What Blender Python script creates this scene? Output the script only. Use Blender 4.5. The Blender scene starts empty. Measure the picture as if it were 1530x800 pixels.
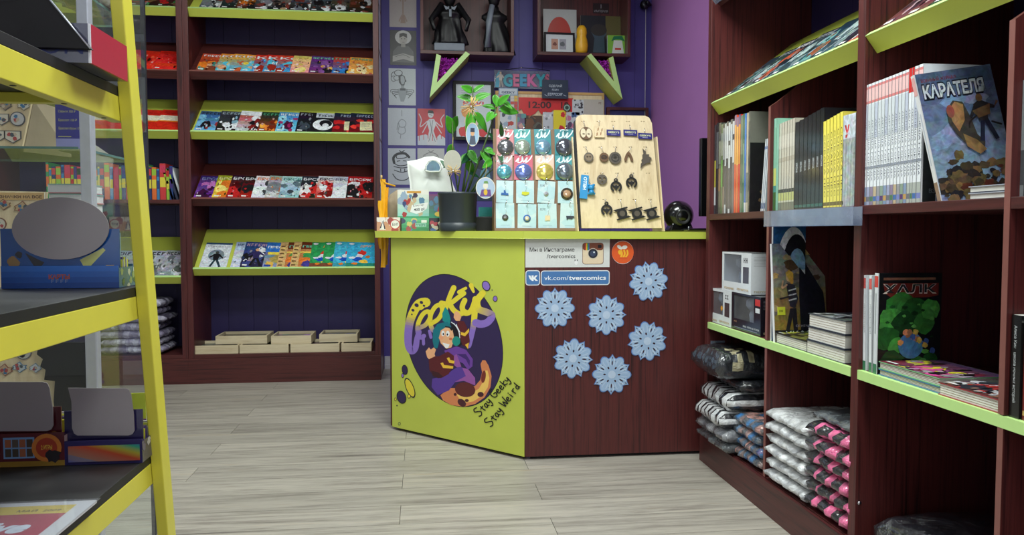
import bpy, math, random
from mathutils import Vector, Matrix
from mathutils.geometry import tessellate_polygon
from mathutils import noise as mnoise

C = bpy.context.scene.collection
# ------------------------------------------------------------------ camera
F, CX, CY, CAMH = 1150.0, 765.0, 400.0, 1.0
YAW, PIT = math.radians(6.7), math.radians(2.74)
cam_d = bpy.data.cameras.new('camera'); cam = bpy.data.objects.new('camera', cam_d); C.objects.link(cam)
cam.location = (0, 0, CAMH)
cam.rotation_euler = (math.pi/2 - PIT, 0, -YAW)
cam_d.sensor_width = 36.0; cam_d.lens = 36.0*F/1530.0
cam_d.clip_start = 0.05; cam_d.clip_end = 60
bpy.context.scene.camera = cam
# ------------------------------------------------------------------ world, lights, exposure
W = bpy.data.worlds.new('world'); bpy.context.scene.world = W; W.use_nodes = True
W.node_tree.nodes['Background'].inputs[0].default_value = (.75, .85, 1.0, 1)
W.node_tree.nodes['Background'].inputs[1].default_value = 0.05
def area(name, loc, sx, sy, power, col=(1, 1, 1), rot=(0, 0, 0)):
    l = bpy.data.lights.new(name, 'AREA'); l.shape = 'RECTANGLE'; l.size = sx; l.size_y = sy
    l.energy = power; l.color = col
    o = bpy.data.objects.new(name, l); C.objects.link(o); o.location = loc; o.rotation_euler = rot
    return o
LC = (0.93, 1.0, 0.96)
area('ceiling_panel_light', (0.15, 2.3, 2.93), 1.2, .6, 40, LC)
area('ceiling_panel_light', (-1.1, 4.0, 2.93), 1.2, .3, 15, LC)
area('ceiling_panel_light', (0.7, 4.45, 2.93), .6, .3, 3.5, LC)
area('ceiling_panel_light', (.65, .75, 2.93), .6, 1.2, 24, LC)  # extra unseen panel, added to brighten the rack and the foreground
area('camera_side_fill_light', (-.4, -1.45, 1.6), 2.6, 1.5, 9, (.88, .95, 1), (math.radians(90), 0, 0))  # unseen fill light added on the camera side, no window stands there
vs = bpy.context.scene.view_settings
vs.view_transform = 'Standard'; vs.look = 'None'; vs.gamma = 1; vs.use_curve_mapping = False
vs.exposure = 0.8

# ------------------------------------------------------------------ helpers: pixel rays onto real planes
_cy, _sy, _cp, _sp = math.cos(YAW), math.sin(YAW), math.cos(PIT), math.sin(PIT)
_fw = Vector((_sy*_cp, _cy*_cp, -_sp)); _rt = Vector((_cy, -_sy, 0)); _up = Vector((_sy*_sp, _cy*_sp, _cp))
CAM = Vector((0, 0, CAMH))
def ray(x, y): return _fw + _rt*((x-CX)/F) + _up*((CY-y)/F)
def PY(x, y, Y): r = ray(x, y); return CAM + r*(Y/r.y)
def PX(x, y, X): r = ray(x, y); return CAM + r*(X/r.x)
def PZ(x, y, Z): r = ray(x, y); return CAM + r*((Z-CAMH)/r.z)
def on_plane(x, y, o, n): r = ray(x, y); return CAM + r*((o-CAM).dot(n)/r.dot(n))

def lin(c):
    def f(v):
        v = v/255.0
        return v/12.92 if v <= .04045 else ((v+.055)/1.055)**2.4
    return (f(c[0]), f(c[1]), f(c[2]), 1.0)

# ------------------------------------------------------------------ materials
MATS = {}
def _nt(name):
    m = bpy.data.materials.new(name); m.use_nodes = True
    nt = m.node_tree; b = nt.nodes['Principled BSDF']
    MATS[name] = m
    return m, nt, b
def _n(nt, t, **k):
    n = nt.nodes.new(t)
    for a, v in k.items(): setattr(n, a, v)
    return n
def _coords(nt, scale=(1, 1, 1), kind='Object'):
    tc = _n(nt, 'ShaderNodeTexCoord'); mp = _n(nt, 'ShaderNodeMapping')
    mp.inputs['Scale'].default_value = scale
    nt.links.new(tc.outputs[kind], mp.inputs[0]); return mp.outputs[0]
def _noise(nt, vec, scale, detail=4, rough=.55, dist=0):
    n = _n(nt, 'ShaderNodeTexNoise'); n.inputs['Scale'].default_value = scale
    n.inputs['Detail'].default_value = detail; n.inputs['Roughness'].default_value = rough
    n.inputs['Distortion'].default_value = dist
    nt.links.new(vec, n.inputs['Vector']); return n.outputs['Fac']
def _range(nt, fac, a, b, c, d):
    r = _n(nt, 'ShaderNodeMapRange'); r.inputs[1].default_value = a; r.inputs[2].default_value = b
    r.inputs[3].default_value = c; r.inputs[4].default_value = d
    nt.links.new(fac, r.inputs[0]); return r.outputs[0]
def _ramp(nt, fac, stops):
    r = _n(nt, 'ShaderNodeValToRGB'); e = r.color_ramp.elements
    while len(e) < len(stops): e.new(.5)
    for el, (p, c) in zip(e, stops): el.position = p; el.color = lin(c)
    nt.links.new(fac, r.inputs[0]); return r.outputs[0]
def _scale(nt, col, fac):
    v = _n(nt, 'ShaderNodeVectorMath', operation='SCALE')
    nt.links.new(col, v.inputs[0]); nt.links.new(fac, v.inputs['Scale']); return v.outputs[0]
def _bump(nt, b, fac, strength=.2, dist=.002):
    n = _n(nt, 'ShaderNodeBump'); n.inputs['Strength'].default_value = strength; n.inputs['Distance'].default_value = dist
    nt.links.new(fac, n.inputs['Height']); nt.links.new(n.outputs[0], b.inputs['Normal'])

def plain(name, rgb, rough=.5, metal=0, coat=0, var=.08, scale=25, bump=0):
    m, nt, b = _nt(name)
    v = _coords(nt); f = _noise(nt, v, scale)
    s = _range(nt, f, .25, .75, 1-var, 1+var)
    c = _n(nt, 'ShaderNodeRGB'); c.outputs[0].default_value = lin(rgb)
    nt.links.new(_scale(nt, c.outputs[0], s), b.inputs['Base Color'])
    b.inputs['Roughness'].default_value = rough; b.inputs['Metallic'].default_value = metal
    b.inputs['Coat Weight'].default_value = coat; b.inputs['Coat Roughness'].default_value = .08
    if bump: _bump(nt, b, f, bump, .003)
    return m
def printed(name, rough=.35, mottle=0.0, scale=90, coat=0):
    """flat print: reads the colours stored on the faces, with a fine ink texture"""
    m, nt, b = _nt(name)
    a = _n(nt, 'ShaderNodeAttribute', attribute_name='Col')
    v = _coords(nt); f = _noise(nt, v, scale, 3, .6, 1.0 if mottle else 0)
    if mottle:
        f2 = _noise(nt, v, scale*.45, 2, .6, 2.0)
        vor = _n(nt, 'ShaderNodeTexNoise'); vor.inputs['Scale'].default_value = scale*.8; nt.links.new(v, vor.inputs['Vector'])
        mx = _n(nt, 'ShaderNodeMixRGB', blend_type='OVERLAY'); mx.inputs[0].default_value = mottle
        nt.links.new(a.outputs['Color'], mx.inputs[1]); nt.links.new(vor.outputs['Color'], mx.inputs[2])
        s = _range(nt, f2, .3, .7, 1-mottle*.8, 1+mottle*.8)
        out = _scale(nt, mx.outputs[0], s)
    else:
        out = _scale(nt, a.outputs['Color'], _range(nt, f, .3, .7, .97, 1.03))
    nt.links.new(out, b.inputs['Base Color'])
    b.inputs['Roughness'].default_value = rough; b.inputs['Coat Weight'].default_value = coat; b.inputs['Coat Roughness'].default_value = .1
    return m
def wood(name, dark, light, axis='Z', rough=.4, scale=26, stretch=.05):
    m, nt, b = _nt(name)
    sc = {'X': (stretch, 1, 1), 'Y': (1, stretch, 1), 'Z': (1, 1, stretch)}[axis]
    v = _coords(nt, sc); f = _noise(nt, v, scale, 6, .65, .4)
    f2 = _noise(nt, v, scale*5, 3, .6)
    ad = _n(nt, 'ShaderNodeMath', operation='MULTIPLY_ADD'); ad.inputs[1].default_value = .25
    nt.links.new(f2, ad.inputs[0]); nt.links.new(f, ad.inputs[2])
    nt.links.new(_ramp(nt, ad.outputs[0], [(.42, dark), (.62, light), (.8, dark)]), b.inputs['Base Color'])
    b.inputs['Roughness'].default_value = rough
    _bump(nt, b, f2, .08, .001)
    return m
def floor_mat(name):
    m, nt, b = _nt(name)
    oi = _n(nt, 'ShaderNodeObjectInfo'); tc = _n(nt, 'ShaderNodeTexCoord')
    mp = _n(nt, 'ShaderNodeMapping'); mp.inputs['Scale'].default_value = (.8, 13, 1)
    ad = _n(nt, 'ShaderNodeVectorMath', operation='ADD'); ml = _n(nt, 'ShaderNodeVectorMath', operation='SCALE')
    ml.inputs[0].default_value = (37, 53, 19); nt.links.new(oi.outputs['Random'], ml.inputs['Scale'])
    nt.links.new(tc.outputs['Object'], mp.inputs[0]); nt.links.new(mp.outputs[0], ad.inputs[0]); nt.links.new(ml.outputs[0], ad.inputs[1])
    v = ad.outputs[0]
    f = _noise(nt, v, 2.2, 8, .68, .5)
    f2 = _noise(nt, v, 14, 6, .7, .2)
    mixf = _n(nt, 'ShaderNodeMath', operation='MULTIPLY_ADD'); mixf.inputs[1].default_value = .45
    nt.links.new(f2, mixf.inputs[0]); nt.links.new(f, mixf.inputs[2])
    col = _ramp(nt, mixf.outputs[0], [(.46, (98, 92, 88)), (.58, (138, 131, 122)), (.70, (160, 154, 144)), (.84, (178, 171, 160)), (.97, (164, 150, 130))])
    # a few knots
    kn = _n(nt, 'ShaderNodeTexVoronoi'); kn.inputs['Scale'].default_value = 1.6; nt.links.new(v, kn.inputs['Vector'])
    kf = _range(nt, kn.outputs['Distance'], .02, .09, 1, 0)
    mx = _n(nt, 'ShaderNodeMixRGB'); mx.inputs[2].default_value = lin((120, 92, 60))
    kk = _n(nt, 'ShaderNodeMath', operation='MULTIPLY'); kk.inputs[1].default_value = .55; nt.links.new(kf, kk.inputs[0])
    nt.links.new(kk.outputs[0], mx.inputs[0]); nt.links.new(col, mx.inputs[1])
    s = _range(nt, oi.outputs['Random'], 0, 1, .84, 1.0)
    nt.links.new(_scale(nt, mx.outputs[0], s), b.inputs['Base Color'])
    b.inputs['Roughness'].default_value = .42
    _bump(nt, b, f2, .12, .001)
    return m
def clear(name, tint=(235, 245, 240), opacity=.06, rough=.02):
    m = bpy.data.materials.new(name); m.use_nodes = True; MATS[name] = m
    nt = m.node_tree; nt.nodes.clear()
    out = _n(nt, 'ShaderNodeOutputMaterial'); tr = _n(nt, 'ShaderNodeBsdfTransparent'); gl = _n(nt, 'ShaderNodeBsdfGlossy')
    df = _n(nt, 'ShaderNodeBsdfDiffuse'); df.inputs[0].default_value = lin(tint)
    tr.inputs[0].default_value = lin(tint); gl.inputs['Roughness'].default_value = rough
    fr = _n(nt, 'ShaderNodeFresnel'); fr.inputs[0].default_value = 1.5
    nz = _noise(nt, _coords(nt), 12, 2)
    m1 = _n(nt, 'ShaderNodeMixShader'); m2 = _n(nt, 'ShaderNodeMixShader')
    nt.links.new(_range(nt, nz, .3, .7, opacity*.7, opacity*1.3), m1.inputs[0])
    nt.links.new(tr.outputs[0], m1.inputs[1]); nt.links.new(df.outputs[0], m1.inputs[2])
    ge = _n(nt, 'ShaderNodeNewGeometry'); iv = _n(nt, 'ShaderNodeMath', operation='SUBTRACT'); iv.inputs[0].default_value = 1; nt.links.new(ge.outputs['Backfacing'], iv.inputs[1])
    ml = _n(nt, 'ShaderNodeMath', operation='MULTIPLY'); nt.links.new(fr.outputs[0], ml.inputs[0]); nt.links.new(iv.outputs[0], ml.inputs[1])   # reflect once, at the outer face
    nt.links.new(ml.outputs[0], m2.inputs[0]); nt.links.new(m1.outputs[0], m2.inputs[1]); nt.links.new(gl.outputs[0], m2.inputs[2])
    nt.links.new(m2.outputs[0], out.inputs[0])
    return m

wood('maroon_wood', (44, 18, 20), (90, 38, 37), 'Z', scale=60, stretch=.02)
wood('maroon_wood_x', (52, 22, 22), (86, 38, 36), 'X', scale=50, stretch=.03)
wood('maroon_wood_y', (46, 20, 21), (80, 36, 35), 'Y', scale=50, stretch=.03)
wood('plywood', (205, 180, 142), (228, 208, 172), 'Z', .55, 12, .15)
wood('raw_wood', (190, 172, 138), (214, 200, 168), 'X', .6, 14, .1)
plain('edge_band', (126, 78, 72), .38)
plain('lime_paint', (190, 200, 80), .38, var=.04, scale=6)
plain('lime_edge', (186, 222, 140), .4, var=.03)
plain('rack_yellow', (218, 212, 72), .36, var=.05, scale=8)
plain('black_laminate', (24, 24, 28), .5, var=.15)
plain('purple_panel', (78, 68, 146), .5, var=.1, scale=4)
plain('purple_panel_shaded', (48, 38, 88), .5, var=.1, scale=4)  # darker copy of the panel purple, bookcase shade put into the colour
plain('pink_purple_wall', (176, 118, 186), .6, var=.04, scale=3)
plain('white_wall', (215, 218, 222), .7)
plain('ceiling_white', (225, 226, 226), .8)
plain('white_trim', (205, 205, 212), .4)
plain('aluminium', (196, 202, 214), .32, .55)
plain('steel', (200, 200, 205), .18, 1)
plain('dark_metal', (70, 72, 78), .35, .9)
plain('black_plastic', (12, 12, 14), .18, var=.1, coat=.5)
plain('black_matte', (20, 20, 22), .6)
plain('grey_card_back', (150, 144, 146), .33, .25, var=.06, scale=3)
plain('paper', (216, 214, 208), .7)
plain('white_gloss', (226, 230, 236), .25, coat=.4)
plain('pot_plastic', (48, 56, 62), .42)
plain('soil', (48, 36, 28), .9, bump=.8)
plain('stem_green', (74, 96, 52), .5)
plain('leaf_green', (70, 150, 40), .35, var=.25, scale=18)
plain('leaf_dark', (30, 84, 48), .35, var=.25, scale=18)
plain('straw', (206, 172, 110), .5)
plain('kraft', (150, 134, 110), .75, bump=.6)
plain('cork_frame', (206, 164, 104), .6)
plain('bag_white', (236, 240, 234), .35, var=.05, bump=.5, scale=9)
plain('yellow_cloth', (240, 176, 20), .5, bump=.4)
plain('burnt_wood', (104, 74, 50), .55, var=.2)
plain('charm_black', (22, 22, 24), .4)
plain('charm_grey', (96, 88, 80), .4, .3)
plain('blue_rubber', (40, 140, 200), .35)
plain('figure_black', (16, 16, 20), .42, var=.3, bump=.4)
plain('figure_grey', (120, 128, 140), .5)
plain('yellow_toy', (224, 170, 36), .35)
plain('tinsel', (190, 50, 200), .3, .5, var=.5, scale=120)
plain('monitor_black', (8, 8, 10), .3)
plain('brown_card', (134, 106, 84), .7)
printed('print', .35)
printed('print_gloss', .22, coat=.5)
printed('dome_gloss', .12, coat=1); MATS['dome_gloss'].node_tree.nodes['Principled BSDF'].inputs['Metallic'].default_value = .6
printed('cover', .3, .38, 70, coat=.35)
printed('fabric', .7, .15, 40)
m_, nt_, b_ = _nt('plastic_wrap'); b_.inputs['Roughness'].default_value = .16; b_.inputs['Coat Weight'].default_value = 1; b_.inputs['Coat Roughness'].default_value = .06
a_ = _n(nt_, 'ShaderNodeAttribute', attribute_name='Col'); v_ = _coords(nt_); f_ = _noise(nt_, v_, 22, 5, .6, 1.2)
nt_.links.new(_scale(nt_, a_.outputs['Color'], _range(nt_, f_, .35, .65, .75, 1.35)), b_.inputs['Base Color']); _bump(nt_, b_, f_, .9, .02)
printed('snow', .5)
clear('glass', (253, 255, 254), .008)
clear('glass_edge', (130, 170, 160), .5)
clear('clear_plastic', (204, 212, 228), .22, .08)
clear('window_film', (246, 248, 252), .05, .06)
floor_mat('floor_laminate')
# holographic foil on the card box
m_, nt_, b_ = _nt('holo_foil'); v_ = _coords(nt_, (1, 1, 1)); sep = _n(nt_, 'ShaderNodeSeparateXYZ'); nt_.links.new(v_, sep.inputs[0])
ad_ = _n(nt_, 'ShaderNodeMath', operation='MULTIPLY_ADD'); ad_.inputs[1].default_value = 14
nt_.links.new(sep.outputs[2], ad_.inputs[0]); sc_ = _n(nt_, 'ShaderNodeMath', operation='MULTIPLY'); sc_.inputs[1].default_value = 4
nt_.links.new(sep.outputs[0], sc_.inputs[0]); nt_.links.new(sc_.outputs[0], ad_.inputs[2])
fr_ = _n(nt_, 'ShaderNodeMath', operation='FRACT'); nt_.links.new(ad_.outputs[0], fr_.inputs[0])
nt_.links.new(_ramp(nt_, fr_.outputs[0], [(.0, (190, 140, 120)), (.3, (214, 90, 60)), (.45, (200, 190, 70)), (.6, (70, 180, 140)), (.75, (60, 90, 200)), (.9, (150, 140, 160))]), b_.inputs['Base Color'])
b_.inputs['Metallic'].default_value = .6; b_.inputs['Roughness'].default_value = .3

# ------------------------------------------------------------------ mesh builder
RM = {}
class MB:
    def __init__(s): s.v = []; s.f = []; s.m = []; s.c = []; s.sm = []
    def face(s, pts, mat, col=(200, 200, 200), smooth=False):
        i = len(s.v); s.v += [tuple(p) for p in pts]; s.f.append(tuple(range(i, i+len(pts)))); s.m.append(mat); s.c.append(col); s.sm.append(smooth)
    def mesh(s, vs, fs, mat, col=(200, 200, 200), smooth=False, M=None):
        i = len(s.v)
        s.v += [tuple(M @ Vector(p)) if M else tuple(p) for p in vs]
        for f in fs:
            s.f.append(tuple(i+k for k in f)); s.m.append(mat); s.c.append(col if not callable(col) else col(f)); s.sm.append(smooth)
        return s
    def box(s, x0, x1, y0, y1, z0, z1, mat, col=(200, 200, 200), M=None):
        vs = [(x0, y0, z0), (x1, y0, z0), (x1, y1, z0), (x0, y1, z0), (x0, y0, z1), (x1, y0, z1), (x1, y1, z1), (x0, y1, z1)]
        return s.mesh(vs, [(0, 3, 2, 1), (4, 5, 6, 7), (0, 1, 5, 4), (1, 2, 6, 5), (2, 3, 7, 6), (3, 0, 4, 7)], mat, col, False, M)
    def prism(s, poly, z0, z1, mat, col=(200, 200, 200), M=None, holes=()):
        """polygon in xy (with holes), extruded in z"""
        loops = [list(poly)]+[list(h) for h in holes]
        flat = [p for l in loops for p in l]; n = len(flat)
        tris = tessellate_polygon([[Vector((p[0], p[1], 0)) for p in l] for l in loops])
        vs = [(p[0], p[1], z0) for p in flat]+[(p[0], p[1], z1) for p in flat]
        fs = [(a, b, c) for a, b, c in tris]+[(c+n, b+n, a+n) for a, b, c in tris]
        k = 0
        for l in loops:
            for i in range(len(l)): j = (i+1) % len(l); fs.append((k+i, k+j, k+j+n, k+i+n))
            k += len(l)
        return s.mesh(vs, fs, mat, col, False, M)
    def lathe(s, prof, mat, col=(200, 200, 200), n=24, M=None, smooth=True):
        vs = []; fs = []
        for r, z in prof:
            for i in range(n): a = 2*math.pi*i/n; vs.append((r*math.cos(a), r*math.sin(a), z))
        for k in range(len(prof)-1):
            for i in range(n): j = (i+1) % n; fs.append((k*n+i, k*n+j, (k+1)*n+j, (k+1)*n+i))
        fs.append(tuple(reversed(range(n)))); fs.append(tuple(range((len(prof)-1)*n, len(prof)*n)))
        return s.mesh(vs, fs, mat, col, smooth, M)
    def tube(s, pts, r, mat, col=(200, 200, 200), n=8, M=None, taper=None):
        pts = [Vector(p) for p in pts]; vs = []; fs = []
        for i, p in enumerate(pts):
            d = (pts[min(i+1, len(pts)-1)]-pts[max(i-1, 0)]).normalized()
            a = d.cross(Vector((0, 0, 1)));  a = a if a.length > .01 else d.cross(Vector((1, 0, 0)))
            a.normalize(); b = d.cross(a)
            rr = r if taper is None else r*(1-(1-taper)*i/(len(pts)-1))
            for k in range(n): t = 2*math.pi*k/n; vs.append(tuple(p+a*(rr*math.cos(t))+b*(rr*math.sin(t))))
        for i in range(len(pts)-1):
            for k in range(n): j = (k+1) % n; fs.append((i*n+k, i*n+j, (i+1)*n+j, (i+1)*n+k))
        fs.append(tuple(reversed(range(n)))); fs.append(tuple(range((len(pts)-1)*n, len(pts)*n)))
        return s.mesh(vs, fs, mat, col, True, M)
    def build(s, name, parent=None, loc=None, bevel=0, weld=False, **props):
        if not parent:                                   # a thing of one mesh gets its origin at its base
            if loc is None:
                xs, ys, zs = zip(*s.v); loc = Vector(((min(xs)+max(xs))/2, (min(ys)+max(ys))/2, min(zs)))
            s.v = [(a-loc[0], b-loc[1], c-loc[2]) for a, b, c in s.v]
        me = bpy.data.meshes.new(name); me.from_pydata(s.v, [], s.f)
        names = []
        for m in s.m:
            if m not in names: names.append(m)
        for m in names: me.materials.append(MATS[m])
        me.polygons.foreach_set('material_index', [names.index(m) for m in s.m])
        me.polygons.foreach_set('use_smooth', s.sm)
        if any(m in ('print', 'print_gloss', 'cover', 'fabric', 'plastic_wrap', 'snow', 'dome_gloss') for m in names):
            at = me.color_attributes.new('Col', 'FLOAT_COLOR', 'CORNER'); buf = []
            for f, c in zip(s.f, s.c): buf += list(lin(c))*len(f)
            at.data.foreach_set('color', buf)
        me.update(); me.validate()
        o = bpy.data.objects.new(name, me); C.objects.link(o)
        if parent:                                       # vertices are given in world space
            o.parent = parent; o.matrix_parent_inverse = RM[parent.name].inverted(); RM[o.name] = Matrix.Identity(4)
        else:
            o.location = loc; RM[o.name] = Matrix.Translation(loc)
        if bevel:
            b = o.modifiers.new('bevel', 'BEVEL'); b.width = bevel; b.segments = 2; b.limit_method = 'ANGLE'
        tag(o, **props)
        return o
def tag(o, label=None, cat=None, group=None, kind=None):
    if label: o['label'] = label
    if cat: o['category'] = cat
    if group: o['group'] = group
    if kind: o['kind'] = kind
    return o
def empty(name, loc=(0, 0, 0), rz=0, **props):
    o = bpy.data.objects.new(name, None); C.objects.link(o); o.location = loc; o.rotation_euler = (0, 0, rz); o.empty_display_size = .05
    RM[o.name] = Matrix.Translation(loc) @ Matrix.Rotation(rz, 4, 'Z')
    return tag(o, **props)
def part(name, parent, mat, x0, x1, y0, y1, z0, z1, bevel=.0012, **p):
    m = MB(); m.box(x0, x1, y0, y1, z0, z1, mat); return m.build(name, parent, bevel=bevel, **p)
def frame(o, u, v):
    """matrix taking (u, v, n) to space: origin o, u axis, v axis, n = u x v"""
    u = Vector(u).normalized(); v = Vector(v).normalized(); n = u.cross(v)
    M = Matrix.Identity(4)
    for i in range(3): M[i][0] = u[i]; M[i][1] = v[i]; M[i][2] = n[i]; M[i][3] = o[i]
    return M
ORD = ['first', 'second', 'third', 'fourth', 'fifth', 'sixth', 'seventh', 'eighth', 'ninth', 'tenth', 'eleventh', 'twelfth', 'thirteenth', 'fourteenth', 'fifteenth', 'sixteenth', 'seventeenth', 'eighteenth', 'nineteenth', 'twentieth']

# ------------------------------------------------------------------ printed art: flat coloured shapes laid on a face
_tx = {}
def text_geo(s, bold=0.0):
    k = (s, bold)
    if k in _tx: return _tx[k]
    cu = bpy.data.curves.new('t', 'FONT'); cu.body = s; cu.size = 1; cu.resolution_u = 3; cu.offset = bold
    ob = bpy.data.objects.new('t', cu); C.objects.link(ob)
    dg = bpy.context.evaluated_depsgraph_get(); me = ob.evaluated_get(dg).to_mesh()
    vs = [(v.co.x, v.co.y) for v in me.vertices]; fs = [tuple(p.vertices) for p in me.polygons]
    ob.evaluated_get(dg).to_mesh_clear(); bpy.data.objects.remove(ob); bpy.data.curves.remove(cu)
    if vs:
        x0 = min(v[0] for v in vs); x1 = max(v[0] for v in vs); vs = [(v[0]-x0, v[1]) for v in vs]; w = x1-x0
    else: w = 1
    _tx[k] = (vs, fs, w); return _tx[k]
def clip(poly, w, h):
    for ax, lim, sg in ((0, 0, 1), (0, w, -1), (1, 0, 1), (1, h, -1)):
        out = []
        for i in range(len(poly)):
            a, b = poly[i-1], poly[i]; ia = (a[ax]-lim)*sg >= 0; ib = (b[ax]-lim)*sg >= 0
            if ia != ib:
                t = (lim-a[ax])/(b[ax]-a[ax]); out.append((a[0]+(b[0]-a[0])*t, a[1]+(b[1]-a[1])*t))
            if ib: out.append(b)
        poly = out
        if len(poly) < 3: return []
    return poly
def smooth_path(p, n=5):
    if len(p) < 3: return list(p)
    out = []
    for i in range(len(p)-1):
        a, b, c, d = p[max(i-1, 0)], p[i], p[i+1], p[min(i+2, len(p)-1)]
        for k in range(n):
            t = k/n
            out.append(tuple(.5*((2*b[j])+(-a[j]+c[j])*t+(2*a[j]-5*b[j]+4*c[j]-d[j])*t*t+(-a[j]+3*b[j]-3*c[j]+d[j])*t**3) for j in (0, 1)))
    out.append(tuple(p[-1])); return out
class Art:
    def __init__(s, w, h, doclip=True, f=None):
        s.w, s.h, s.L, s.k, s.doclip, s.f = w, h, [], 0, doclip, f
    def poly(s, pts, c, bump=True):
        if s.f: pts = [s.f(*p) for p in pts]
        if s.doclip: pts = clip(list(pts), s.w, s.h)
        if len(pts) >= 3:
            s.L.append((pts, c, s.k))
            if bump: s.k += 1
    def rect(s, x0, y0, x1, y1, c): s.poly([(x0, y0), (x1, y0), (x1, y1), (x0, y1)], c)
    def ell(s, cx, cy, rx, ry=None, rot=0, c=(0, 0, 0), n=20):
        ry = ry or rx; a = math.radians(rot)
        s.poly([(cx+rx*math.cos(t)*math.cos(a)-ry*math.sin(t)*math.sin(a), cy+rx*math.cos(t)*math.sin(a)+ry*math.sin(t)*math.cos(a)) for t in [2*math.pi*i/n for i in range(n)]], c)
    def grad(s, c0, c1, n=6, y0=0, y1=None, jit=0, rng=None):
        y1 = s.h if y1 is None else y1
        for i in range(n):
            t = i/(n-1) if n > 1 else 0
            c = tuple(max(0, min(255, c0[k]+(c1[k]-c0[k])*t+(rng.uniform(-jit, jit) if rng else 0))) for k in range(3))
            s.poly([(0, y0+(y1-y0)*i/n), (s.w, y0+(y1-y0)*i/n), (s.w, y0+(y1-y0)*(i+1)/n), (0, y0+(y1-y0)*(i+1)/n)], c, False)
        s.k += 1
    def blob(s, cx, cy, r, c, rng, asp=1, n=14, j=.28):
        s.poly([(cx+r*rng.uniform(1-j, 1+j)*math.cos(t), cy+asp*r*rng.uniform(1-j, 1+j)*math.sin(t)) for t in [2*math.pi*i/n for i in range(n)]], c)
    def stroke(s, pts, w, c, sm=True, n=5, cap=True):
        p = smooth_path(pts, n) if sm else list(pts)
        L = []; R = []
        ws = (lambda t: w) if not callable(w) else w
        for i, q in enumerate(p):
            a = p[max(i-1, 0)]; b = p[min(i+1, len(p)-1)]; dx, dy = b[0]-a[0], b[1]-a[1]; l = math.hypot(dx, dy) or 1
            hw = ws(i/(len(p)-1))/2
            L.append((q[0]-dy/l*hw, q[1]+dx/l*hw)); R.append((q[0]+dy/l*hw, q[1]-dx/l*hw))
        cf = c if callable(c) else (lambda x, y: c)
        for i in range(len(p)-1): s.poly([L[i], L[i+1], R[i+1], R[i]], cf(*p[i]), False)
        if cap:
            s.k += 1
            s.ell(p[0][0], p[0][1], ws(0)/2*.98, c=cf(*p[0]), n=10); s.ell(p[-1][0], p[-1][1], ws(1)/2*.98, c=cf(*p[-1]), n=10)
        s.k += 1
    def text(s, st, x, y, size, c, bold=0.0, width=None, rot=0, align='l', shear=0):
        vs, fs, w = text_geo(st, bold); sx = size if not width else width/w
        if align == 'c': x -= sx*w/2*math.cos(rot); y -= sx*w/2*math.sin(rot)
        if align == 'r': x -= sx*w*math.cos(rot); y -= sx*w*math.sin(rot)
        cr, sr = math.cos(rot), math.sin(rot)
        q = [(x+(vx*sx+vy*size*shear)*cr-vy*size*sr, y+(vx*sx+vy*size*shear)*sr+vy*size*cr) for vx, vy in vs]
        for f in fs: s.poly([q[i] for i in f], c, False)
        s.k += 1
    def put(s, mb, M, mat='print', n0=.0002, eps=.00005):
        for pts, c, k in s.L:
            z = n0+k*eps
            mb.face([M @ Vector((p[0], p[1], z)) for p in pts], mat, c)
def glyph_bar(a, x, y, w, h, c, rng, n=6):
    """illegible lettering: a run of letter-sized marks"""
    st = w/n
    for i in range(n):
        k = rng.random(); x0 = x+i*st; ww = st*.72
        a.rect(x0, y, x0+ww*.35, y+h, c)
        if k < .4: a.rect(x0+ww*.3, y+h*.75, x0+ww, y+h, c); a.rect(x0+ww*.3, y+h*.4, x0+ww*.8, y+h*.6, c)
        elif k < .7: a.rect(x0+ww*.7, y, x0+ww, y+h, c); a.rect(x0+ww*.3, y+h*.4, x0+ww*.75, y+h*.6, c)
        else: a.rect(x0+ww*.3, y, x0+ww, y+h*.25, c); a.rect(x0+ww*.3, y+h*.75, x0+ww, y+h, c)
def figure(a, cx, y0, H, cs, rng, lean=0):
    """small printed person: legs, torso, arms, head"""
    c1, c2, c3 = cs
    def p(u, v): return (cx+(u+lean*v)*H, y0+v*H)
    st = rng.uniform(.08, .2)
    a.poly([p(-.05, .5), p(-st, .02), p(-st+.09, 0), p(.02, .45)], c2); a.poly([p(.0, .45), p(st, 0), p(st+.08, .03), p(.09, .5)], c2)
    a.poly([p(-.09, .44), p(.09, .44), p(.15, .8), p(.05, .86), p(-.05, .86), p(-.15, .8)], c1)
    e = rng.uniform(-.1, .25)
    a.poly([p(.12, .82), p(.3, .62+e), p(.27, .57+e), p(.1, .7)], c1); a.poly([p(-.12, .82), p(-.28, .6-e*.5), p(-.24, .55-e*.5), p(-.1, .7)], c1)
    a.poly([p(.3, .62+e), p(.38, .7+e), p(.34, .74+e), p(.27, .6+e)], c3)
    x, y = p(0, .93); a.ell(x, y, H*.07, H*.085, 0, c3, 12)

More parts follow.
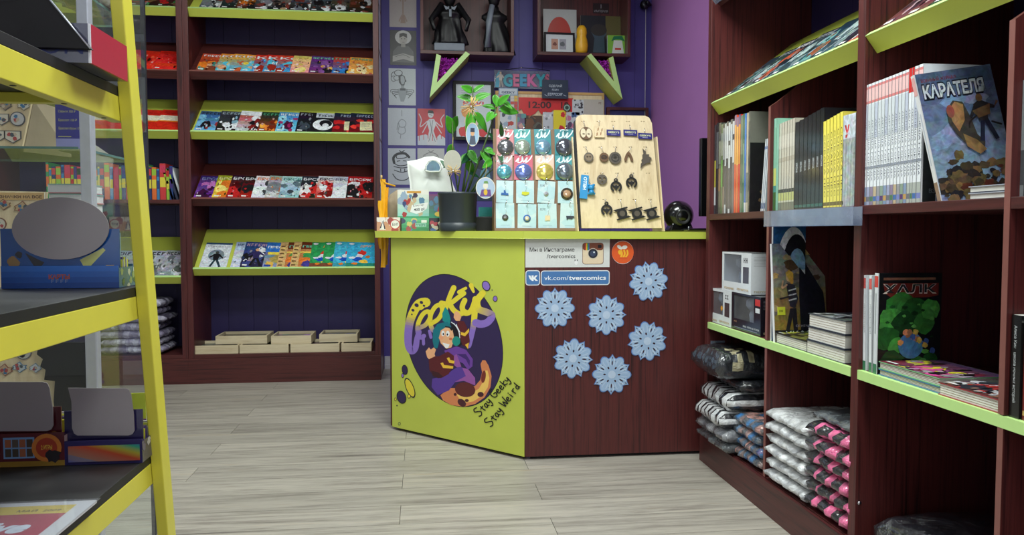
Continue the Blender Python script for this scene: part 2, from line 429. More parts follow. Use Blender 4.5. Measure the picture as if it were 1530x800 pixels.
# ================================================================== THE ROOM
XR = 1.214                    # front plane of the right bookcase
YB = 5.20                     # front plane of the back bookcases
XW0, XW1, YW0, YW1, ZC = -3.6, 1.70, -1.6, 5.62, 2.95
m = MB(); m.box(XW0, XW1+.1, YW0, YW1+.1, -.08, -.012, 'floor_laminate')
floor = m.build('floor', label='pale grey wood laminate floor of long planks', cat='floor', kind='structure')
pm = {}
def plank(x0, x1, y):
    L = round(x1-x0, 3)
    if L not in pm:
        t = MB(); g = .0009
        t.box(g, L-g, g, .183-g, 0, .012, 'floor_laminate'); me_o = t.build('floor_plank', loc=Vector((0, 0, 0))); pm[L] = me_o.data; bpy.data.objects.remove(me_o)
    o = bpy.data.objects.new('floor_plank', pm[L]); C.objects.link(o); o.parent = floor
    o.matrix_parent_inverse = RM['floor'].inverted(); o.location = (x0, y, -.012)
for r in range(-20, 12):
    y = 3.52+r*.183-.002; off = -.08 if r % 2 else -.94
    if y > YW1: break
    xs = [XW0]+[off+1.38*k for k in range(-3, 3) if XW0+.1 < off+1.38*k < XW1-.1]+[XW1]
    for a, b in zip(xs, xs[1:]): plank(a, b, y)
m = MB(); m.box(XW0, XW1+.1, YW0, YW1+.1, ZC, ZC+.1, 'ceiling_white'); m.build('ceiling', label='plain white shop ceiling above the frame', cat='ceiling', kind='structure')
m = MB(); m.box(XW0, XW1, YW1+.012, YW1+.1, 0, ZC, 'purple_panel')
wb = m.build('wall_back', label='back wall clad in vertical purple panels', cat='wall', kind='structure')
t = MB(); t.box(0, .1705, -.012, 0, 0, ZC, 'purple_panel'); wo = t.build('wall_panel', loc=Vector((0, 0, 0))); wme = wo.data; bpy.data.objects.remove(wo)
wme2 = wme.copy(); wme2.materials[0] = MATS['purple_panel_shaded']  # planks behind the bookcases carry their shade in the base colour
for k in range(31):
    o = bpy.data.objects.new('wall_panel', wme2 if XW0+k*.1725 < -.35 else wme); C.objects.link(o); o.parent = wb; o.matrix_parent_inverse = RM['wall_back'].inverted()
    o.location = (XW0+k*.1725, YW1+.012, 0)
m = MB(); m.box(XW1, XW1+.1, YW0, YW1+.1, 0, ZC, 'pink_purple_wall'); m.build('wall_right', label='smooth pinkish purple wall beside the right bookcase', cat='wall', kind='structure')
m = MB(); m.box(XW0-.1, XW0, YW0, YW1+.1, 0, ZC, 'white_wall'); m.build('wall_left', label='white wall left of the glass display case, outside the frame', cat='wall', kind='structure')
m = MB(); m.box(XW0, XW1+.1, YW0-.1, YW0, 0, ZC, 'white_wall'); m.build('wall_front', label='white wall behind the camera', cat='wall', kind='structure')
m = MB(); m.box(-.27, XW1, YW1-.022, YW1, 0, .09, 'white_trim'); m.box(-.27, XW1, YW1-.03, YW1, .0, .03, 'white_trim')
m.build('baseboard_back', label='white skirting at the foot of the purple wall, left of the counter', cat='baseboard', kind='structure')

TH = math.radians(38); cT, sT = math.cos(TH), math.sin(TH)
def tilt_shelf(name, parent, M, L, bm, lm, depth=.42, label=None):
    s = MB(); s.box(0, L, 0, depth, -.018, 0, bm, M=M); o = s.build(name, parent, bevel=.001)
    l = MB(); l.box(0, L, -.016, 0, -.045, .012, bm, M=M); l.box(0, L, -.0165, .0005, .012, .0135, lm, M=M); l.build('shelf_lip', o)
    return o
def back_frame(x0, ztop): return frame(Vector((x0, YB+.021, ztop-.001)), (1, 0, 0), (0, cT, sT))
# ------------------------------------------------------------------ back bookcases (against the back wall)
ROWS = [(2.425, 'l'), (2.025, 'w'), (1.640, 'l'), (1.207, 'w'), (.752, 'l')]
def back_case(x0, x1, label, rows, flat=()):
    r = empty('bookcase', ((x0+x1)/2, YB, 0), label=label, cat='bookcase', group='bookcases along the back wall')
    for a in (x0, x1-.036): part('side_panel', r, 'maroon_wood', a, a+.036, YB, YW1-.001, 0, 2.8)
    part('plinth', r, 'maroon_wood_x', x0-.001, x1+.001, YB-.012, YB+.006, 0, .165)
    part('shelf', r, 'maroon_wood_x', x0+.036, x1-.036, YB, YW1-.002, .165, .19)
    part('top_panel', r, 'maroon_wood_x', x0+.036, x1-.036, YB, YW1-.002, 2.76, 2.8)
    for z, k in rows:
        if k == 'f': part('shelf', r, 'maroon_wood_x', x0+.036, x1-.036, YB, YW1-.002, z-.025, z)
        else:
            M = back_frame(x0+.036, z)
            tilt_shelf('tilted_shelf', r, M, x1-x0-.072, 'lime_paint' if k == 'l' else 'maroon_wood_x', 'lime_edge' if k == 'l' else 'edge_band')
    return r
back_case(-1.513, -.275, 'dark red wooden bookcase with lime and wooden sloping shelves of comics, left of the counter', ROWS)
back_case(-2.75, -1.515, 'dark red wooden bookcase behind the glass display case, with red comics', [(2.425, 'l'), (2.025, 'w'), (1.640, 'l'), (1.20, 'f'), (.70, 'l')])

# ------------------------------------------------------------------ right bookcase
RB = 1.655
rb = empty('bookcase', (XR+.22, 2.05, 0), label='long dark red bookcase with lime shelf edges running along the right wall', cat='bookcase')
YE = 3.19
for a in (YE-.036, 2.015, .88): part('side_panel', rb, 'maroon_wood', XR, RB+.035, a, a+.036, 0, 2.6)
for ya, yb in ((2.051, YE-.036), (.916, 2.015)):
    n = int(round((yb-ya)/.165)); w = (yb-ya)/n
    for k in range(n): part('back_plank', rb, 'purple_panel_shaded', RB, RB+.012, ya+k*w+.0012, ya+(k+1)*w-.0012, 0, 2.6, bevel=0)
for ya, yb in ((2.6, YE-.036), (2.051, 2.586), (1.484, 2.015), (.916, 1.47)): part('shelf', rb, 'maroon_wood_y', XR, RB, ya, yb, 1.045, 1.07)
for ya, yb in ((2.051, YE-.036), (.916, 2.015)):
    part('shelf', rb, 'maroon_wood_y', XR+.001, RB, ya, yb, .095, .12)
    o = part('shelf', rb, 'maroon_wood_y', XR+.012, RB, ya, yb, .588, .61, label='shelf with a pale lime front edge')
    l = MB(); l.box(XR-.002, XR+.012, ya, yb, .584, .6101, 'lime_edge'); l.build('edge_strip', o)
    M = frame(Vector((XR+.021, yb, 1.534)), (0, -1, 0), (cT, 0, sT))
    tilt_shelf('tilted_shelf', rb, M, yb-ya, 'lime_paint', 'lime_edge', .42)
M = frame(Vector((XR+.021, YE-.036, 1.985)), (0, -1, 0), (cT, 0, sT)); tilt_shelf('tilted_shelf', rb, M, YE-.036-2.051, 'maroon_wood_y', 'edge_band', .42)
M = frame(Vector((XR+.021, 2.015, 1.985)), (0, -1, 0), (cT, 0, sT)); tilt_shelf('tilted_shelf', rb, M, 1.1, 'maroon_wood_y', 'edge_band', .42)
part('plinth', rb, 'maroon_wood_y', XR-.014, XR-.0005, .88, YE+.012, 0, .118)
for y, zt in ((2.586, 1.455), (1.47, 1.455)):
    for z0, z1, c in ((.12, .586, 0), (.612, 1.5, 1)):
        d = MB()
        if c: P_ = [(XR, z0), (RB, z0), (RB, 1.76), (XR+.13, 1.535), (XR+.03, zt+.0), (XR, zt-.02)]
        else: P_ = [(XR, z0), (RB, z0), (RB, z1), (XR, z1)]
        Md = Matrix(((1, 0, 0, 0), (0, 0, 1, 0), (0, 1, 0, 0), (0, 0, 0, 1)))
        d.prism(P_, y, y+.016, 'maroon_wood', M=Md); d.box(XR-.0012, XR-.0002, y, y+.016, z0, (zt-.02 if c else z1), 'edge_band')
        d.build('divider', rb)
d = MB(); d.lathe([(.0, 0), (.006, 0), (.006, .004), (.003, .006), (0, .006)], 'steel', n=12, M=frame(PX(1284, 752, XR+.01)+Vector((0, 0, 0)), (1, 0, 0), (0, 0, 1)) @ Matrix.Translation((0, 0, 0)))
pp = PY(1284, 752, 2.013); d = MB(); d.lathe([(.0, 0), (.006, 0), (.006, .004), (.003, .006), (0, .006)], 'steel', n=12, M=frame(Vector((pp.x, 2.0145, pp.z)), (1, 0, 0), (0, 0, 1))); d.build('chrome_cap', rb, label='small chrome shelf peg')

# ------------------------------------------------------------------ counter
A_ = Vector((-.152, 3.877, 0)); B_ = Vector((.439, 3.283, 0)); U_ = (B_-A_).normalized(); V_ = Vector((0, 0, 1)); N_ = U_.cross(V_)
LP = (B_-A_).length
ctr = empty('counter', (.5, 3.7, 0), label='angled shop counter with a lime painted left panel and a dark red wood front', cat='counter')
MP = frame(A_, U_, V_)
m = MB(); m.box(0, LP, .014, .965, -.02, 0, 'lime_paint', M=MP); m.build('side_panel', ctr, bevel=.001, label='bright lime panel with painted emblem')
m = MB(); m.box(.441, 1.28, 3.283, 3.303, .014, .965, 'maroon_wood'); m.build('front_panel', ctr, bevel=.001, label='dark red wood grain panel')
m = MB(); m.box(.02, LP-.02, 0, .014, -.05, -.03, 'black_matte', M=MP); m.box(.47, 1.28, 3.31, 3.33, 0, .014, 'black_matte'); m.build('toe_strip', ctr)
m = MB(); m.prism([(.432, 3.262), (1.30, 3.262), (1.30, 3.80), (.66, 3.80), (.16, 4.30), (-.232, 3.925)], .966, .997, 'lime_paint'); m.build('countertop', ctr, bevel=.002)
m = MB(); m.prism([(-.14, 3.90), (.16, 4.2), (.15, 4.22), (-.16, 3.9)], .014, .965, 'maroon_wood'); m.build('end_panel', ctr)
def uvp(px, py):
    p = on_plane(px, py, A_, N_); return ((p-A_).dot(U_), p.z)

# ------------------------------------------------------------------ painted emblem on the lime panel (crop coordinates -> panel coordinates)
def c8(x, y): return uvp(600+x/3.636, 400+y/3.636)
def c6(x, y): return uvp(570+x/2.222, 340+y/2.222)
KS = (c8(200, 300)[0]-c8(100, 300)[0])/100       # metres per crop unit along the panel
lg = Art(LP, .95, False, f=c8)
def tell(cx, cy, A, B, D, c, n=64): lg.poly([(cx+A*math.cos(t)+B*math.sin(t), cy+D*math.sin(t)) for t in [2*math.pi*i/n for i in range(n)]], c)
tell(286, 397, 260.5, 53.5, 362, (24, 20, 30)); tell(286, 397, 257.5, 53.5, 358, (48, 34, 78))
YEL = (232, 214, 60); PUR = (140, 112, 196); DK = (48, 34, 78)
def yp(y0, y1):
    def f(x, y):
        t = max(0, min(1, (y-y0)/(y1-y0))); return tuple(YEL[i]+(PUR[i]-YEL[i])*t for i in range(3))
    return f
g1 = yp(255, 320); g2 = yp(300, 345); g3 = yp(215, 265); g4 = yp(275, 330)
def st(pts, w, c, **k): lg.stroke(pts, (lambda t: w(t)*1.16) if callable(w) else (w*1.16 if w > 5 else w), c, **k)
st([(132, 190), (95, 198), (66, 240), (44, 300), (36, 370), (38, 425), (56, 455), (76, 436), (84, 390), (96, 350)], lambda t: 46-22*t, g1)
lg.blob(96, 205, 34, YEL, random.Random(3), .8, 16, .08)
for x, y, r in ((82, 205, 12), (108, 190, 10), (122, 208, 7), (62, 232, 9), (56, 255, 5)): lg.ell(x, y, r, r*.8, 30, DK)
st([(88, 330), (130, 312), (156, 270), (146, 240), (118, 252), (92, 300), (88, 350), (104, 380), (122, 372)], 21, g2)
st([(118, 375), (120, 416)], 14, PUR); st([(152, 345), (160, 380)], 14, PUR)
st([(160, 305), (200, 280), (222, 235), (210, 204), (182, 216), (158, 262), (160, 318), (178, 345), (200, 330)], 21, yp(305, 350))
st([(284, 110), (262, 160), (240, 225), (232, 255)], lambda t: 26-6*t, YEL)
st([(216, 192), (262, 196), (312, 160), (340, 140)], 22, YEL); st([(262, 196), (284, 232), (318, 252), (345, 240)], 24, YEL)
st([(344, 178), (330, 215), (345, 248), (378, 235), (400, 180)], 25, YEL)
st([(402, 172), (398, 240), (392, 310), (380, 370), (366, 425)], lambda t: 30-6*t, g4)
st([(312, 134), (350, 112)], lambda t: 18-4*t, YEL); st([(378, 96), (392, 132)], lambda t: 22-10*t, YEL)
st([(442, 140), (412, 180), (420, 225), (466, 244), (492, 262), (470, 296), (432, 308), (404, 300)], lambda t: 30+6*t, g3)
# crescent and robe
def P(pts, c): lg.poly(pts, c)
P([(212, 694), (262, 655), (330, 655), (400, 644), (428, 612), (438, 570), (430, 525), (440, 504), (456, 504), (474, 534), (490, 590), (484, 650), (452, 706), (400, 742), (340, 757), (270, 748), (226, 722)], (214, 130, 84))
P([(300, 690), (360, 690), (420, 660), (450, 610), (455, 560), (468, 560), (478, 600), (470, 650), (440, 696), (390, 728), (330, 738)], (240, 196, 100))
for x, y, a, b, r, c in ((346, 664, 56, 40, 10, (94, 34, 34)), (446, 594, 12, 34, 8, (120, 44, 36)), (430, 690, 17, 14, 0, (74, 30, 40)), (328, 735, 26, 18, 40, (74, 30, 40)), (355, 723, 11, 8, 0, (74, 30, 40)), (292, 690, 8, 8, 0, (74, 30, 40))): lg.ell(x, y, a, b, r, c)
P([(168, 604), (164, 650), (198, 694), (258, 668), (292, 624), (340, 616), (402, 642), (400, 600), (362, 552), (310, 538), (280, 556), (236, 590)], (88, 58, 150))
P([(290, 622), (340, 616), (402, 642), (400, 600), (362, 552), (330, 545), (350, 590)], (150, 84, 160))
P([(232, 452), (300, 428), (352, 448), (388, 498), (386, 538), (362, 556), (334, 520), (292, 505), (276, 520)], (110, 64, 156))
P([(300, 470), (350, 470), (372, 505), (370, 536), (350, 500)], (66, 38, 110))
P([(285, 480), (300, 470), (326, 540), (300, 542), (286, 530)], (150, 84, 160))
P([(148, 498), (152, 556), (176, 590), (214, 602), (256, 580), (284, 530), (286, 480), (252, 456), (206, 482), (172, 484)], (92, 28, 34))
P([(160, 560), (200, 570), (230, 596), (200, 602), (170, 588)], (60, 20, 30))
for dx, dy in ((0, 0), (34, -28)): P([(212+dx, 520+dy), (226+dx, 516+dy), (232+dx, 530+dy), (282+dx*.2, 536+dy), (280+dx*.2, 550+dy), (226+dx, 546+dy)], (236, 190, 60))
P([(132, 456), (150, 434), (160, 446), (176, 434), (188, 446), (180, 470), (184, 482), (150, 498), (140, 488)], (238, 176, 130))
P([(304, 288), (340, 292), (364, 340), (372, 400), (362, 440), (330, 420), (306, 360)], (92, 28, 34))
P([(322, 350), (344, 356), (368, 330), (368, 350), (346, 374), (324, 366)], (236, 190, 60)); P([(346, 420), (366, 408), (362, 444)], (236, 190, 60))
P([(286, 250), (296, 236), (312, 244), (326, 268), (318, 290), (296, 290), (284, 272)], (238, 176, 130))
P([(238, 214), (222, 250), (224, 290), (262, 312), (268, 280), (254, 234)], (20, 140, 140))
P([(172, 340), (196, 306), (250, 294), (272, 322), (250, 336), (226, 350), (212, 380), (196, 440), (178, 436), (170, 400)], (18, 116, 130))
P([(268, 290), (300, 330), (318, 380), (330, 420), (300, 430), (276, 380)], (18, 16, 26))
P([(214, 342), (248, 320), (278, 340), (288, 388), (272, 434), (244, 442), (214, 412), (204, 380)], (238, 180, 134))
lg.ell(226, 358, 9, 15, 0, (240, 240, 240)); lg.ell(252, 360, 10, 16, 0, (240, 240, 240)); lg.ell(228, 362, 4, 6, 0, (20, 20, 30)); lg.ell(250, 364, 4, 6, 0, (20, 20, 30))
lg.ell(216, 382, 13, 11, 0, (240, 164, 120)); P([(222, 408), (262, 418), (254, 438), (238, 436)], (240, 240, 240)); lg.ell(268, 388, 9, 7, 0, (206, 110, 70))
st([(240, 322), (262, 326), (272, 340)], 6, (20, 16, 26)); lg.ell(298, 400, 22, 26, 0, (26, 140, 130))
for k in range(3): st([(270+k*14, 296+k*6), (300+k*6, 320+k*14), (318, 352+k*16)], 4, (230, 236, 240), cap=False)
# droplets round the oval
lg.f = c6
def drop(x, y, a, b, r, c): lg.ell(x, y, a*1.12+1, b*1.12+1, r, (28, 22, 40)); lg.ell(x, y, a, b, r, c)
for q in ((348, 194, 11, 15, -25, PUR), (378, 237, 6, 8, 0, PUR), (368, 208, 1, 1, 0, PUR), (78, 473, 8, 14, -8, DK), (71, 492, 3, 6, 0, PUR), (95, 533, 11, 31, -22, (224, 206, 60)), (92, 561, 4, 5, 0, YEL), (67, 564, 13, 19, -18, DK), (47, 571, 2.5, 4, 0, YEL), (52, 592, 1, 1, 0, DK)): drop(*q)
drop(60, 652, 3, 4, 0, (170, 190, 90))
# hand lettered words, drawn with strokes
G_ = {'S': [[(.75, .95), (.35, 1.05), (.12, .8), (.5, .5), (.75, .25), (.4, -.02), (.05, .1)]], 'T': [[(.1, .62), (.8, .68)], [(.45, .9), (.42, .3), (.5, 0)]], 't': [[(.1, .7), (.75, .75)], [(.45, .75), (.4, .3), (.45, 0)]],
      'a': [[(.65, .6), (.3, .62), (.1, .3), (.3, .02), (.6, .3), (.65, .6), (.6, .2), (.8, 0)]], 'y': [[(.1, .65), (.2, .3), (.5, .3), (.65, .65)], [(.68, .65), (.6, 0), (.35, -.4), (.05, -.25)]],
      'G': [[(.85, .95), (.45, 1.0), (.12, .6), (.2, .15), (.6, .02), (.82, .4), (.5, .45)]], 'e': [[(.1, .35), (.6, .4), (.5, .65), (.2, .55), (.12, .2), (.4, 0), (.7, .12)]],
      'k': [[(.2, 1.05), (.18, 0)], [(.7, .65), (.2, .35), (.75, 0)]], 'W': [[(.05, .9), (.2, 0), (.45, .6), (.65, 0), (.95, .95)]], 'i': [[(.3, .6), (.3, 0)], [(.33, .85), (.35, .9)]],
      'r': [[(.15, .65), (.2, 0)], [(.2, .4), (.45, .65), (.7, .6)]], 'd': [[(.6, .5), (.25, .5), (.1, .2), (.35, 0), (.6, .25)], [(.68, 1.05), (.62, .3), (.7, 0)]]}
def letter(txt, x, y, size, ang, adv=.86):
    ca, sa = math.cos(ang), math.sin(ang)
    for ch in txt:
        if ch == ' ': x += size*.35*ca; y -= size*.35*sa; continue
        s_ = size*(1.12 if ch in 'SGW' else .85)
        for stv in G_[ch]:
            st([(x+(u*s_*.8)*ca-(v*s_)*sa*1, y-(u*s_*.8)*sa-(v*s_)*ca) for u, v in stv], 3.6, (20, 16, 22), n=4)
        x += adv*s_*.86*ca; y -= adv*s_*.86*sa
letter('STay Geeky', 326, 630, 26, math.radians(50), .84)
letter('STay Weird', 364, 664, 27, math.radians(54), .84)
m = MB(); lg.put(m, MP, 'print', .0003, .000012)
m.build('painted_emblem', ctr, label='dark purple oval emblem with yellow lettering, a turquoise haired wizard on a crescent moon, and black handwriting')

# ------------------------------------------------------------------ stickers on the wood front
def card(name, corners_px, Y, thick, art, mat='print', label=None, cat=None, group=None, body=(235, 235, 238), yaw=0, parent=None, lean=0, back='print'):
    """flat printed piece in a plane Y = const, spanned by two opposite pixel corners"""
    (xa, ya), (xb, yb) = corners_px
    p = PY(xa, yb, Y); q = PY(xb, ya, Y); w, h = q.x-p.x, q.z-p.z
    u = Vector((math.cos(yaw), math.sin(yaw), 0)); v = Vector((0, math.sin(lean), math.cos(lean)))
    v = (v-u*v.dot(u)).normalized()
    M = frame(p, u, v); mb = MB(); mb.box(0, w, 0, h, -thick, 0, back, body, M=M)
    if art: a = Art(w, h); art(a, w, h); a.put(mb, M, mat)
    return mb.build(name, parent, label=label, cat=cat, group=group), M, w, h
def a_insta(a, w, h):
    a.rect(0, 0, w, h, (214, 216, 214))
    a.text('Мы в Инстаграме', w*.05, h*.55, h*.2, (50, 46, 46), .012, width=w*.53); a.text('/tvercomics', w*.25, h*.32, h*.2, (50, 46, 46), .012, width=w*.34)
    a.stroke([(w*.585, h*.26), (w*.6, h*.12), (w*.615, h*.26)], h*.03, (60, 60, 60)); a.ell(w*.6, h*.16, h*.06, h*.08, 0, (235, 235, 235))
    x, y, s = w*.8, h*.48, h*.38
    def rr(x0, y0, x1, y1, r, c, only=None):
        pts = []
        for cx, cy, t0 in ((x1-r, y1-r, 0), (x0+r, y1-r, 90), (x0+r, y0+r, 180), (x1-r, y0+r, 270)):
            for k in range(5): t = math.radians(t0+k*22.5); pts.append((cx+r*math.cos(t), cy+r*math.sin(t)))
        a.poly(pts, c)
    rr(x-s, y-s, x+s, y+s, s*.25, (120, 74, 52)); rr(x-s*.96, y-s*.96, x+s*.96, y+s*.96, s*.24, (226, 206, 176)); 
    rr(x-s*.96, y+s*.3, x+s*.96, y+s*.96, s*.2, (124, 70, 50))
    for k, c in enumerate(((206, 60, 50), (230, 190, 50), (70, 160, 80), (60, 110, 180))): a.rect(x-s*.75+k*s*.1, y+s*.3, x-s*.65+k*s*.1, y+s*.95, c)
    rr(x+s*.45, y+s*.5, x+s*.8, y+s*.82, s*.08, (30, 26, 30))
    a.ell(x, y, s*.5, c=(206, 196, 180)); a.ell(x, y, s*.44, c=(40, 40, 50)); a.ell(x, y, s*.28, c=(60, 70, 96)); a.ell(x+s*.1, y+s*.12, s*.08, c=(210, 220, 230))
card('sticker', ((785, 357), (911, 400)), 3.2825, .001, a_insta, label='white sticker reading Мы в Инстаграме with a camera icon on the wood front', cat='sticker')
def rrect(a, x0, y0, x1, y1, r, c):
    pts = []
    for cx, cy, t0 in ((x1-r, y1-r, 0), (x0+r, y1-r, 90), (x0+r, y0+r, 180), (x1-r, y0+r, 270)):
        for k in range(5): t = math.radians(t0+k*22.5); pts.append((cx+r*math.cos(t), cy+r*math.sin(t)))
    a.poly(pts, c)
def shape_card(name, px, Y, shape, art, **k):
    (xa, ya), (xb, yb) = px; p = PY(xa, yb, Y); q = PY(xb, ya, Y); w, h = q.x-p.x, q.z-p.z; M = frame(p, (1, 0, 0), (0, 0, 1))
    mb = MB(); mb.prism(shape(w, h), -.001, 0, 'print', (220, 222, 226), M=M); a = Art(w, h); art(a, w, h); a.put(mb, M)
    return mb.build(name, **k)
def rshape(w, h, r=.2):
    r = h*r; pts = []
    for cx, cy, t0 in ((w-r, h-r, 0), (r, h-r, 90), (r, r, 180), (w-r, r, 270)):
        for k in range(5): t = math.radians(t0+k*22.5); pts.append((cx+r*math.cos(t), cy+r*math.sin(t)))
    return pts
def a_vk(a, w, h):
    rrect(a, w*.06, h*.06, w*.94, h*.94, h*.15, (74, 120, 176))
    W_ = (236, 240, 245)
    a.poly([(w*.2, h*.66), (w*.33, h*.66), (w*.42, h*.48), (w*.42, h*.66), (w*.56, h*.66), (w*.56, h*.52), (w*.68, h*.66), (w*.83, h*.66), (w*.68, h*.48), (w*.85, h*.3), (w*.7, h*.3), (w*.56, h*.42), (w*.56, h*.3), (w*.45, h*.3), (w*.3, h*.42)], W_)
shape_card('sticker', ((785, 404), (807, 427)), 3.2825, rshape, a_vk, label='small square blue VK sticker left of the vk.com sticker', cat='sticker')
def a_vk2(a, w, h):
    rrect(a, h*.06, h*.06, w-h*.06, h*.94, h*.15, (74, 120, 176))
    a.text('vk.com/', w*.05, h*.36, h*.42, (240, 243, 248), width=w*.35); a.text('tvercomics', w*.405, h*.36, h*.42, (245, 247, 250), .02, width=w*.54)
shape_card('sticker', ((808, 404), (911, 427)), 3.2825, rshape, a_vk2, label='long blue sticker reading vk.com/tvercomics', cat='sticker')
def cshape(w, h): return [(w/2+w/2*math.cos(t), h/2+h/2*math.sin(t)) for t in [2*math.pi*i/32 for i in range(32)]]
def a_bee(a, w, h):
    a.ell(w/2, h/2, w/2, c=(222, 92, 44), n=32)
    a.ell(w*.36, h*.72, w*.14, h*.07, -35, (240, 236, 230)); a.ell(w*.58, h*.72, w*.13, h*.08, 10, (240, 236, 230))
    Y_ = (238, 180, 52); a.ell(w*.36, h*.5, w*.07, h*.1, 20, Y_)
    for k in range(3): a.stroke([(w*(.42+k*.11), h*.3), (w*(.46+k*.13), h*.44), (w*(.42+k*.14), h*.58)], w*(.09-.008*k), Y_)
    a.rect(w*.3, h*.26, w*.7, h*.3, (222, 92, 44))
shape_card('sticker', ((914, 360), (947, 395)), 3.2825, cshape, a_bee, label='round orange sticker with a white winged yellow bee', cat='sticker')

# paper snowflakes
def flake(px, py, R, rot, label):
    c = PY(px, py, 3.281); M = frame(c, (1, 0, 0), (0, 0, 1)); mb = MB()
    r0 = math.radians(rot); out = []
    for k in range(6):
        t = r0+k*math.pi/3
        for dt, r in ((0, 1.0), (.07, .9), (.14, .84), (.24, .8), (.33, .9), (.43, .96), (.5236, .98), (.617, .96), (.717, .9), (.807, .8), (.907, .84), (.977, .9)): out.append((R*r*math.cos(t+dt), R*r*math.sin(t+dt)))
    holes = []
    def hole(t, r, a, b): holes.append([(r*R*math.cos(t)+a*R*math.cos(q)*math.cos(t)-b*R*math.sin(q)*math.sin(t), r*R*math.sin(t)+a*R*math.cos(q)*math.sin(t)+b*R*math.sin(q)*math.cos(t)) for q in [2*math.pi*i/8 for i in range(8)]])
    for k in range(6):
        t = r0+k*math.pi/3
        hole(t, .82, .06, .026); hole(t, .56, .12, .034); hole(t+math.pi/6, .36, .07, .045); hole(t+.22, .66, .03, .016); hole(t-.22, .66, .03, .016)
    mb.prism(out, -.001, .0012, 'snow', (92, 128, 190), M=M, holes=holes)
    mb.prism([(x*.95, y*.95) for x, y in out], .0012, .0022, 'snow', (156, 182, 214), M=M, holes=holes)
    inner = []
    for k in range(6):
        for s_ in (0, 1):                                     # raised paler petals
            t = r0+k*math.pi/3+s_*math.pi/6; rr = .8 if s_ else .82
            for sg in (-1, 1):
                pet = [(R*r_*math.cos(t+sg*d_), R*r_*math.sin(t+sg*d_)) for r_, d_ in ((.42, .12), (.55, .12), (.68, .11), (rr, .10), (rr-.06, .17), (.62, .2), (.5, .2))]
                mb.face([M @ Vector((a, b, .0023)) for a, b in pet], 'snow', (176, 196, 222) if s_ else (190, 208, 228))
    mb.face([M @ Vector((R*.19*math.cos(q), R*.2*math.sin(q), .0027)) for q in [2*math.pi*i/12 for i in range(12)]], 'snow', (186, 204, 228))
    mb.build('snowflake', label=label, cat='snowflake', group='blue paper snowflakes on the counter front')
for px, py, r_, lb in ((829, 461, 90, 'blue paper snowflake furthest left, below the vk.com sticker'), (906, 471, 0, 'blue paper snowflake in the middle, right of the leftmost one'),
                       (969, 421, 100, 'blue paper snowflake highest up, below right of the orange bee sticker'), (967, 510, 10, 'blue paper snowflake below the highest one, at the right'),
                       (856, 536, -5, 'blue paper snowflake below and right of the leftmost one'), (914, 560, 88, 'blue paper snowflake lowest of the six')):
    flake(px, py, .0905, r_, lb)

# ================================================================== comics lying on the sloping shelves
def comic(name, M, x, w, h, paint, label, group, t=.004, lift=.007, seed=0, jig=0, mat='cover', cat='comic book', lim=1.165):
    """M: slope frame; the left edge rides on the comic before it"""
    x = max(x, .002); w = min(w, lim-.002-x); a = math.atan2(lift, w)
    L = M @ Matrix.Translation((x, 0.0009+w*abs(math.sin(jig)), lift+.0008)) @ Matrix.Rotation(a, 4, 'Y') @ Matrix.Rotation(jig, 4, 'Z')
    mb = MB(); mb.box(0, w, 0, h, 0, t, 'paper', M=L)
    A = Art(w, h); paint(A, w, h, random.Random(seed))
    A.put(mb, L @ Matrix.Translation((0, 0, t)), mat, .00015, .00004)
    return mb.build(name, label=label, cat=cat, group=group)
def P_gen(c0, c1, accents, title=None, tc=(240, 240, 240), ty=.82, th=.11, nb=6, fig=None, tw=.86, band=None, sc=1.0):
    def f(A, w, h, rng):
        A.grad(c0, c1, 6, jit=10, rng=rng)
        for i in range(nb): A.blob(rng.uniform(.1, .9)*w, rng.uniform(.05, .7)*h, rng.uniform(.08, .22)*w*sc, accents[i % len(accents)], rng, rng.uniform(.6, 1.8))
        for i in range(nb): A.blob(rng.uniform(.1, .9)*w, rng.uniform(.05, .7)*h, rng.uniform(.02, .07)*w, accents[(i+1) % len(accents)], rng, rng.uniform(.4, 2.5))
        dk_ = tuple(v*.35 for v in c1); lt_ = tuple(min(255, v*.5+120) for v in c0)
        for i in range(16): A.blob(rng.uniform(.08, .92)*w, rng.uniform(.04, .76)*h, rng.uniform(.012, .05)*w, (dk_, lt_, accents[i % len(accents)])[i % 3], rng, rng.uniform(.3, 3))
        if fig: figure(A, w*.5, h*.05, h*.68, fig, rng, rng.uniform(-.1, .1))
        if band: A.rect(0, (ty-.04)*h, w, h, band)
        if title == '*': glyph_bar(A, w*.07, ty*h, w*tw, th*h, tc, rng)
        elif title: A.text(title, w*.07, ty*h, th*h*1.3, tc, .02, width=w*tw)
        A.rect(w*.07, h*.05, w*.25, h*.1, (230, 230, 230))
    return f
def row(ztop, ybase, px, paints, labels, group, h=.26, x0=-1.477, w=.17, case='B', name='comic_book', wlist=None):
    M = back_frame(x0, ztop)
    for i, p in enumerate(px):
        x = PY(p, ybase, YB).x - x0
        comic(name, M, x, (wlist or {}).get(i, w), h*(1+.012*((i*7) % 3-1)), paints[i], labels[i], group, seed=i*13+int(ztop*100), jig=.01*math.sin(i*2.3))
BK = (28, 28, 32); RD = (190, 36, 38); WH = (222, 226, 230); OR = (224, 120, 40); YL = (232, 204, 70); BL = (50, 120, 196); SK = (120, 180, 214); GN = (60, 150, 80); PU = (92, 50, 130); TN = (214, 160, 120)
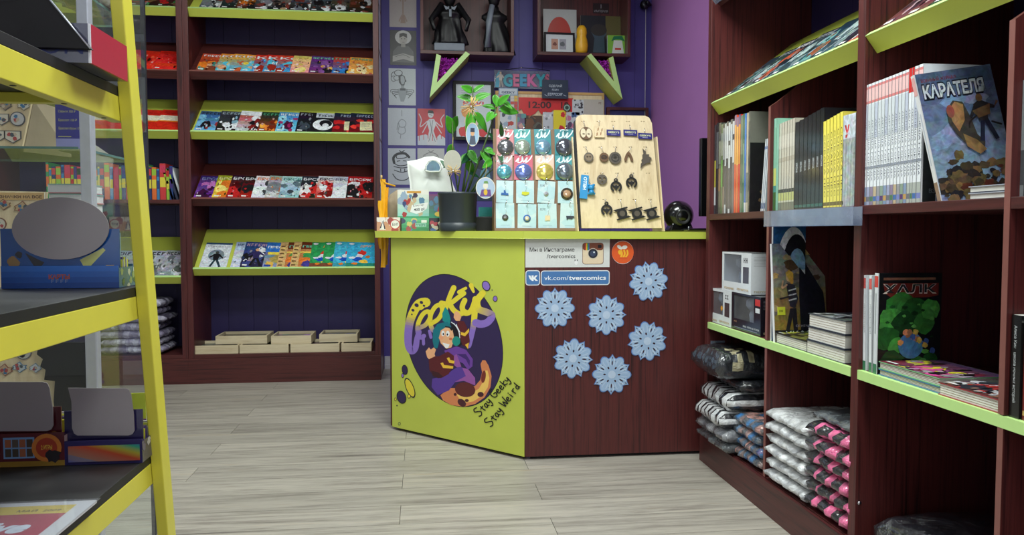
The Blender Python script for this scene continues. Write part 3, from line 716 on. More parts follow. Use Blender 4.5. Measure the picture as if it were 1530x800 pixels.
# row 1 (top, only the lower parts in view)
px = [296, 327, 350, 377, 404, 430, 462, 492, 520]
cl = [((90, 100, 100), (200, 200, 196)), (BK, (90, 90, 96)), ((60, 40, 30), OR), (BK, (140, 140, 150)), ((30, 40, 46), (180, 150, 120)), (BK, (110, 116, 126)), ((40, 44, 50), (90, 100, 110)), ((30, 30, 34), (100, 90, 84)), ((40, 26, 24), (120, 70, 50))]
row(2.425, 14, px, [P_gen(a, b, [WH, BK, b, (130, 60, 50)], '*', nb=8) for a, b in cl],
    ['pale grey comic book at the left end of the top sloping shelf'] + ['dark comic book, %s from the left on the top sloping shelf' % ORD[i] for i in range(1, 8)] + ['dark brown comic book at the right end of the top sloping shelf'], 'comics on the top sloping shelf')
# row 2
px = [291, 320, 339, 358, 374, 391, 410, 432, 460, 495, 519]
kp = P_gen((80, 170, 206), (236, 150, 50), [YL, (200, 90, 50), (90, 190, 220), TN], 'КО', WH, .8, .13, 7, tw=.6)
kq = P_gen((60, 150, 206), (216, 60, 40), [BL, (80, 190, 220), (150, 40, 30), WH], 'КО', WH, .74, .16, 7, tw=.8)
pt = [P_gen((120, 60, 40), (200, 70, 40), [OR, TN, (60, 140, 130)], '*', WH), kp, kp, kp, kq, kq, kq, P_gen((230, 150, 150), (226, 196, 120), [(232, 214, 130), (210, 180, 90), (235, 190, 160)], '*', (220, 190, 90), nb=6),
      P_gen((104, 50, 110), (90, 50, 120), [(220, 170, 80), BK, (130, 80, 150)], '*', (110, 190, 160)), P_gen((50, 110, 180), (196, 50, 40), [BK, YL, BL], '*', (110, 180, 140)), P_gen((226, 170, 90), (230, 150, 60), [(236, 216, 160), (236, 220, 170), (190, 90, 70)], '*', (90, 170, 130), nb=5)]
lb = ['dark red and orange comic book at the left end of the upper wooden sloping shelf', 'yellow and blue comic book right after the dark red one', 'yellow and blue comic book, middle of three alike', 'yellow and blue comic book, third of three alike',
      'red and blue comic book with white letters, first of three alike', 'red and blue comic book with white letters, middle of three alike', 'red and blue comic book with white letters, third of three alike', 'pale yellow comic book left of the purple one',
      'purple comic book with a green title on the upper wooden shelf', 'red comic book with a black figure, between the purple and the orange one', 'orange and cream comic book at the right end of the upper wooden shelf']
row(2.025, 107, px, pt, lb, 'comics on the upper wooden sloping shelf', h=.245)
# row 3
px = [288, 320, 350, 383, 410, 440, 462, 495, 520]
pt = [P_gen((110, 170, 206), (60, 90, 140), [BK, (150, 50, 50), SK], '*', (40, 40, 60)), P_gen(BK, (60, 66, 74), [WH, BK, (130, 170, 190), WH], '*', (150, 170, 180), nb=8), P_gen((190, 190, 190), (180, 60, 50), [(120, 30, 30), WH, BK], None, nb=8, band=WH),
      P_gen((150, 50, 30), (20, 60, 44), [(224, 130, 50), (236, 170, 60), (120, 40, 20)], '*', (80, 150, 110)), P_gen((110, 190, 216), (60, 140, 190), [(150, 210, 225), (150, 40, 90), (70, 20, 50)], '*', WH, nb=5), P_gen((30, 34, 40), BK, [BK, (60, 70, 80)], '*', (140, 150, 160)),
      None, None, None]
def p_crescent(A, w, h, rng):
    A.rect(0, 0, w, h, BK); A.rect(w*.15, h*.75, w, h, (190, 196, 206)); glyph_bar(A, w*.25, h*.8, w*.7, h*.12, (40, 50, 60), rng)
    A.ell(w*.45, h*.38, w*.38, h*.28, 0, WH, 24); A.ell(w*.55, h*.45, w*.24, h*.18, 10, BK, 20); A.ell(w*.55, h*.36, w*.12, h*.1, 0, WH)
    A.rect(w*.1, 0, w*.9, h*.08, BK)
def p_note(A, w, h, rng):
    A.grad((110, 20, 26), (30, 40, 60), 5); glyph_bar(A, w*.25, h*.8, w*.7, h*.12, (150, 160, 180), rng)
    for i in range(7): A.blob(rng.uniform(0, 1)*w, rng.uniform(.1, .7)*h, w*.14, [RD, BK, (220, 60, 50)][i % 3], rng)
    A.poly([(w*.45, h*.12), (w*.95, h*.15), (w*.9, h*.6), (w*.42, h*.56)], (216, 210, 170))
    for k in range(4): A.stroke([(w*.52, h*(.25+k*.08)), (w*.82, h*(.26+k*.08))], h*.012, (90, 90, 80), cap=False)
pt[6] = p_crescent; pt[7] = p_note; pt[8] = p_note
lb = ['blue comic book with a red corner at the left end of the upper lime shelf', 'black and white comic book, second on the upper lime shelf', 'red comic book with a white title band on the upper lime shelf', 'dark green comic book with an orange face',
      'light blue comic book with a magenta shape', 'black comic book left of the white crescent one', 'black comic book with a big white crescent', 'red comic book with a cream note, the left of two alike', 'red comic book with a cream note at the right end of the upper lime shelf']
row(1.640, 196, px, pt, lb, 'comics on the upper lime sloping shelf', h=.255, w=.172, wlist={2: .16})
# row 4
px = [288, 315, 336, 356, 374, 394, 415, 445, 470, 495, 516]
def bp(c0, c1, ac, tc, band=None, nb=6): return P_gen(c0, c1, ac, 'БРСРК', tc, .8, .12, nb, band=band, sc=1.2)
pt = [bp((130, 70, 160), (60, 36, 110), [(60, 20, 60), (190, 110, 180), (100, 40, 140)], (120, 130, 170)), bp((230, 190, 60), (150, 160, 40), [YL, (240, 220, 120), OR], (220, 220, 150)), bp((150, 26, 30), (50, 20, 30), [RD, BK, RD, (80, 10, 16)], WH), bp((170, 26, 30), (40, 20, 30), [RD, BK, RD, (80, 10, 16)], WH),
      bp(WH, (216, 222, 226), [(60, 60, 66), WH, (200, 205, 210)], OR, nb=4), bp((176, 180, 184), (150, 156, 160), [(120, 124, 130), (190, 194, 198), (190, 110, 70)], OR), bp((150, 186, 200), (176, 206, 216), [(90, 110, 120), (130, 160, 176), (60, 66, 76)], (40, 120, 110), nb=5), bp(BK, (40, 44, 50), [RD, BK, (200, 40, 40), (220, 220, 220)], WH, nb=9),
      bp((200, 60, 50), (206, 210, 214), [RD, WH, (110, 20, 20)], BK, nb=8), bp((210, 216, 222), (190, 200, 210), [WH, (50, 54, 60), WH], (90, 100, 110), nb=4), bp((150, 24, 28), (180, 28, 32), [BK, (220, 220, 224), RD, BK], WH, (170, 26, 32), 9)]
lb = ['purple comic book at the left end of the lower wooden sloping shelf', 'yellow green comic book right of the purple one', 'red and black comic book, first of two alike on the lower wooden shelf', 'red and black comic book, second of two alike on the lower wooden shelf', 'white comic book with an orange title', 'grey comic book right of the white one with an orange title',
      'pale blue comic book in the middle of the lower wooden shelf', 'black comic book with red splashes right of the pale blue one', 'white and red comic book with a black title', 'narrow showing white comic book left of the red one', 'red comic book titled БРСРК at the right end of the lower wooden shelf']
row(1.207, 298, px, pt, lb, 'comics on the lower wooden sloping shelf', h=.255)
# row 5
px = [296, 343, 357, 391, 412, 432, 461, 480, 496, 516]
def p_globe(A, w, h, rng):
    A.grad((206, 214, 222), (220, 226, 232), 4); A.text('ТОЧКА ЗРЕНИЯ', w*.08, h*.82, h*.06, (70, 76, 84), width=w*.82); A.rect(0, h*.93, w, h, (50, 80, 120))
    A.ell(w*.5, h*.5, w*.3, h*.22, 0, (120, 134, 146)); A.blob(w*.45, h*.52, w*.14, (160, 176, 180), rng); figure(A, w*.52, h*.03, h*.62, (BK, (40, 60, 70), (60, 60, 60)), rng)
def p_pres(A, w, h, rng):
    A.grad((150, 160, 190), (110, 120, 130), 5, 0, h*.6, 14, rng); A.rect(0, h*.6, w, h, (50, 110, 190)); A.text('ПРЕСТУ', w*.06, h*.76, h*.12, WH, .03, width=w*.85)
    A.rect(w*.1, h*.5, w*.6, h*.6, YL); A.blob(w*.5, h*.3, w*.25, (170, 150, 80), rng); A.blob(w*.25, h*.12, w*.18, (226, 180, 80), rng); A.rect(w*.05, h*.02, w*.3, h*.1, (40, 70, 150))
def p_brown(A, w, h, rng):
    A.rect(0, 0, w, h, (206, 170, 110)); A.rect(w*.3, h*.7, w, h, (110, 50, 30)); A.text('ГЕЕК', w*.35, h*.78, h*.12, (90, 200, 170), .03, width=w*.6)
    for k in range(6): A.rect(w*.04, h*(.05+k*.15), w*.2, h*(.1+k*.15), (96, 70, 40))
    A.rect(w*.3, 0, w, h*.68, (190, 120, 70)); A.blob(w*.62, h*.45, w*.2, GN, rng); A.blob(w*.55, h*.28, w*.22, (226, 120, 50), rng); A.blob(w*.6, h*.12, w*.2, (70, 60, 140), rng); A.rect(w*.3, h*.56, w, h*.62, (236, 200, 90))
def p_bird(c, c2):
    def f(A, w, h, rng):
        A.rect(0, 0, w, h, c); A.rect(0, 0, w, h*.15, c2); A.ell(w*.15, h*.93, w*.1, h*.04, 0, WH); A.text('ДРУГ', w*.45, h*.8, h*.11, (224, 150, 60), .03, width=w*.45)
        A.blob(w*.55, h*.55, w*.15, (206, 50, 40), rng); A.blob(w*.45, h*.42, w*.13, WH, rng); A.blob(w*.4, h*.3, w*.18, (30, 80, 180), rng, .7); A.blob(w*.2, h*.36, w*.12, WH, rng, .5)
        A.blob(w*.6, h*.2, w*.16, (236, 190, 70), rng, .6); A.blob(w*.75, h*.4, w*.08, (190, 110, 50), rng); A.blob(w*.3, h*.12, w*.1, OR, rng, .6)
    return f
pt = [p_globe, P_gen((200, 210, 224), (180, 196, 216), [(206, 170, 150), (220, 226, 234), (110, 120, 140)], '*', (90, 110, 140), nb=5), P_gen((40, 44, 60), (50, 80, 140), [WH, (60, 70, 130), (150, 130, 140), BK], '*', (180, 150, 170), nb=9, fig=((50, 44, 90), BK, TN)), p_pres, p_brown, p_brown, p_bird((46, 150, 84), (120, 70, 50)), p_bird((46, 150, 84), (120, 70, 50)), p_bird((70, 176, 206), (60, 150, 160)), p_bird((60, 170, 210), (40, 130, 110))]
lb = ['white comic book with a grey globe at the left end of the lower lime shelf', 'white comic book with a pink patch, second on the lower lime shelf', 'dark blue comic book with small figures', 'blue comic book titled ПРЕСТУ with a yellow band', 'tan and brown comic book, first of two alike', 'tan and brown comic book, second of two alike',
      'green comic book with a red headed bird, first of two alike', 'green comic book with a red headed bird, second of two alike', 'light blue comic book partly covered by its neighbour', 'light blue comic book at the right end of the lower lime shelf']
row(.752, 403, px, pt, lb, 'comics on the lower lime sloping shelf', h=.262, wlist={9: .19, 8: .18})

# left unit (seen through the display case)
Mx = -2.714
reds = P_gen((226, 50, 36), (216, 40, 30), [(236, 66, 46), (200, 30, 26), (236, 90, 60)], None, nb=2)
def p_band(A, w, h, rng): A.rect(0, 0, w, h, (206, 40, 26)); A.rect(0, h*.45, w, h*.72, (232, 224, 200)); A.rect(0, h*.42, w, h*.47, (236, 130, 40)); A.text('КОМИКС', w*.1, h*.8, h*.1, (150, 20, 20), width=w*.8)
for z, yb_, pxs, pt_, grp, lbt in ((2.425, 14, [66, 100, 150, 190, 232], [P_gen((50, 36, 34), (110, 50, 40), [RD, BK, GN, (120, 90, 60)], '*', nb=8)]*5, 'comics on the top shelf of the left bookcase', 'dark red and green comic book on the top lime shelf, %s from the left'),
                                   (2.025, 107, [70, 100, 150, 186, 226], [reds]*5, 'red comics behind the display case', 'bright red comic book on the wooden shelf behind the display case, %s from the left'),
                                   (1.64, 196, [66, 100, 148, 186, 228], [p_band]*5, 'red comics with a cream band', 'red comic book with a cream band behind the display case, %s from the left'),
                                   (.70, 415, [150, 196, 234], [P_gen((150, 156, 160), (180, 186, 190), [(110, 116, 120), (196, 200, 204), (90, 96, 90)], '*', (60, 60, 60), nb=6)]*3, 'grey magazines on the low lime shelf', 'grey magazine on the low lime shelf behind the display case, %s from the left')):
    M = back_frame(Mx, z)
    for i, p in enumerate(pxs):
        j = [.05, -.04, .06, -.05, .03][i] if z > 2 and z < 2.1 else 0
        comic('comic_book', M, PY(p, yb_, YB).x-Mx, .2 if z < 2.1 else .17, .26, pt_[i], lbt % ORD[i], grp, jig=j, seed=i*7+int(z*10))
# standing spines on the flat shelf of the left unit
SP = [((60, 150, 90), 4), ((206, 196, 60), 3), ((40, 60, 110), 5), ((226, 110, 50), 7), ((60, 130, 180), 5), ((206, 60, 60), 8), ((150, 190, 60), 4), ((40, 70, 130), 5), ((206, 60, 90), 7), ((196, 40, 44), 5), ((70, 50, 120), 4), ((40, 70, 40), 5), ((30, 30, 34), 4)]
rng = random.Random(5); x = PY(64, 300, YB).x; e_ = PY(252, 300, YB).x; i = 0
def spine(name, M, t, d, h, col, bands, label, group, rng, txt=None, tcol=(240, 240, 240), mat='print_gloss', pages=(214, 210, 198), tsize=.6, cat='book'):
    """book standing with its spine to the viewer: u along the row, v up, n towards the viewer; pages go to -n"""
    mb = MB(); mb.box(0, t, 0, h, -d, 0, mat, col, M=M)
    mb.box(.0012, t-.0012, h, h+.0002, -d+.003, -.003, 'paper', M=M)
    A = Art(t, h)
    for (y0, y1, c) in bands: A.rect(0, y0*h, t, y1*h, c)
    if txt:
        s_, y_, ln = txt; A.text(s_, t*.28, h*y_+ln*h, t*tsize, tcol, width=ln*h, rot=-math.pi/2)
    A.rect(0, 0, t*.06, h, tuple(v*.6 for v in col)); A.rect(t*.94, 0, t, h, tuple(v*.6 for v in col))
    A.put(mb, M, mat)
    return mb.build(name, label=label, cat=cat, group=group)
CN = {SP[k][0]: n_ for k, n_ in enumerate(('green', 'yellow', 'navy', 'orange', 'blue', 'red', 'lime', 'dark blue', 'pink', 'crimson', 'purple', 'dark green', 'black'))}; NB_ = 34
while x < e_:
    c, t = SP[i % len(SP)]; t = t*.0042*rng.uniform(.8, 1.2); h = rng.choice([.2, .21, .235, .22])
    c2 = SP[(i+3) % len(SP)][0]
    spine('book', frame(Vector((x, YB+.05, 1.2005)), (1, 0, 0), (0, 0, 1)), t, .16, h, c, [(.35, .62, (224, 206, 70) if i % 3 else c2), (.75, .95, c2)], ('slim %s spined book behind the display case, %s from the left' % (CN.get(c, 'dark'), ORD[i] if i < 20 else ORD[19-(i-20)%20].replace('th', 'th')+' counted') if i < 20 else 'slim %s spined book behind the display case, %s from the right' % (CN.get(c, 'dark'), ORD[max(0, NB_-1-i)])), 'slim books on the flat shelf behind the display case', rng)
    x += t+.0012; i += 1
for k in range(3):
    Ml = frame(Vector((PY(253+k*4, 300, YB).x+.012*k, YB+.05, 1.2005)), (math.cos(.28), 0, math.sin(.28)), (-math.sin(.28), 0, math.cos(.28)))
    spine('book', Ml @ Matrix.Translation((.0, 0, 0)), .014, .16, .215, [(40, 44, 60), (50, 56, 80), (214, 218, 222)][k], [(.5, .8, (170, 200, 60))] if k < 2 else [], ['dark book leaning left beside the upright books, %s' % ORD[k], 'dark blue book leaning left with a green band', 'white spined book leaning against the dark ones'][k], 'leaning books behind the display case', rng)

# ------------------------------------------------------------------ wooden trays on the bottom shelf
def tray(px0, px1, ytop, ybot, Y, z, label, ink):
    p0 = PY(px0, ybot, Y); p1 = PY(px1, ybot, Y); w = p1.x-p0.x; h = .055; d = .24
    r = empty('wooden_tray', ((p0.x+p1.x)/2, Y+d/2, z), label=label, cat='tray', group='pale wooden trays on the bottom shelf')
    x0, x1 = p0.x, p1.x-.004
    b = MB(); b.box(x0, x1, Y, Y+.012, z, z+h, 'raw_wood'); b.box(x0, x1, Y+d-.012, Y+d, z, z+h, 'raw_wood'); b.box(x0, x0+.012, Y+.012, Y+d-.012, z, z+h, 'raw_wood'); b.box(x1-.012, x1, Y+.012, Y+d-.012, z, z+h, 'raw_wood')
    b.box(x0+.012, x1-.012, Y+.012, Y+d-.012, z, z+.01, 'raw_wood'); b.build('frame', r, bevel=.0008)
    c = MB(); M = frame(Vector((x0+.014, Y+.014, z+.038)), (1, 0, 0), (0, 1, 0)); W_, H_ = x1-x0-.028, d-.028
    c.box(0, W_, 0, H_, -.02, 0, 'paper', M=M); a = Art(W_, H_); rg = random.Random(int(px0)); a.grad(ink, tuple(v*.5 for v in ink), 5, jit=12, rng=rg)
    for k in range(7): a.blob(rg.uniform(0, W_), rg.uniform(0, H_), .03, tuple(rg.uniform(.3, 1.4)*v for v in ink), rg)
    a.put(c, M, 'cover'); c.build('contents', r)
ZS = .1903
for i, (a, b) in enumerate(((287, 357), (358, 432), (434, 508), (510, 556))):
    tray(a, b, 514, 530, YB+.02, ZS, ['leftmost wooden tray of the lower row on the bottom shelf', 'second wooden tray of the lower row', 'third wooden tray of the lower row', 'narrow wooden tray at the right end of the lower row'][i], [(60, 70, 76), (80, 90, 84), (60, 66, 80), (56, 52, 62)][i])
for i, (a, b) in enumerate(((322, 400), (405, 466), (477, 535))):
    tray(a, b, 497, 513, YB+[.07, .035, .08][i], ZS+.0555, ['wooden tray with a dark picture lying on the first two trays', 'wooden tray with a pale blue picture, middle of the upper row', 'wooden tray with a blue sheet at the right of the upper row'][i], [(50, 62, 56), (130, 140, 160), (40, 80, 130)][i])

# ------------------------------------------------------------------ plastic wrapped garments
def bag(M, w, d, h, cols, label, group, seed, stripes=None, over=.0, cat='clothing', name='wrapped_garment'):
    """soft folded parcel: w along u, h up (v), d along -n"""
    rg = random.Random(seed); nu, nd = 23, 15; vs = []; off = Vector((rg.uniform(0, 50), rg.uniform(0, 50), 3))
    def shape(i, j, top):
        u = i/(nu-1)*2-1; q = j/(nd-1)*2-1
        e = max(0, 1-abs(u)**8)*max(0, 1-abs(q)**8); e = .3+.7*e**.3
        px_ = u*(1-.04*abs(q)**3)*w/2+w/2; pn = -(q*.5+.5)*d
        nz = mnoise.noise(Vector((u*1.9, q*1.9, top*2.0))+off)*.5+mnoise.noise(Vector((u*5, q*5, top))+off)*.3
        hh = h/2*e*(1+.22*nz)+.004*mnoise.noise(Vector((u*9, q*4+u*3, top*3))+off)
        px_ += .010*mnoise.noise(Vector((q*4, top*.5+u*3, 7))+off); pn += .012*mnoise.noise(Vector((u*4, top*.5+q*3, 9))+off)
        return (px_, h/2+(hh if top else -hh), pn)
    for top in (1, 0):
        for j in range(nd):
            for i in range(nu): vs.append(shape(i, j, top))
    fs = []; N = nu*nd
    for j in range(nd-1):
        for i in range(nu-1):
            a = j*nu+i; fs.append((a, a+1, a+1+nu, a+nu)); fs.append((N+a+nu, N+a+1+nu, N+a+1, N+a))
    for i in range(nu-1): fs.append((i, N+i, N+i+1, i+1)); a = (nd-1)*nu+i; fs.append((a, a+1, N+a+1, N+a))
    for j in range(nd-1): a = j*nu; fs.append((a, a+nu, N+a+nu, N+a)); b = j*nu+nu-1; fs.append((b, N+b, N+b+nu, b+nu))
    def col(f):
        i = (f[0] % N) % nu; j = (f[0] % N)//nu
        if stripes: return stripes(i, j, f[0] < N)
        v = max(0, min(.999, mnoise.noise(Vector((i*.22, j*.22, seed)))*.9+.5))*(len(cols)-1); k = int(v); t = v-k
        return tuple(cols[k][c_]*(1-t)+cols[min(k+1, len(cols)-1)][c_]*t for c_ in range(3))
    mb = MB(); mb.mesh(vs, fs, 'plastic_wrap', col, True, M)
    return mb.build(name, label=label, cat=cat, group=group)
zz = .197; hs = [.05, .048, .05, .052, .046, .05, .055]
for k, h in enumerate(hs):
    M = frame(Vector((PY(150, 500, YB).x-.03+.012*math.sin(k*2), YB+.02, zz)), (1, 0, 0), (0, 0, 1))
    bag(M, .40+.015*math.cos(k*3), .30, h, [(172, 166, 190), (120, 112, 140), (206, 204, 220), (90, 84, 104)], 'lilac grey plastic wrapped garment behind the display case, %s from the stack bottom' % ORD[k], 'lilac garments in plastic behind the display case', 40+k); zz += h*1.02

# ================================================================== RIGHT BOOKCASE CONTENTS
def rfr(px, z, dx=.02, y=300): return frame(Vector((XR+dx, PX(px, y, XR+dx)[1], z)), (0, -1, 0), (0, 0, 1))
def spines(pxs, ztops, cols, labels, group, z0=1.0702, d=.17, bands=None, txt=None, tcol=(240, 240, 240), lean=0, dx=.02, jit=0, yref=250, mat='print_gloss', seed=1, tsize=.6, cat='book'):
    rg = random.Random(seed); n = len(pxs)-1
    for i in range(n):
        ya = PX(pxs[i], yref, XR+dx)[1]; yb = PX(pxs[i+1], yref, XR+dx)[1]; t = ya-yb-.0006
        h = ztops[i] if isinstance(ztops, list) else ztops
        a = lean if not isinstance(lean, list) else lean[i]
        M = Matrix.Translation((XR+dx+jit*rg.random(), ya, z0)) @ Matrix.Rotation(a, 4, 'X') @ frame(Vector((0, 0, 0)), (0, -1, 0), (0, 0, 1))
        c = cols[i % len(cols)] if isinstance(cols, list) else cols
        spine('book', M, t, d, h, c, ((bands if isinstance(bands[0], tuple) else bands[i % len(bands)]) if bands else []), labels[i] if isinstance(labels, list) else labels % ORD[i], group, rg, txt, tcol, mat, tsize=tsize, cat=cat)
ht = lambda px, py, z0=1.0702, dx=.02: PX(px, py, XR+dx)[2]-z0
# left sub-bay: thin comics of many colours
pxs = [1058, 1061.5, 1064, 1067, 1070, 1073.5, 1077, 1080, 1082.5, 1085, 1088, 1091, 1094, 1097, 1100, 1103, 1106, 1109.5, 1112, 1115, 1118, 1120]
cs = [(40, 60, 80), (50, 54, 62), (44, 46, 56), (60, 64, 70), (40, 44, 50), (70, 76, 70), (90, 110, 80), (60, 64, 66), (200, 204, 208), (70, 74, 80), (210, 214, 218), (70, 74, 80), (206, 208, 212), (222, 90, 60), (226, 120, 70), (214, 60, 50), (110, 130, 110), (70, 120, 90), (50, 110, 190), (190, 180, 160), (120, 120, 110)]
bn = [[(0, .08, (60, 160, 220)), (.92, 1, (90, 170, 210)), (.4, .7, (200, 200, 206))], [(.2, .5, (120, 50, 50)), (.6, .8, (170, 176, 180))], [(.05, .25, (190, 194, 200)), (.45, .62, (150, 50, 50))], [(.1, .3, (200, 204, 210)), (.3, .6, (180, 170, 70))], [(.5, .9, (90, 94, 100))],
      [(.25, .5, (120, 90, 60)), (.55, .8, (110, 120, 110))], [(.3, .6, (90, 150, 70)), (.65, .9, (130, 140, 130))], [(.0, .3, (130, 120, 110)), (.6, .95, (150, 156, 160))], [(.1, .5, (70, 74, 90)), (.5, .53, (60, 60, 60))], [(.6, .95, (210, 214, 220))], [(.05, .5, (90, 90, 100)), (.75, .8, (70, 76, 84))], [(.6, .95, (200, 206, 212))], [(.0, .55, (110, 104, 110)), (.8, .86, (60, 66, 72))],
      [(.5, .9, (236, 170, 90)), (.9, 1, (150, 120, 150))], [(.5, .9, (240, 180, 90)), (.9, 1, (140, 110, 150))], [(.5, .9, (230, 150, 70)), (.9, 1, (110, 90, 140))], [(.2, .6, (90, 110, 90))], [(.3, .7, (110, 150, 120))], [(.5, 1, (60, 130, 210)), (0, .1, (200, 206, 214))], [(.1, .4, (110, 120, 120))], [(.2, .9, (70, 76, 80))]]
desc = ['dark book with blue ends', 'dark book with red lettering', 'dark book with a low white mark', 'dark book with a yellow stripe', 'plain dark grey book', 'brownish grey book', 'green spined book', 'dark book with a tan foot', 'white spined thin book, first of three', 'dark thin book between the first white ones', 'white spined thin book, second of three', 'dark thin book between the last white ones', 'white spined thin book, third of three', 'red book with orange top, first of three', 'red book with orange top, second of three', 'red book with orange top, third of three', 'grey green thin book', 'dull green thin book', 'bright blue thin book', 'beige thin book', 'grey thin book']
hs_ = [ht(1058, 187)-.002*abs(math.sin(i*1.7))*6-(0.01 if 5 < i < 13 else 0) for i in range(21)]
spines(pxs, hs_, cs, [d_+' at the left of the upper book row' for d_ in desc], 'thin books in the left part of the upper book row', bands=bn, seed=2)
# book shown at an angle with a black front, then three leaning white ones and a blue topped one
def cover_book(name, M, w, h, t, art, label, group=None, spine_col=(225, 225, 228), mat='cover', spine_art=None, cat='book', cover_col=(230, 230, 230)):
    """M: u right, v up, n to the viewer = front cover; the spine is on the left (-u)"""
    r = empty(name, M @ Vector((w/2, 0, -t/2)), label=label, cat=cat, group=group)
    p = MB(); p.box(.003, w-.004, .004, h-.004, -t+.002, -.002, 'paper', M=M); p.build('page_block', r)
    c = MB(); c.box(0, w, 0, h, -.0025, 0, 'print_gloss', cover_col, M=M); c.box(0, w, 0, h, -t, -t+.0025, 'print_gloss', cover_col, M=M); c.box(-.0025, .0006, 0, h, -t, 0, 'print_gloss', spine_col, M=M)
    a = Art(w, h); art(a, w, h, random.Random(7)); a.put(c, M, mat, .0002, .00004)
    if spine_art:
        Ms = M @ Matrix.Translation((-.0026, 0, -t)) @ Matrix(((0, 0, -1, 0), (0, 1, 0, 0), (1, 0, 0, 0), (0, 0, 0, 1)))
        a = Art(t, h); spine_art(a, t, h, random.Random(3)); a.put(c, Ms, 'print_gloss', .0002, .00004)
    c.build('cover', r); return r
y_ = PX(1122, 250, XR+.02)[1]
def p_dark(A, w, h, rng):
    A.rect(0, 0, w, h, (24, 22, 24))
    for k in range(6): A.blob(w*rng.uniform(.1, .6), h*rng.uniform(.1, .6), w*.05, (110, 90, 60), rng)
M = frame(Vector((XR+.02, PX(1121, 250, XR+.02)[1], 1.0702)), (1, 0, 0), (0, 0, 1))
cover_book('book', M, .16, .262, .006, p_dark, 'black covered comic standing behind the leaning white books', spine_col=(60, 60, 60), cover_col=(20, 20, 22))
for k in range(3):
    ya = PX(1136.5+k*2.4, 300, XR+.02)[1]
    M = Matrix.Translation((XR+.02, ya, 1.0702)) @ Matrix.Rotation(.125, 4, 'X') @ frame(Vector((0, 0, 0)), (0, -1, 0), (0, 0, 1))
    spine('book', M, .0075, .17, .262, (214, 222, 232), [(.0, .12, (60, 90, 140)), (.86, .9, (70, 110, 180)), (.0, .04, (220, 220, 225))], 'white spined book leaning left beside the divider, %s of three' % ORD[k], 'leaning white books by the divider', random.Random(k))
def p_bluetop(A, w, h, rng): A.rect(0, 0, w, h, (40, 44, 40)); A.rect(0, h*.86, w, h, (40, 120, 200)); A.rect(w*.55, h*.6, w, h*.86, (220, 206, 60)); A.blob(w*.5, h*.5, w*.15, (150, 110, 70), rng); A.blob(w*.4, h*.2, w*.2, (30, 34, 30), rng)
M = frame(Vector((XR+.075, 2.613, 1.0702)), (1, 0, 0), (0, 0, 1))
cover_book('book', M, .16, .268, .008, p_bluetop, 'black comic with a blue top band standing against the divider', cover_col=(40, 44, 50))
# right sub-bay
spines([1147.5, 1152, 1156, 1160], [ht(1150, 181)]*3, (150, 206, 184), 'mint green and yellow book, %s from the divider', 'mint green books', bands=[(0, .2, (70, 110, 60)), (.2, .27, (80, 150, 140)), (.27, .46, (206, 214, 120)), (.46, .9, (140, 196, 170))], seed=3, dx=.012)
spines([1160+i*3.86 for i in range(8)], [ht(1160, 187)+.001*i for i in range(7)], (196, 190, 176), 'beige spined book, %s of the seven beside the mint ones', 'beige spined books', bands=[(0, .09, (120, 124, 110)), (.09, .11, (200, 200, 180)), (.11, .2, (190, 192, 120)), (.2, .24, (70, 66, 50)), (.55, .6, (180, 172, 156)), (.7, .85, (206, 200, 188))], seed=4)
spines([1187.5+i*6.15 for i in range(8)], [ht(1188, 184)+.0035*i for i in range(7)], (30, 31, 36), 'black spined book with white lettering, %s from the left', 'black spined books with white lettering', bands=[(.02, .05, (50, 90, 80))], txt=('ИКОНА', .42, .11), tcol=(190, 196, 200), seed=5, dx=.016)
spines([1231+i*5.0 for i in range(7)], [ht(1231, 183)+.003*i for i in range(6)], (236, 220, 92), 'yellow spined book, %s from the left beside the black ones', 'yellow spined books', bands=[(.02, .06, (110, 90, 40))], txt=('СОБАКА ПЁС', .12, .72), tcol=(90, 76, 40), seed=6, dx=.012, tsize=.55, lean=-.03)
def p_wrapU(A, w, h, rng):
    A.rect(0, 0, w, h, (160, 168, 170)); A.rect(0, h*.74, w, h, (200, 206, 216)); A.text('У', w*.12, h*.76, h*.17, (196, 40, 40), .05, width=w*.4)
    for k in range(9): A.stroke([(w*k/9, 0), (w*(k/9+.05), h*.7)], w*.02, (196, 200, 200) if k % 2 else (120, 130, 130), cap=False)
M = frame(Vector((XR+.012, PX(1264, 250, XR+.02)[1]+.004, 1.0702)), (0, -1, 0), (0, 0, 1))
cover_book('book', M, .064, .265, .16, p_wrapU, 'shrink wrapped stack of books with a red letter, next to the yellow spines', cover_col=(150, 158, 160), spine_col=(150, 158, 160))
# clear holder hanging from the shelf edge
def holder(px0, px1, y0, y1, label, dx=-.03, z=None):
    a = PX(px0, y1, XR+dx); b = PX(px1, y1, XR+dx); zt = PX(px0, y0, XR+dx)[2]
    m = MB(); m.box(XR+dx, XR+dx+.0015, b.y, a.y, a.z, zt, 'clear_plastic'); m.box(XR+dx, -.003+XR, b.y, a.y, a.z, a.z+.0015, 'clear_plastic'); m.box(XR-.0035, XR-.002, b.y, a.y, a.z, zt, 'clear_plastic')
    m.build('price_holder', label=label, cat='holder')
holder(1141, 1274, 316, 339, 'clear plastic price holder hanging along the shelf edge below the black and yellow spines')
m = MB(); Mh = frame(Vector((XR-.006, 3.14, 1.968)), (0, -1, 0), (-sT, 0, cT)); m.box(0, 1.0, -.03, .045, 0, .0015, 'clear_plastic', M=Mh); m.box(0, 1.0, -.03, -.0285, -.02, 0, 'clear_plastic', M=Mh)
m.build('price_holder', label='clear plastic strip on the topmost sloping shelf edge of the right bookcase', cat='holder')
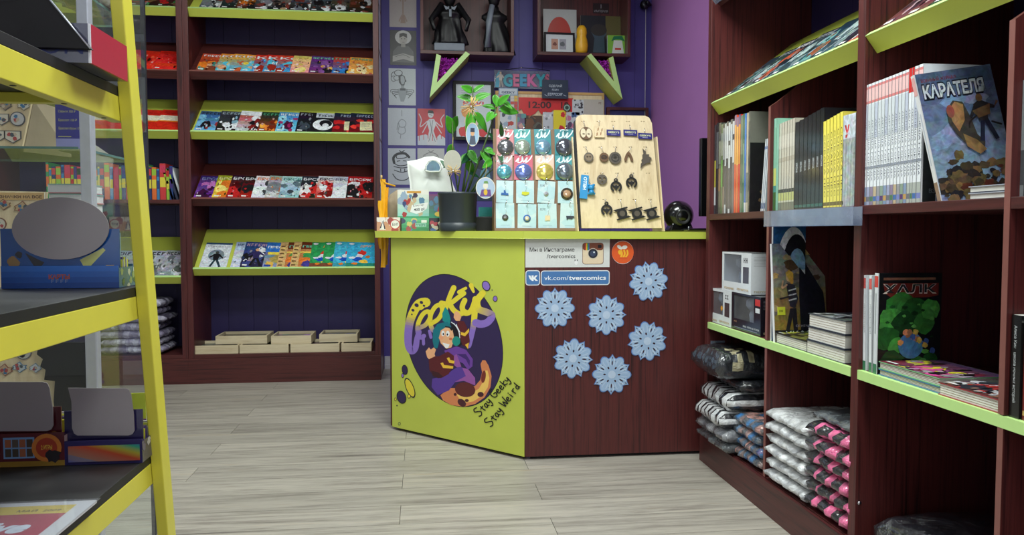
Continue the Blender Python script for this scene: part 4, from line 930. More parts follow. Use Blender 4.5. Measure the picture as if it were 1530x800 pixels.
for k, (ya, yb) in enumerate(((507, 521), (526, 541), (546, 556))):
    a = PX(1054, yb, XR+.01); m = MB(); m.box(XR+.012, XR+.075, YE-.0375, YE-.0362, a.z, PX(1054, ya, XR+.01)[2], 'clear_plastic'); m.box(XR+.012, XR+.075, YE-.052, YE-.0505, a.z, PX(1054, ya, XR+.01)[2]-.01, 'clear_plastic'); m.box(XR+.012, XR+.075, YE-.052, YE-.0362, a.z, a.z+.0015, 'clear_plastic')
    m.build('card_pocket', label='small clear pocket on the inner side panel, %s from the top' % ORD[k], cat='pocket', group='clear pockets on the side panel')
# comics on the sloping shelves
def rrow(y0, ztop, specs, labels, group, h=.26):
    for i, (px, py, w, pt_) in enumerate(specs):
        yy = PX(px, py, XR+.01)[1]; M = frame(Vector((XR+.021, y0, ztop-.001)), (0, -1, 0), (cT, 0, sT))
        comic('comic_book', M, y0-yy, w, h, pt_, labels[i], group, t=.006, seed=i*5+3, lim=1.10)
tl = P_gen((60, 100, 110), (40, 60, 70), [(110, 160, 160), (30, 40, 46), (90, 120, 120), (150, 90, 60)], None, nb=10); tl2 = P_gen((70, 96, 100), (50, 60, 70), [(170, 190, 190), (50, 70, 76), (120, 140, 140)], '*', (180, 190, 190), nb=10)
rrow(YE-.036, 1.534, [(1079, 147, .17, tl), (1098, 138, .17, tl2), (1120, 128, .17, P_gen((50, 60, 70), (40, 50, 60), [(190, 90, 60), (110, 140, 150), (30, 36, 40)], '*', nb=9)), (1146, 117, .17, tl2), (1176, 104, .17, tl), (1208, 91, .17, tl2), (1243, 76, .17, P_gen((40, 36, 46), (50, 40, 46), [(190, 80, 70), (60, 50, 60), (220, 220, 220)], '*', nb=5))],
     ['glossy teal comic, %s from the left on the sloping shelf of the right bookcase' % ORD[i] for i in range(6)]+['dark comic with a red stripe at the right end of that sloping shelf'], 'glossy comics on the sloping shelf of the right bookcase')
mr = P_gen((110, 60, 70), (70, 50, 60), [(130, 70, 80), (180, 170, 180), (60, 40, 50)], None, nb=9)
rrow(2.015, 1.534, [(1308, 50, .17, mr), (1345, 36, .17, mr), (1383, 22, .17, P_gen((60, 80, 60), (180, 180, 190), [(90, 110, 90), (200, 200, 210)], '*', nb=6)), (1425, 2, .17, mr)],
     ['maroon wrapped comic at the left end of the nearest sloping shelf', 'maroon comic second from the left on the nearest sloping shelf', 'grey green comic on the nearest sloping shelf', 'maroon comic cut by the upper edge of the picture'], 'comics on the nearest sloping shelf')

# ---- bay 2, upper: white spines and the big cover
pw = [1291+i*5.0 for i in range(15)]+[1364.5, 1370.5, 1377.5]
wt = [ht(1291, 131)+.0005*i for i in range(17)]
wb_ = []
for i in range(17):
    rg = random.Random(i); pal = [(70, 110, 170), (120, 130, 190), (90, 60, 110), (190, 150, 90), (110, 110, 120), (80, 120, 90)]
    wb_.append([(0, .15, tuple(v*.5+95 for v in pal[i % 6]) if i < 13 else (170, 176, 170)), (.03, .07, pal[(i+3) % 6])]+([(.82, 1, (206, 50, 50))] if i in (13, 14) else [(.84, .98, (216, 130, 130)), (.86, .96, (232, 190, 190)), (.55, .83, (206, 212, 218) if i % 3 else (190, 196, 214))])+[(.3, .32, (150, 156, 170))])
spines(pw, wt, (228, 232, 238), 'white spined book with a red head, %s from the left beside the upright', 'white spined books', bands=wb_, txt=('ДЕПЕША ГОРОДА', .2, .5), tcol=(120, 124, 140), seed=8, dx=.008, yref=220, tsize=.5)
def p_kar(A, w, h, rng):
    A.grad((150, 176, 206), (84, 96, 130), 8, jit=4, rng=rng)
    for i in range(6): A.blob(w*rng.uniform(.1, .9), h*rng.uniform(.45, .8), w*.18, (140+rng.uniform(-15, 15), 160, 196), rng, .5)
    A.text('ВОЕННЫЙ ЖУРНАЛ', w*.06, h*.93, h*.035, (120, 30, 40), .01, width=w*.46)
    A.text('КАРАТЕЛЯ', w*.05, h*.80, h*.145, (30, 34, 48), .09, width=w*.82); A.k += 2; A.text('КАРАТЕЛЯ', w*.06, h*.805, h*.135, (206, 214, 222), .035, width=w*.80)
    # rocky crowd of bodies at the foot
    for i in range(90): A.blob(w*rng.uniform(.02, .98), h*(rng.uniform(.3, 1)*(.36-.32*i/90)), w*rng.uniform(.03, .10), rng.choice([(70, 62, 48), (110, 92, 62), (52, 50, 48), (92, 74, 60), (130, 104, 70), (40, 40, 46), (96, 50, 44)]), rng, rng.uniform(.5, 1))
    # bent figure, left; striding figure, right
    A.poly([(w*.30, h*.70), (w*.40, h*.76), (w*.52, h*.74), (w*.58, h*.62), (w*.62, h*.48), (w*.70, h*.42), (w*.66, h*.34), (w*.5, h*.38), (w*.36, h*.50), (w*.29, h*.6)], (70, 66, 60))
    A.poly([(w*.32, h*.69), (w*.42, h*.75), (w*.52, h*.72), (w*.5, h*.6), (w*.4, h*.52), (w*.34, h*.6)], (168, 126, 84)); A.ell(w*.34, h*.68, w*.05, h*.05, 0, (150, 80, 70))
    A.poly([(w*.44, h*.5), (w*.6, h*.44), (w*.7, h*.36), (w*.6, h*.33), (w*.46, h*.4)], (150, 118, 78))
    figure(A, w*.74, h*.42, h*.36, ((48, 46, 50), (40, 44, 64), (120, 92, 64)), rng); A.poly([(w*.62, h*.66), (w*.86, h*.7), (w*.84, h*.62), (w*.68, h*.6)], (112, 88, 62)); A.stroke([(w*.66, h*.62), (w*.56, h*.58), (w*.54, h*.54)], w*.022, (50, 46, 44)); A.stroke([(w*.84, h*.56), (w*.95, h*.53)], w*.025, (36, 36, 40))
    A.rect(w*.86, h*.03, w*.97, h*.1, (214, 218, 226))
def s_kar(A, t, h, rng): A.rect(0, h*.84, t, h*.98, (226, 170, 170)); A.rect(0, 0, t, h*.17, (150, 120, 100)); A.rect(t*.3, h*.3, t*.6, h*.7, (190, 196, 210))
za = 1.0702
aY = PX(1386, 300, XR+.012)[1]
bl3 = PY(1409, 305.5, 1.69); tl3 = PY(1386, 110, 1.745); br3 = PY(1514, 290, 1.675); u3 = (br3-bl3).normalized(); v3 = (tl3-bl3); h3 = v3.length; v3 = (v3-u3*v3.dot(u3)).normalized()
M = frame(bl3, u3, v3)
cover_book('book', M, .186, h3, .014, p_kar, 'large comic book titled КАРАТЕЛЯ with its cover facing out, beside the white spines', spine_art=s_kar, cover_col=(206, 212, 226))
def p_green(A, w, h, rng):
    A.rect(0, 0, w, h, (30, 36, 34)); A.blob(w*.3, h*.62, w*.12, (50, 110, 170), rng); A.blob(w*.5, h*.35, w*.16, (50, 60, 36), rng); A.text('ВЗГЛЯД', w*.1, h*.08, h*.05, (120, 130, 130)); A.rect(w*.2, h*.01, w*.6, h*.07, (200, 204, 220)); A.stroke([(w*.3, h*.35), (w*.4, h*.15)], w*.05, (150, 40, 40))
M = frame(Vector((XR+.012, 1.772, 1.0702)), (1, 0, 0), (0, 0, 1))
cover_book('book', M, .172, .287, .008, p_green, 'dark green book standing behind the КАРАТЕЛЯ one', cover_col=(30, 36, 34))
for k in range(2):
    z = 1.0702+k*.0155; r = empty('book', (XR+.1, 1.56, z), label=['lower of two books lying flat in front of the КАРАТЕЛЯ cover', 'upper of two books lying flat in front of the КАРАТЕЛЯ cover'][k], cat='book', group='two books lying flat on the upper shelf')
    x0, x1, y0, y1 = XR+.028, XR+.19, 1.49, 1.632
    p = MB(); p.box(x0+.003, x1-.003, y0+.003, y1-.003, z+.002, z+.013, 'paper'); p.build('page_block', r)
    p = MB(); p.box(x0, x1, y0, y1, z, z+.002, 'print_gloss', (60, 66, 84)); p.box(x0, x1, y0, y1, z+.013, z+.015, 'print_gloss', (170, 176, 190)); p.build('cover', r)
# beyond the small divider
spines([1522, 1530, 1538, 1547, 1556], [.24]*4, [(150, 156, 160), (60, 60, 66), (120, 126, 130), (40, 42, 50)], 'grey spined book at the right edge of the picture, upper shelf, %s from the left', 'grey spined books at the right edge', bands=[(.1, .4, (90, 94, 100))], yref=280, dx=.02)

# ---- middle shelf (z .61)
Z6 = .6103
def a_window_box(name, yA, yB, x0, d, z, h, c, win, label, dark=False):
    """figure box: front toward the aisle (-X), clear window in it, side toward the camera (-Y)"""
    r = empty(name, (x0+d/2, (yA+yB)/2, z), label=label, cat='toy box'); w = yA-yB; t = .002
    MF = frame(Vector((x0, yA, z)), (0, -1, 0), (0, 0, 1)); a0, a1, b0, b1 = win
    m = MB(); m.prism([(0, 0), (w, 0), (w, h), (0, h)], -t, 0, 'print_gloss', c, M=MF, holes=[[(a0*w, b0*h), (a1*w, b0*h), (a1*w, b1*h), (a0*w, b1*h)]])
    m.box(x0+t, x0+d, yB, yB+t, z, z+h, 'print_gloss', c); m.box(x0+t, x0+d, yA-t, yA, z, z+h, 'print_gloss', c); m.box(x0+d-t, x0+d, yB+t, yA-t, z, z+h, 'print_gloss', (60, 50, 54)); m.box(x0+t, x0+d, yB, yA, z, z+t, 'print_gloss', c); m.box(x0+t, x0+d, yB, yA, z+h-t, z+h, 'print_gloss', c)
    A = Art(w, h); rg = random.Random(int(yA*100))
    if not dark:
        A.rect(w*.74, h*.26, w*.93, h*.66, (70, 60, 64)); glyph_bar(A, w*.76, h*.76, w*.15, h*.12, (90, 90, 96), rg, 2); glyph_bar(A, w*.1, h*.05, w*.35, h*.05, (190, 160, 110), rg, 7); glyph_bar(A, w*.55, h*.07, w*.4, h*.05, (190, 160, 110), rg, 8)
    else:
        A.rect(w*.82, h*.76, w*.98, h*.93, (200, 60, 60)); A.rect(w*.83, h*.58, w*.97, h*.7, (220, 224, 230)); A.text('MOVIE', w*.1, h*.2, h*.06, (200, 150, 120)); A.text('EARS. VISION & POWER', w*.42, h*.12, h*.07, (220, 222, 230), width=w*.54); A.rect(w*.1, h*.06, w*.9, h*.08, (120, 120, 140))
    A.put(m, MF, 'print_gloss')
    MS = frame(Vector((x0+t, yB, z)), (1, 0, 0), (0, 0, 1)); A = Art(d-t, h)
    for k in range(7): A.rect(.08*d, h*(.9-k*.035), d*.8, h*(.905-k*.035), (150, 150, 156))
    A.blob(d*.75, h*.35, d*.15, (60, 56, 60), rg); glyph_bar(A, d*.1, h*.05, d*.6, h*.05, (190, 180, 150), rg, 8); A.put(m, MS, 'print_gloss')
    m.build('carton', r)
    w_ = MB(); w_.prism([(a0*w-.001, b0*h-.001), (a1*w+.001, b0*h-.001), (a1*w+.001, b1*h+.001), (a0*w-.001, b1*h+.001)], -.0035, -.0025, 'window_film', M=MF); w_.build('window', r)
    f = MB(); cy_ = yA-w*(a0+a1)/2; Mz = Matrix.Translation((x0+d*.45, cy_, z+.004))
    f.lathe([(.0, 0), (.022, 0), (.024, .006), (.012, .010), (.016, h*.22), (.02, h*.42), (.014, h*.52), (.022, h*.56), (.032, h*.66), (.03, h*.8), (.014, h*.88), (0, h*.88)], 'figure_grey', n=16, M=Mz); f.build('toy', r, label='pale round headed toy inside')
yv = lambda px, dx=.02, py=430: PX(px, py, XR+dx)[1]
a_window_box('figure_box', yv(1056.5), yv(1093), XR+.02, .10, Z6, .145, (218, 222, 226), (.1, .68, .28, .93), 'white figure box with a window, lower left under the other white box')
a_window_box('figure_box', yv(1093.6), yv(1137.2), XR+.02, .10, Z6, .145, (30, 28, 38), (.07, .78, .3, .95), 'dark figure box with a window, lower right next to the divider', True)
a_window_box('figure_box', yv(1078), yv(1121), XR+.022, .11, Z6+.1455, .158, (220, 224, 228), (.06, .68, .25, .95), 'white figure box standing on top of the two lower boxes')
p_ = PX(1077.5, 461, XR+.018); M = frame(Vector((XR+.0198, p_.y, p_.z)), (0, -1, 0), (0, 0, 1)); m = MB(); a = Art(.1, .1, False); a.ell(0, 0, .010, c=(236, 160, 40)); a.ell(0, 0, .007, c=(60, 60, 60)); a.ell(0, 0, .006, c=(236, 170, 50)); m.prism([(.010*math.cos(t), .010*math.sin(t)) for t in [k*math.pi/8 for k in range(16)]], -.001, 0, 'print', (236, 160, 40), M=M); a.put(m, M); m.build('price_dot', label='small round orange sticker on the lower white figure box', cat='sticker')
def p_pair(A, w, h, rng):
    A.grad((150, 112, 50), (130, 136, 140), 9, jit=8, rng=rng)
    for i in range(16): A.blob(w*rng.uniform(0, 1), h*rng.uniform(.3, 1), w*rng.uniform(.06, .16), rng.choice([(170, 150, 110), (104, 96, 90), (190, 160, 96), (120, 124, 128), (90, 70, 50)]), rng, .6)
    A.poly([(w*.5, h*.75), (w*.62, h*.8), (w*.95, h*.5), (w, h*.2), (w*.8, 0), (w*.5, 0), (w*.48, h*.45)], (34, 34, 44)); A.ell(w*.53, h*.86, w*.07, h*.055, 0, (160, 124, 100)); A.poly([(w*.46, h*.88), (w*.52, h*.93), (w*.6, h*.9), (w*.6, h*.86)], (40, 30, 30))
    A.ell(w*.3, h*.66, w*.06, h*.05, 0, (214, 170, 130)); A.poly([(w*.23, h*.7), (w*.3, h*.735), (w*.38, h*.7), (w*.38, h*.6), (w*.34, h*.58)], (206, 160, 70)); A.poly([(w*.24, h*.6), (w*.4, h*.58), (w*.46, h*.44), (w*.4, h*.34), (w*.3, h*.36), (w*.26, h*.5)], (54, 52, 62))
    for k in range(3): A.stroke([(w*.28, h*(.42+k*.05)), (w*.43, h*(.44+k*.05))], h*.014, (200, 200, 206), cap=False)
    A.poly([(w*.3, h*.34), (w*.42, h*.34), (w*.44, h*.08), (w*.36, h*.08), (w*.34, h*.25), (w*.26, h*.08), (w*.2, h*.1)], (40, 38, 46))
    A.stroke([(w*.25, h*.58), (w*.16, h*.55), (w*.18, h*.62)], w*.03, (206, 160, 124)); A.stroke([(w*.3, h*.46), (w*.12, h*.44)], w*.03, (50, 46, 50))
    A.rect(0, 0, w, h*.12, (30, 30, 34)); A.text('УКАЗ', w*.2, h*.07, h*.055, (210, 214, 220), width=w*.5); A.text('ОГНЕННЫЙ', w*.4, h*.15, h*.03, (180, 180, 190), width=w*.4)
yq = 2.545
Mq = Matrix.Translation((XR+.010, yq, Z6)) @ Matrix.Rotation(math.radians(6), 4, 'Z') @ Matrix.Rotation(math.radians(-5), 4, 'X') @ frame(Vector((0, 0, 0)), (1, 0, 0), (0, 0, 1))
cover_book('book', Mq, .205, .345, .010, p_pair, 'tall golden comic album with a blond woman and a man in a dark coat', cover_col=(150, 130, 90))
m = MB(); Mt = Mq @ Matrix.Translation((.012, .095, .0012)); m.box(0, .03, 0, .028, -.0006, .0006, 'print', (206, 214, 60), M=Mt); a = Art(.03, .028); a.text('300', .005, .01, .011, (60, 60, 40)); a.put(m, Mt @ Matrix.Translation((0, 0, .0006))); m.build('price_sticker', label='yellow green price sticker on the golden comic album', cat='sticker')
def p_arc(A, w, h, rng):
    A.rect(0, 0, w, h, (36, 80, 130)); A.ell(w*.62, h*.62, w*.5, h*.34, 0, (214, 220, 226), 30); A.ell(w*.72, h*.62, w*.42, h*.28, 0, (30, 30, 36), 26); A.ell(w*.75, h*.6, w*.28, h*.18, 0, (120, 160, 190), 20); A.rect(w*.7, h*.5, w, h*.6, (220, 224, 230))
Ma = frame(Vector((XR+.012, 2.578, Z6)), (1, 0, 0), (0, 0, 1)); cover_book('book', Ma, .12, .42, .006, p_arc, 'tall blue sheet with a white ring, standing behind the golden comic album', cover_col=(36, 80, 130))
def lie_book(x0, x1, y0, y1, z, t, c, label, group, art=None, rot=0):
    r = empty('book', ((x0+x1)/2, (y0+y1)/2, z), label=label, cat='book', group=group)
    Mc = Matrix.Translation(((x0+x1)/2, (y0+y1)/2, 0)) @ Matrix.Rotation(rot, 4, 'Z') @ Matrix.Translation((-(x0+x1)/2, -(y0+y1)/2, 0))
    p = MB(); p.box(x0+.003, x1-.001, y0+.003, y1-.003, z+.0025, z+t-.0025, 'paper', M=Mc)
    for k in range(4): zz_ = z+t*(.2+.18*k); p.box(x0+.0026, x0+.003, y0+.003, y1-.003, zz_, zz_+.0008, 'brown_card', M=Mc)
    p.build('page_block', r)
    p = MB(); p.box(x0, x1, y0, y1, z, z+.0025, 'print_gloss', c, M=Mc); p.box(x0, x1, y0, y1, z+t-.0025, z+t, 'print_gloss', c, M=Mc); p.box(x1-.001, x1+.0015, y0, y1, z, z+t, 'print_gloss', c, M=Mc)
    if art:
        a = Art(y1-y0, x1-x0); art(a, y1-y0, x1-x0, random.Random(int(z*999))); a.put(p, Mc @ frame(Vector((x0, y1, z+t)), (0, -1, 0), (1, 0, 0)), 'cover')
    p.build('cover', r)
gd = P_gen((90, 92, 90), (60, 62, 70), [(150, 150, 150), (40, 44, 50), (190, 196, 200)], None, nb=7)
lie_book(XR+.012, XR+.17, yv(1207.5, py=530), yv(1157.5, py=510), Z6, .034, (50, 54, 62), 'single thick book lying flat in front of the golden comic album', 'thick books lying on the middle shelf', P_gen((60, 60, 40), (90, 90, 50), [(190, 190, 60), (30, 30, 30), (120, 120, 60)], None, nb=7))
for k in range(3):
    lie_book(XR+.010+.003*k, XR+.17, yv(1266, py=545)+.004*k, yv(1209, py=530)+.002, Z6+k*.0422, .0415, (58, 62, 72), ['bottom book of the stack of three thick books', 'middle book of the stack of three thick books', 'top book of the stack of three thick books'][k], 'thick books lying on the middle shelf', gd if k == 2 else None)
# bay 2 middle
def p_hulk(A, w, h, rng):
    A.rect(0, 0, w, h, (20, 22, 24)); A.rect(w*.07, h*.93, w*.9, h*.955, (120, 84, 66))
    A.poly([(w*.06, h*.9), (w*.95, h*.9), (w*.95, h*.78), (w*.8, h*.76), (w*.2, h*.755), (w*.1, h*.8)], (104, 40, 34)); A.text('ХАЛК', w*.06, h*.8, h*.12, (206, 196, 190), .04, width=w*.86); A.k += 1; A.text('ХАЛК', w*.075, h*.808, h*.108, (34, 40, 44), .02, width=w*.83)
    g = [(52, 120, 52), (36, 92, 40), (70, 146, 66), (26, 66, 34)]
    for i, (x, y, r) in enumerate(((.35, .66, .26), (.6, .62, .24), (.22, .52, .22), (.42, .5, .2), (.72, .5, .18), (.14, .36, .2), (.3, .28, .14), (.22, .14, .16), (.62, .1, .12), (.84, .14, .12), (.82, .64, .16))): A.blob(w*x, h*y, w*r, g[i % 4], rng, .9, 14, .14)
    for i in range(26): A.blob(w*rng.uniform(.1, .9), h*rng.uniform(.1, .72), w*rng.uniform(.02, .06), rng.choice([(22, 54, 28), (90, 168, 80), (30, 76, 38)]), rng, .6)
    A.ell(w*.52, h*.28, w*.2, h*.13, 0, (70, 120, 170))
    for i in range(14): A.blob(w*rng.uniform(.3, .9), h*rng.uniform(.18, .42), w*.045, rng.choice([(196, 170, 80), (60, 90, 160), (206, 140, 90), (150, 110, 80)]), rng)
    A.rect(w*.8, h*.01, w*.97, h*.07, (150, 160, 200)); A.rect(w*.05, h*.015, w*.3, h*.03, (150, 150, 150))
Mk = frame(Vector((XR+.012, 1.943, Z6)), (1, 0, 0), (0, 0, 1))
cover_book('book', Mk, .182, .275, .016, p_hulk, 'dark comic book titled ХАЛК with a green giant on its cover', spine_col=(210, 214, 220), cover_col=(24, 26, 28), spine_art=lambda A, t, h, r: (A.rect(0, h*.86, t, h*.97, (200, 60, 60)), A.rect(0, 0, t, h*.1, (60, 120, 90)), A.rect(t*.3, h*.4, t*.6, h*.8, (160, 166, 170))))
for k in range(2):
    ya = (2.012, 1.983)[k]; M = Matrix.Translation((XR+.012, ya, Z6)) @ Matrix.Rotation(-.028, 4, 'X') @ frame(Vector((0, 0, 0)), (0, -1, 0), (0, 0, 1))
    spine('book', M, .014, .17, .266, (222, 226, 232), [(0, .1, (60, 120, 90)), (.86, .97, (206, 90, 90)), (.45, .8, (214, 218, 222))], ['white spined book leaning on the upright, left of the ХАЛК cover', 'white spined book right of the leaning first one, next to the ХАЛК cover'][k], 'white spined books beside the ХАЛК cover', random.Random(k), ('НЕОБЫЧНЫЙ', .4, .3), (150, 154, 160))
pk = P_gen((120, 60, 90), (90, 70, 90), [(206, 80, 150), (210, 200, 60), (60, 40, 50), (160, 150, 160), (120, 40, 60)], None, nb=16, sc=.8)
lie_book(XR+.012, XR+.19, PX(1392, 560, XR+.012)[1]-.03, PX(1314, 550, XR+.012)[1]+.004, Z6, .017, (70, 120, 160), 'lower of two flat books below the pink and yellow comic', 'flat books in front of the ХАЛК cover')
lie_book(XR+.012, XR+.19, PX(1392, 560, XR+.012)[1]-.03, PX(1314, 550, XR+.012)[1]+.004, Z6+.0175, .02, (120, 180, 130), 'flat pink and yellow comic book with a green edge, in front of the ХАЛК cover', 'flat books in front of the ХАЛК cover', pk)
lie_book(XR+.006, XR+.19, PX(1496, 600, XR+.012)[1], PX(1393, 575, XR+.012)[1]-.03, Z6, .03, (150, 50, 60), 'flat book with a red spine edge and a crowded cover, nearest on the middle shelf', 'flat books in front of the ХАЛК cover', P_gen((90, 60, 60), (60, 60, 80), [(180, 60, 60), (200, 200, 206), (50, 50, 60), (150, 110, 90)], None, nb=16, sc=.8))
M = frame(Vector((XR+.008, 1.468-.003, Z6)), (0, -1, 0), (0, 0, 1)); spine('book', M, .026, .16, .215, (24, 26, 26), [], 'black spined book with white lettering at the right edge of the middle shelf', None, random.Random(1), ('Алиса Кин   школа ночных историй', .15, .75), (200, 204, 206), tsize=.4)
M = frame(Vector((XR+.012, 1.436, Z6)), (0, -1, 0), (0, 0, 1)); spine('book', M, .03, .16, .2, (110, 34, 30), [(.05, .1, (190, 160, 90))], 'dark red book to the right of the black spined one', None, random.Random(1))
# ---- bottom shelf: wrapped shirts
Zb = .126
def stack(y0, x0, w, d, items, group, seed, dy=0):
    z = Zb
    for k, (h, cols, lab, ox, stp) in enumerate(items):
        M = frame(Vector((x0+ox, y0+dy*k, z)), (0, -1, 0), (0, 0, 1)); bag(M, w+.012*math.sin(k*2.1), d, h, cols, lab, group, seed+k, stp); z += h*1.0
BKc = [(40, 44, 50), (26, 28, 32), (60, 64, 72)]; GRc = [(110, 116, 120), (70, 74, 80)]
def roll(i, j, top): return (216, 218, 220) if (i % 3 != 0 and j < 8) else (34, 36, 42)
def txt1(i, j, top): return (176, 168, 136) if top and j in (3, 4, 6) and i > 11 and (i+j) % 4 else (40, 44, 50)
# left stack: darks above white-striped rolls, the coloured shirts to the right
bl = [(.045, GRc, 'grey garment in plastic at the bottom of the dark stack', -.06, None), (.05, [(190, 192, 196), (40, 42, 48)], 'dark wrapped garment with a white edge, second from the bottom', -.07, None), (.07, BKc, 'rolled white and black striped garment, lower one', -.075, roll), (.075, BKc, 'rolled white and black striped garment, upper one', -.05, roll), (.05, BKc, 'thin black garment between the rolls and the top bag', .0, None), (.11, BKc, 'big black wrapped shirt with beige lettering on top of the stack, plastic end sticking out', -.09, txt1)]
stack(3.135, XR+.01, .30, .30, bl, 'dark wrapped garments on the bottom shelf', 70)
cb = [(190, 60, 60), (50, 120, 190), (90, 92, 96), (206, 150, 140), (60, 64, 70)]
stack(2.86, XR+.0, .235, .26, [(.042, cb, 'red blue and grey wrapped shirt, %s from the bottom right of the dark stack' % ORD[k], -.005, None) for k in range(4)], 'red blue and grey wrapped shirts', 90)
wc = [(206, 208, 210), (180, 182, 186), (226, 228, 230), (196, 198, 202)]
def manw(i, j, top): return (40, 42, 46) if top and ((i, j) in ((8, 5), (9, 6), (10, 5), (11, 7), (12, 6), (13, 7), (10, 7), (14, 8), (12, 4))) else (206, 208, 210)
stack(2.575, XR-.012, .29, .32, [(.042, wc, 'white wrapped shirt, %s from the bottom left of the pink ones' % ORD[k], .004*(k % 2), manw if k == 5 else None) for k in range(6)], 'white wrapped shirts', 110)
def pinkb(i, j, top): return (234, 112, 160) if (j < 8 and mnoise.noise(Vector((i*.33, j*.5, 4.4+top)))+.06 > 0) else (44, 46, 50)
stack(2.30, XR-.006, .25, .32, [(.046, BKc, 'pink and black wrapped shirt, %s from the bottom' % ORD[k], .006*(k % 2), pinkb) for k in range(6)]+[(.03, GRc, 'grey black wrapped shirt lying on top of the pink ones', .03, None)], 'pink and black wrapped shirts', 130)
M = frame(Vector((XR+.02, 1.96, Zb)), (0, -1, 0), (0, 0, 1)); bag(M, .42, .36, .10, [(20, 22, 26), (34, 36, 42), (14, 14, 18)], 'black garments in shiny plastic at the bottom edge of the picture, nearest bay', None, 150)

# ================================================================== ON THE COUNTER
ZT = .9973
def box_thing(name, px0, px1, ytop, Y, d, c, label, arts, z=ZT, cat='box', group=None, ybot=347, lean=0):
    p = PY(px0, ybot, Y); q = PY(px1, ybot, Y); w = q.x-p.x; h = PY(px0, ytop, Y).z-z
    M = Matrix.Translation((p.x, Y, z)) @ Matrix.Rotation(-lean, 4, 'X') @ frame(Vector((0, 0, 0)), (1, 0, 0), (0, 0, 1))
    m = MB(); m.box(0, w, 0, h, -d, 0, 'print_gloss', c, M=M); a = Art(w, h); arts(a, w, h, random.Random(int(px0))); a.put(m, M, 'print_gloss', .0002, .00003)
    return m.build(name, label=label, cat=cat, group=group), z+h
def a_or(a, w, h, r):
    a.rect(0, 0, w, h, (206, 150, 110))
    for k in range(9): a.blob(w*r.uniform(0, 1), h*r.uniform(0, 1), h*.25, r.choice([(220, 120, 60), (236, 226, 214), (160, 60, 40)]), r)
    a.ell(w*.78, h*.5, h*.36, c=(190, 40, 40)); a.ell(w*.78, h*.5, h*.3, c=(236, 232, 226)); a.text('БУЛ', w*.66, h*.4, h*.26, (40, 36, 40), .02, width=w*.24); a.poly([(w*.12, h*.1), (w*.25, h*.85), (w*.38, h*.1)], (236, 232, 226)); a.stroke([(w*.16, h*.25), (w*.27, h*.75), (w*.34, h*.2)], h*.09, (40, 36, 40), sm=False)
box_thing('card_box', 563, 598, 325, 3.92, .12, (226, 220, 210), 'orange and white card box at the left end of the counter', a_or)
def a_gr(a, w, h, r):
    a.grad((40, 130, 80), (90, 180, 130), 4)
    for k in range(9): a.blob(w*r.uniform(0, .5), h*r.uniform(.1, .9), h*.2, r.choice([(50, 60, 90), (200, 190, 110), (90, 120, 160), (160, 70, 60)]), r)
    a.rect(w*.5, h*.35, w*.9, h*.6, (150, 206, 190)); glyph_bar(a, w*.52, h*.38, w*.36, h*.18, (40, 110, 90), r, 6); a.rect(w*.72, h*.65, w*.92, h*.85, (226, 230, 226))
_, zg = box_thing('card_box', 600, 641, 326, 3.88, .13, (60, 150, 100), 'green card box right of the orange and white one', a_gr)
def a_bk(a, w, h, r):
    a.rect(0, 0, w, h, (26, 26, 34))
    for k in range(8): a.blob(w*r.uniform(.1, .9), h*r.uniform(.1, .9), h*.16, r.choice([(60, 100, 170), (180, 60, 70), (200, 190, 180)]), r)
_, zk = box_thing('card_box', 641.5, 660, 326, 3.88, .13, (26, 26, 34), 'black card box between the green box and the plant pot', a_bk)
def a_poster(a, w, h, r):
    a.grad((150, 206, 190), (226, 224, 214), 6); a.rect(0, 0, w, h*.07, (70, 160, 110))
    for k in range(26): a.blob(w*r.uniform(.08, .8), h*r.uniform(.12, .85), w*r.uniform(.05, .1), r.choice([(60, 76, 120), (170, 60, 56), (200, 176, 140), (90, 130, 160), (70, 60, 80), (150, 170, 190)]), r, 1.4)
    a.rect(w*.3, h*.88, w*.75, h*.95, (206, 150, 60))
    a.poly([(w*.4, h*.22), (w*.46, h*.46), (w*.7, h*.5), (w*.98, h*.56), (w*.93, h*.34), (w*.8, h*.22), (w*.6, h*.14)], (236, 236, 232)); a.text('Блистер', w*.5, h*.4, h*.09, (30, 30, 36), width=w*.34, rot=.12); a.text('400 р!', w*.52, h*.25, h*.12, (30, 30, 36), .02, width=w*.34, rot=.1)
box_thing('display_card', 594, 641, 283, 3.93, .02, (200, 210, 190), 'tall card display reading Блистер 400 р! standing on the green box', a_poster, z=zg+.0004, cat='display card', ybot=325, lean=.12)
def a_po2(a, w, h, r):
    a.grad((60, 150, 110), (120, 70, 110), 6); a.rect(0, h*.9, w, h, (90, 50, 120))
    for k in range(16): a.blob(w*r.uniform(.05, .8), h*r.uniform(.15, .8), w*r.uniform(.06, .11), r.choice([(60, 76, 120), (190, 60, 66), (206, 196, 180), (90, 130, 160)]), r, 1.4)
    a.ell(w*.35, h*.15, w*.14, h*.09, 0, (230, 200, 90))
box_thing('display_card', 641, 681, 286, 3.93, .02, (110, 150, 130), 'card display half hidden by the plant pot, standing on the black box', a_po2, z=zk+.0004, cat='display card', ybot=325, lean=.1)
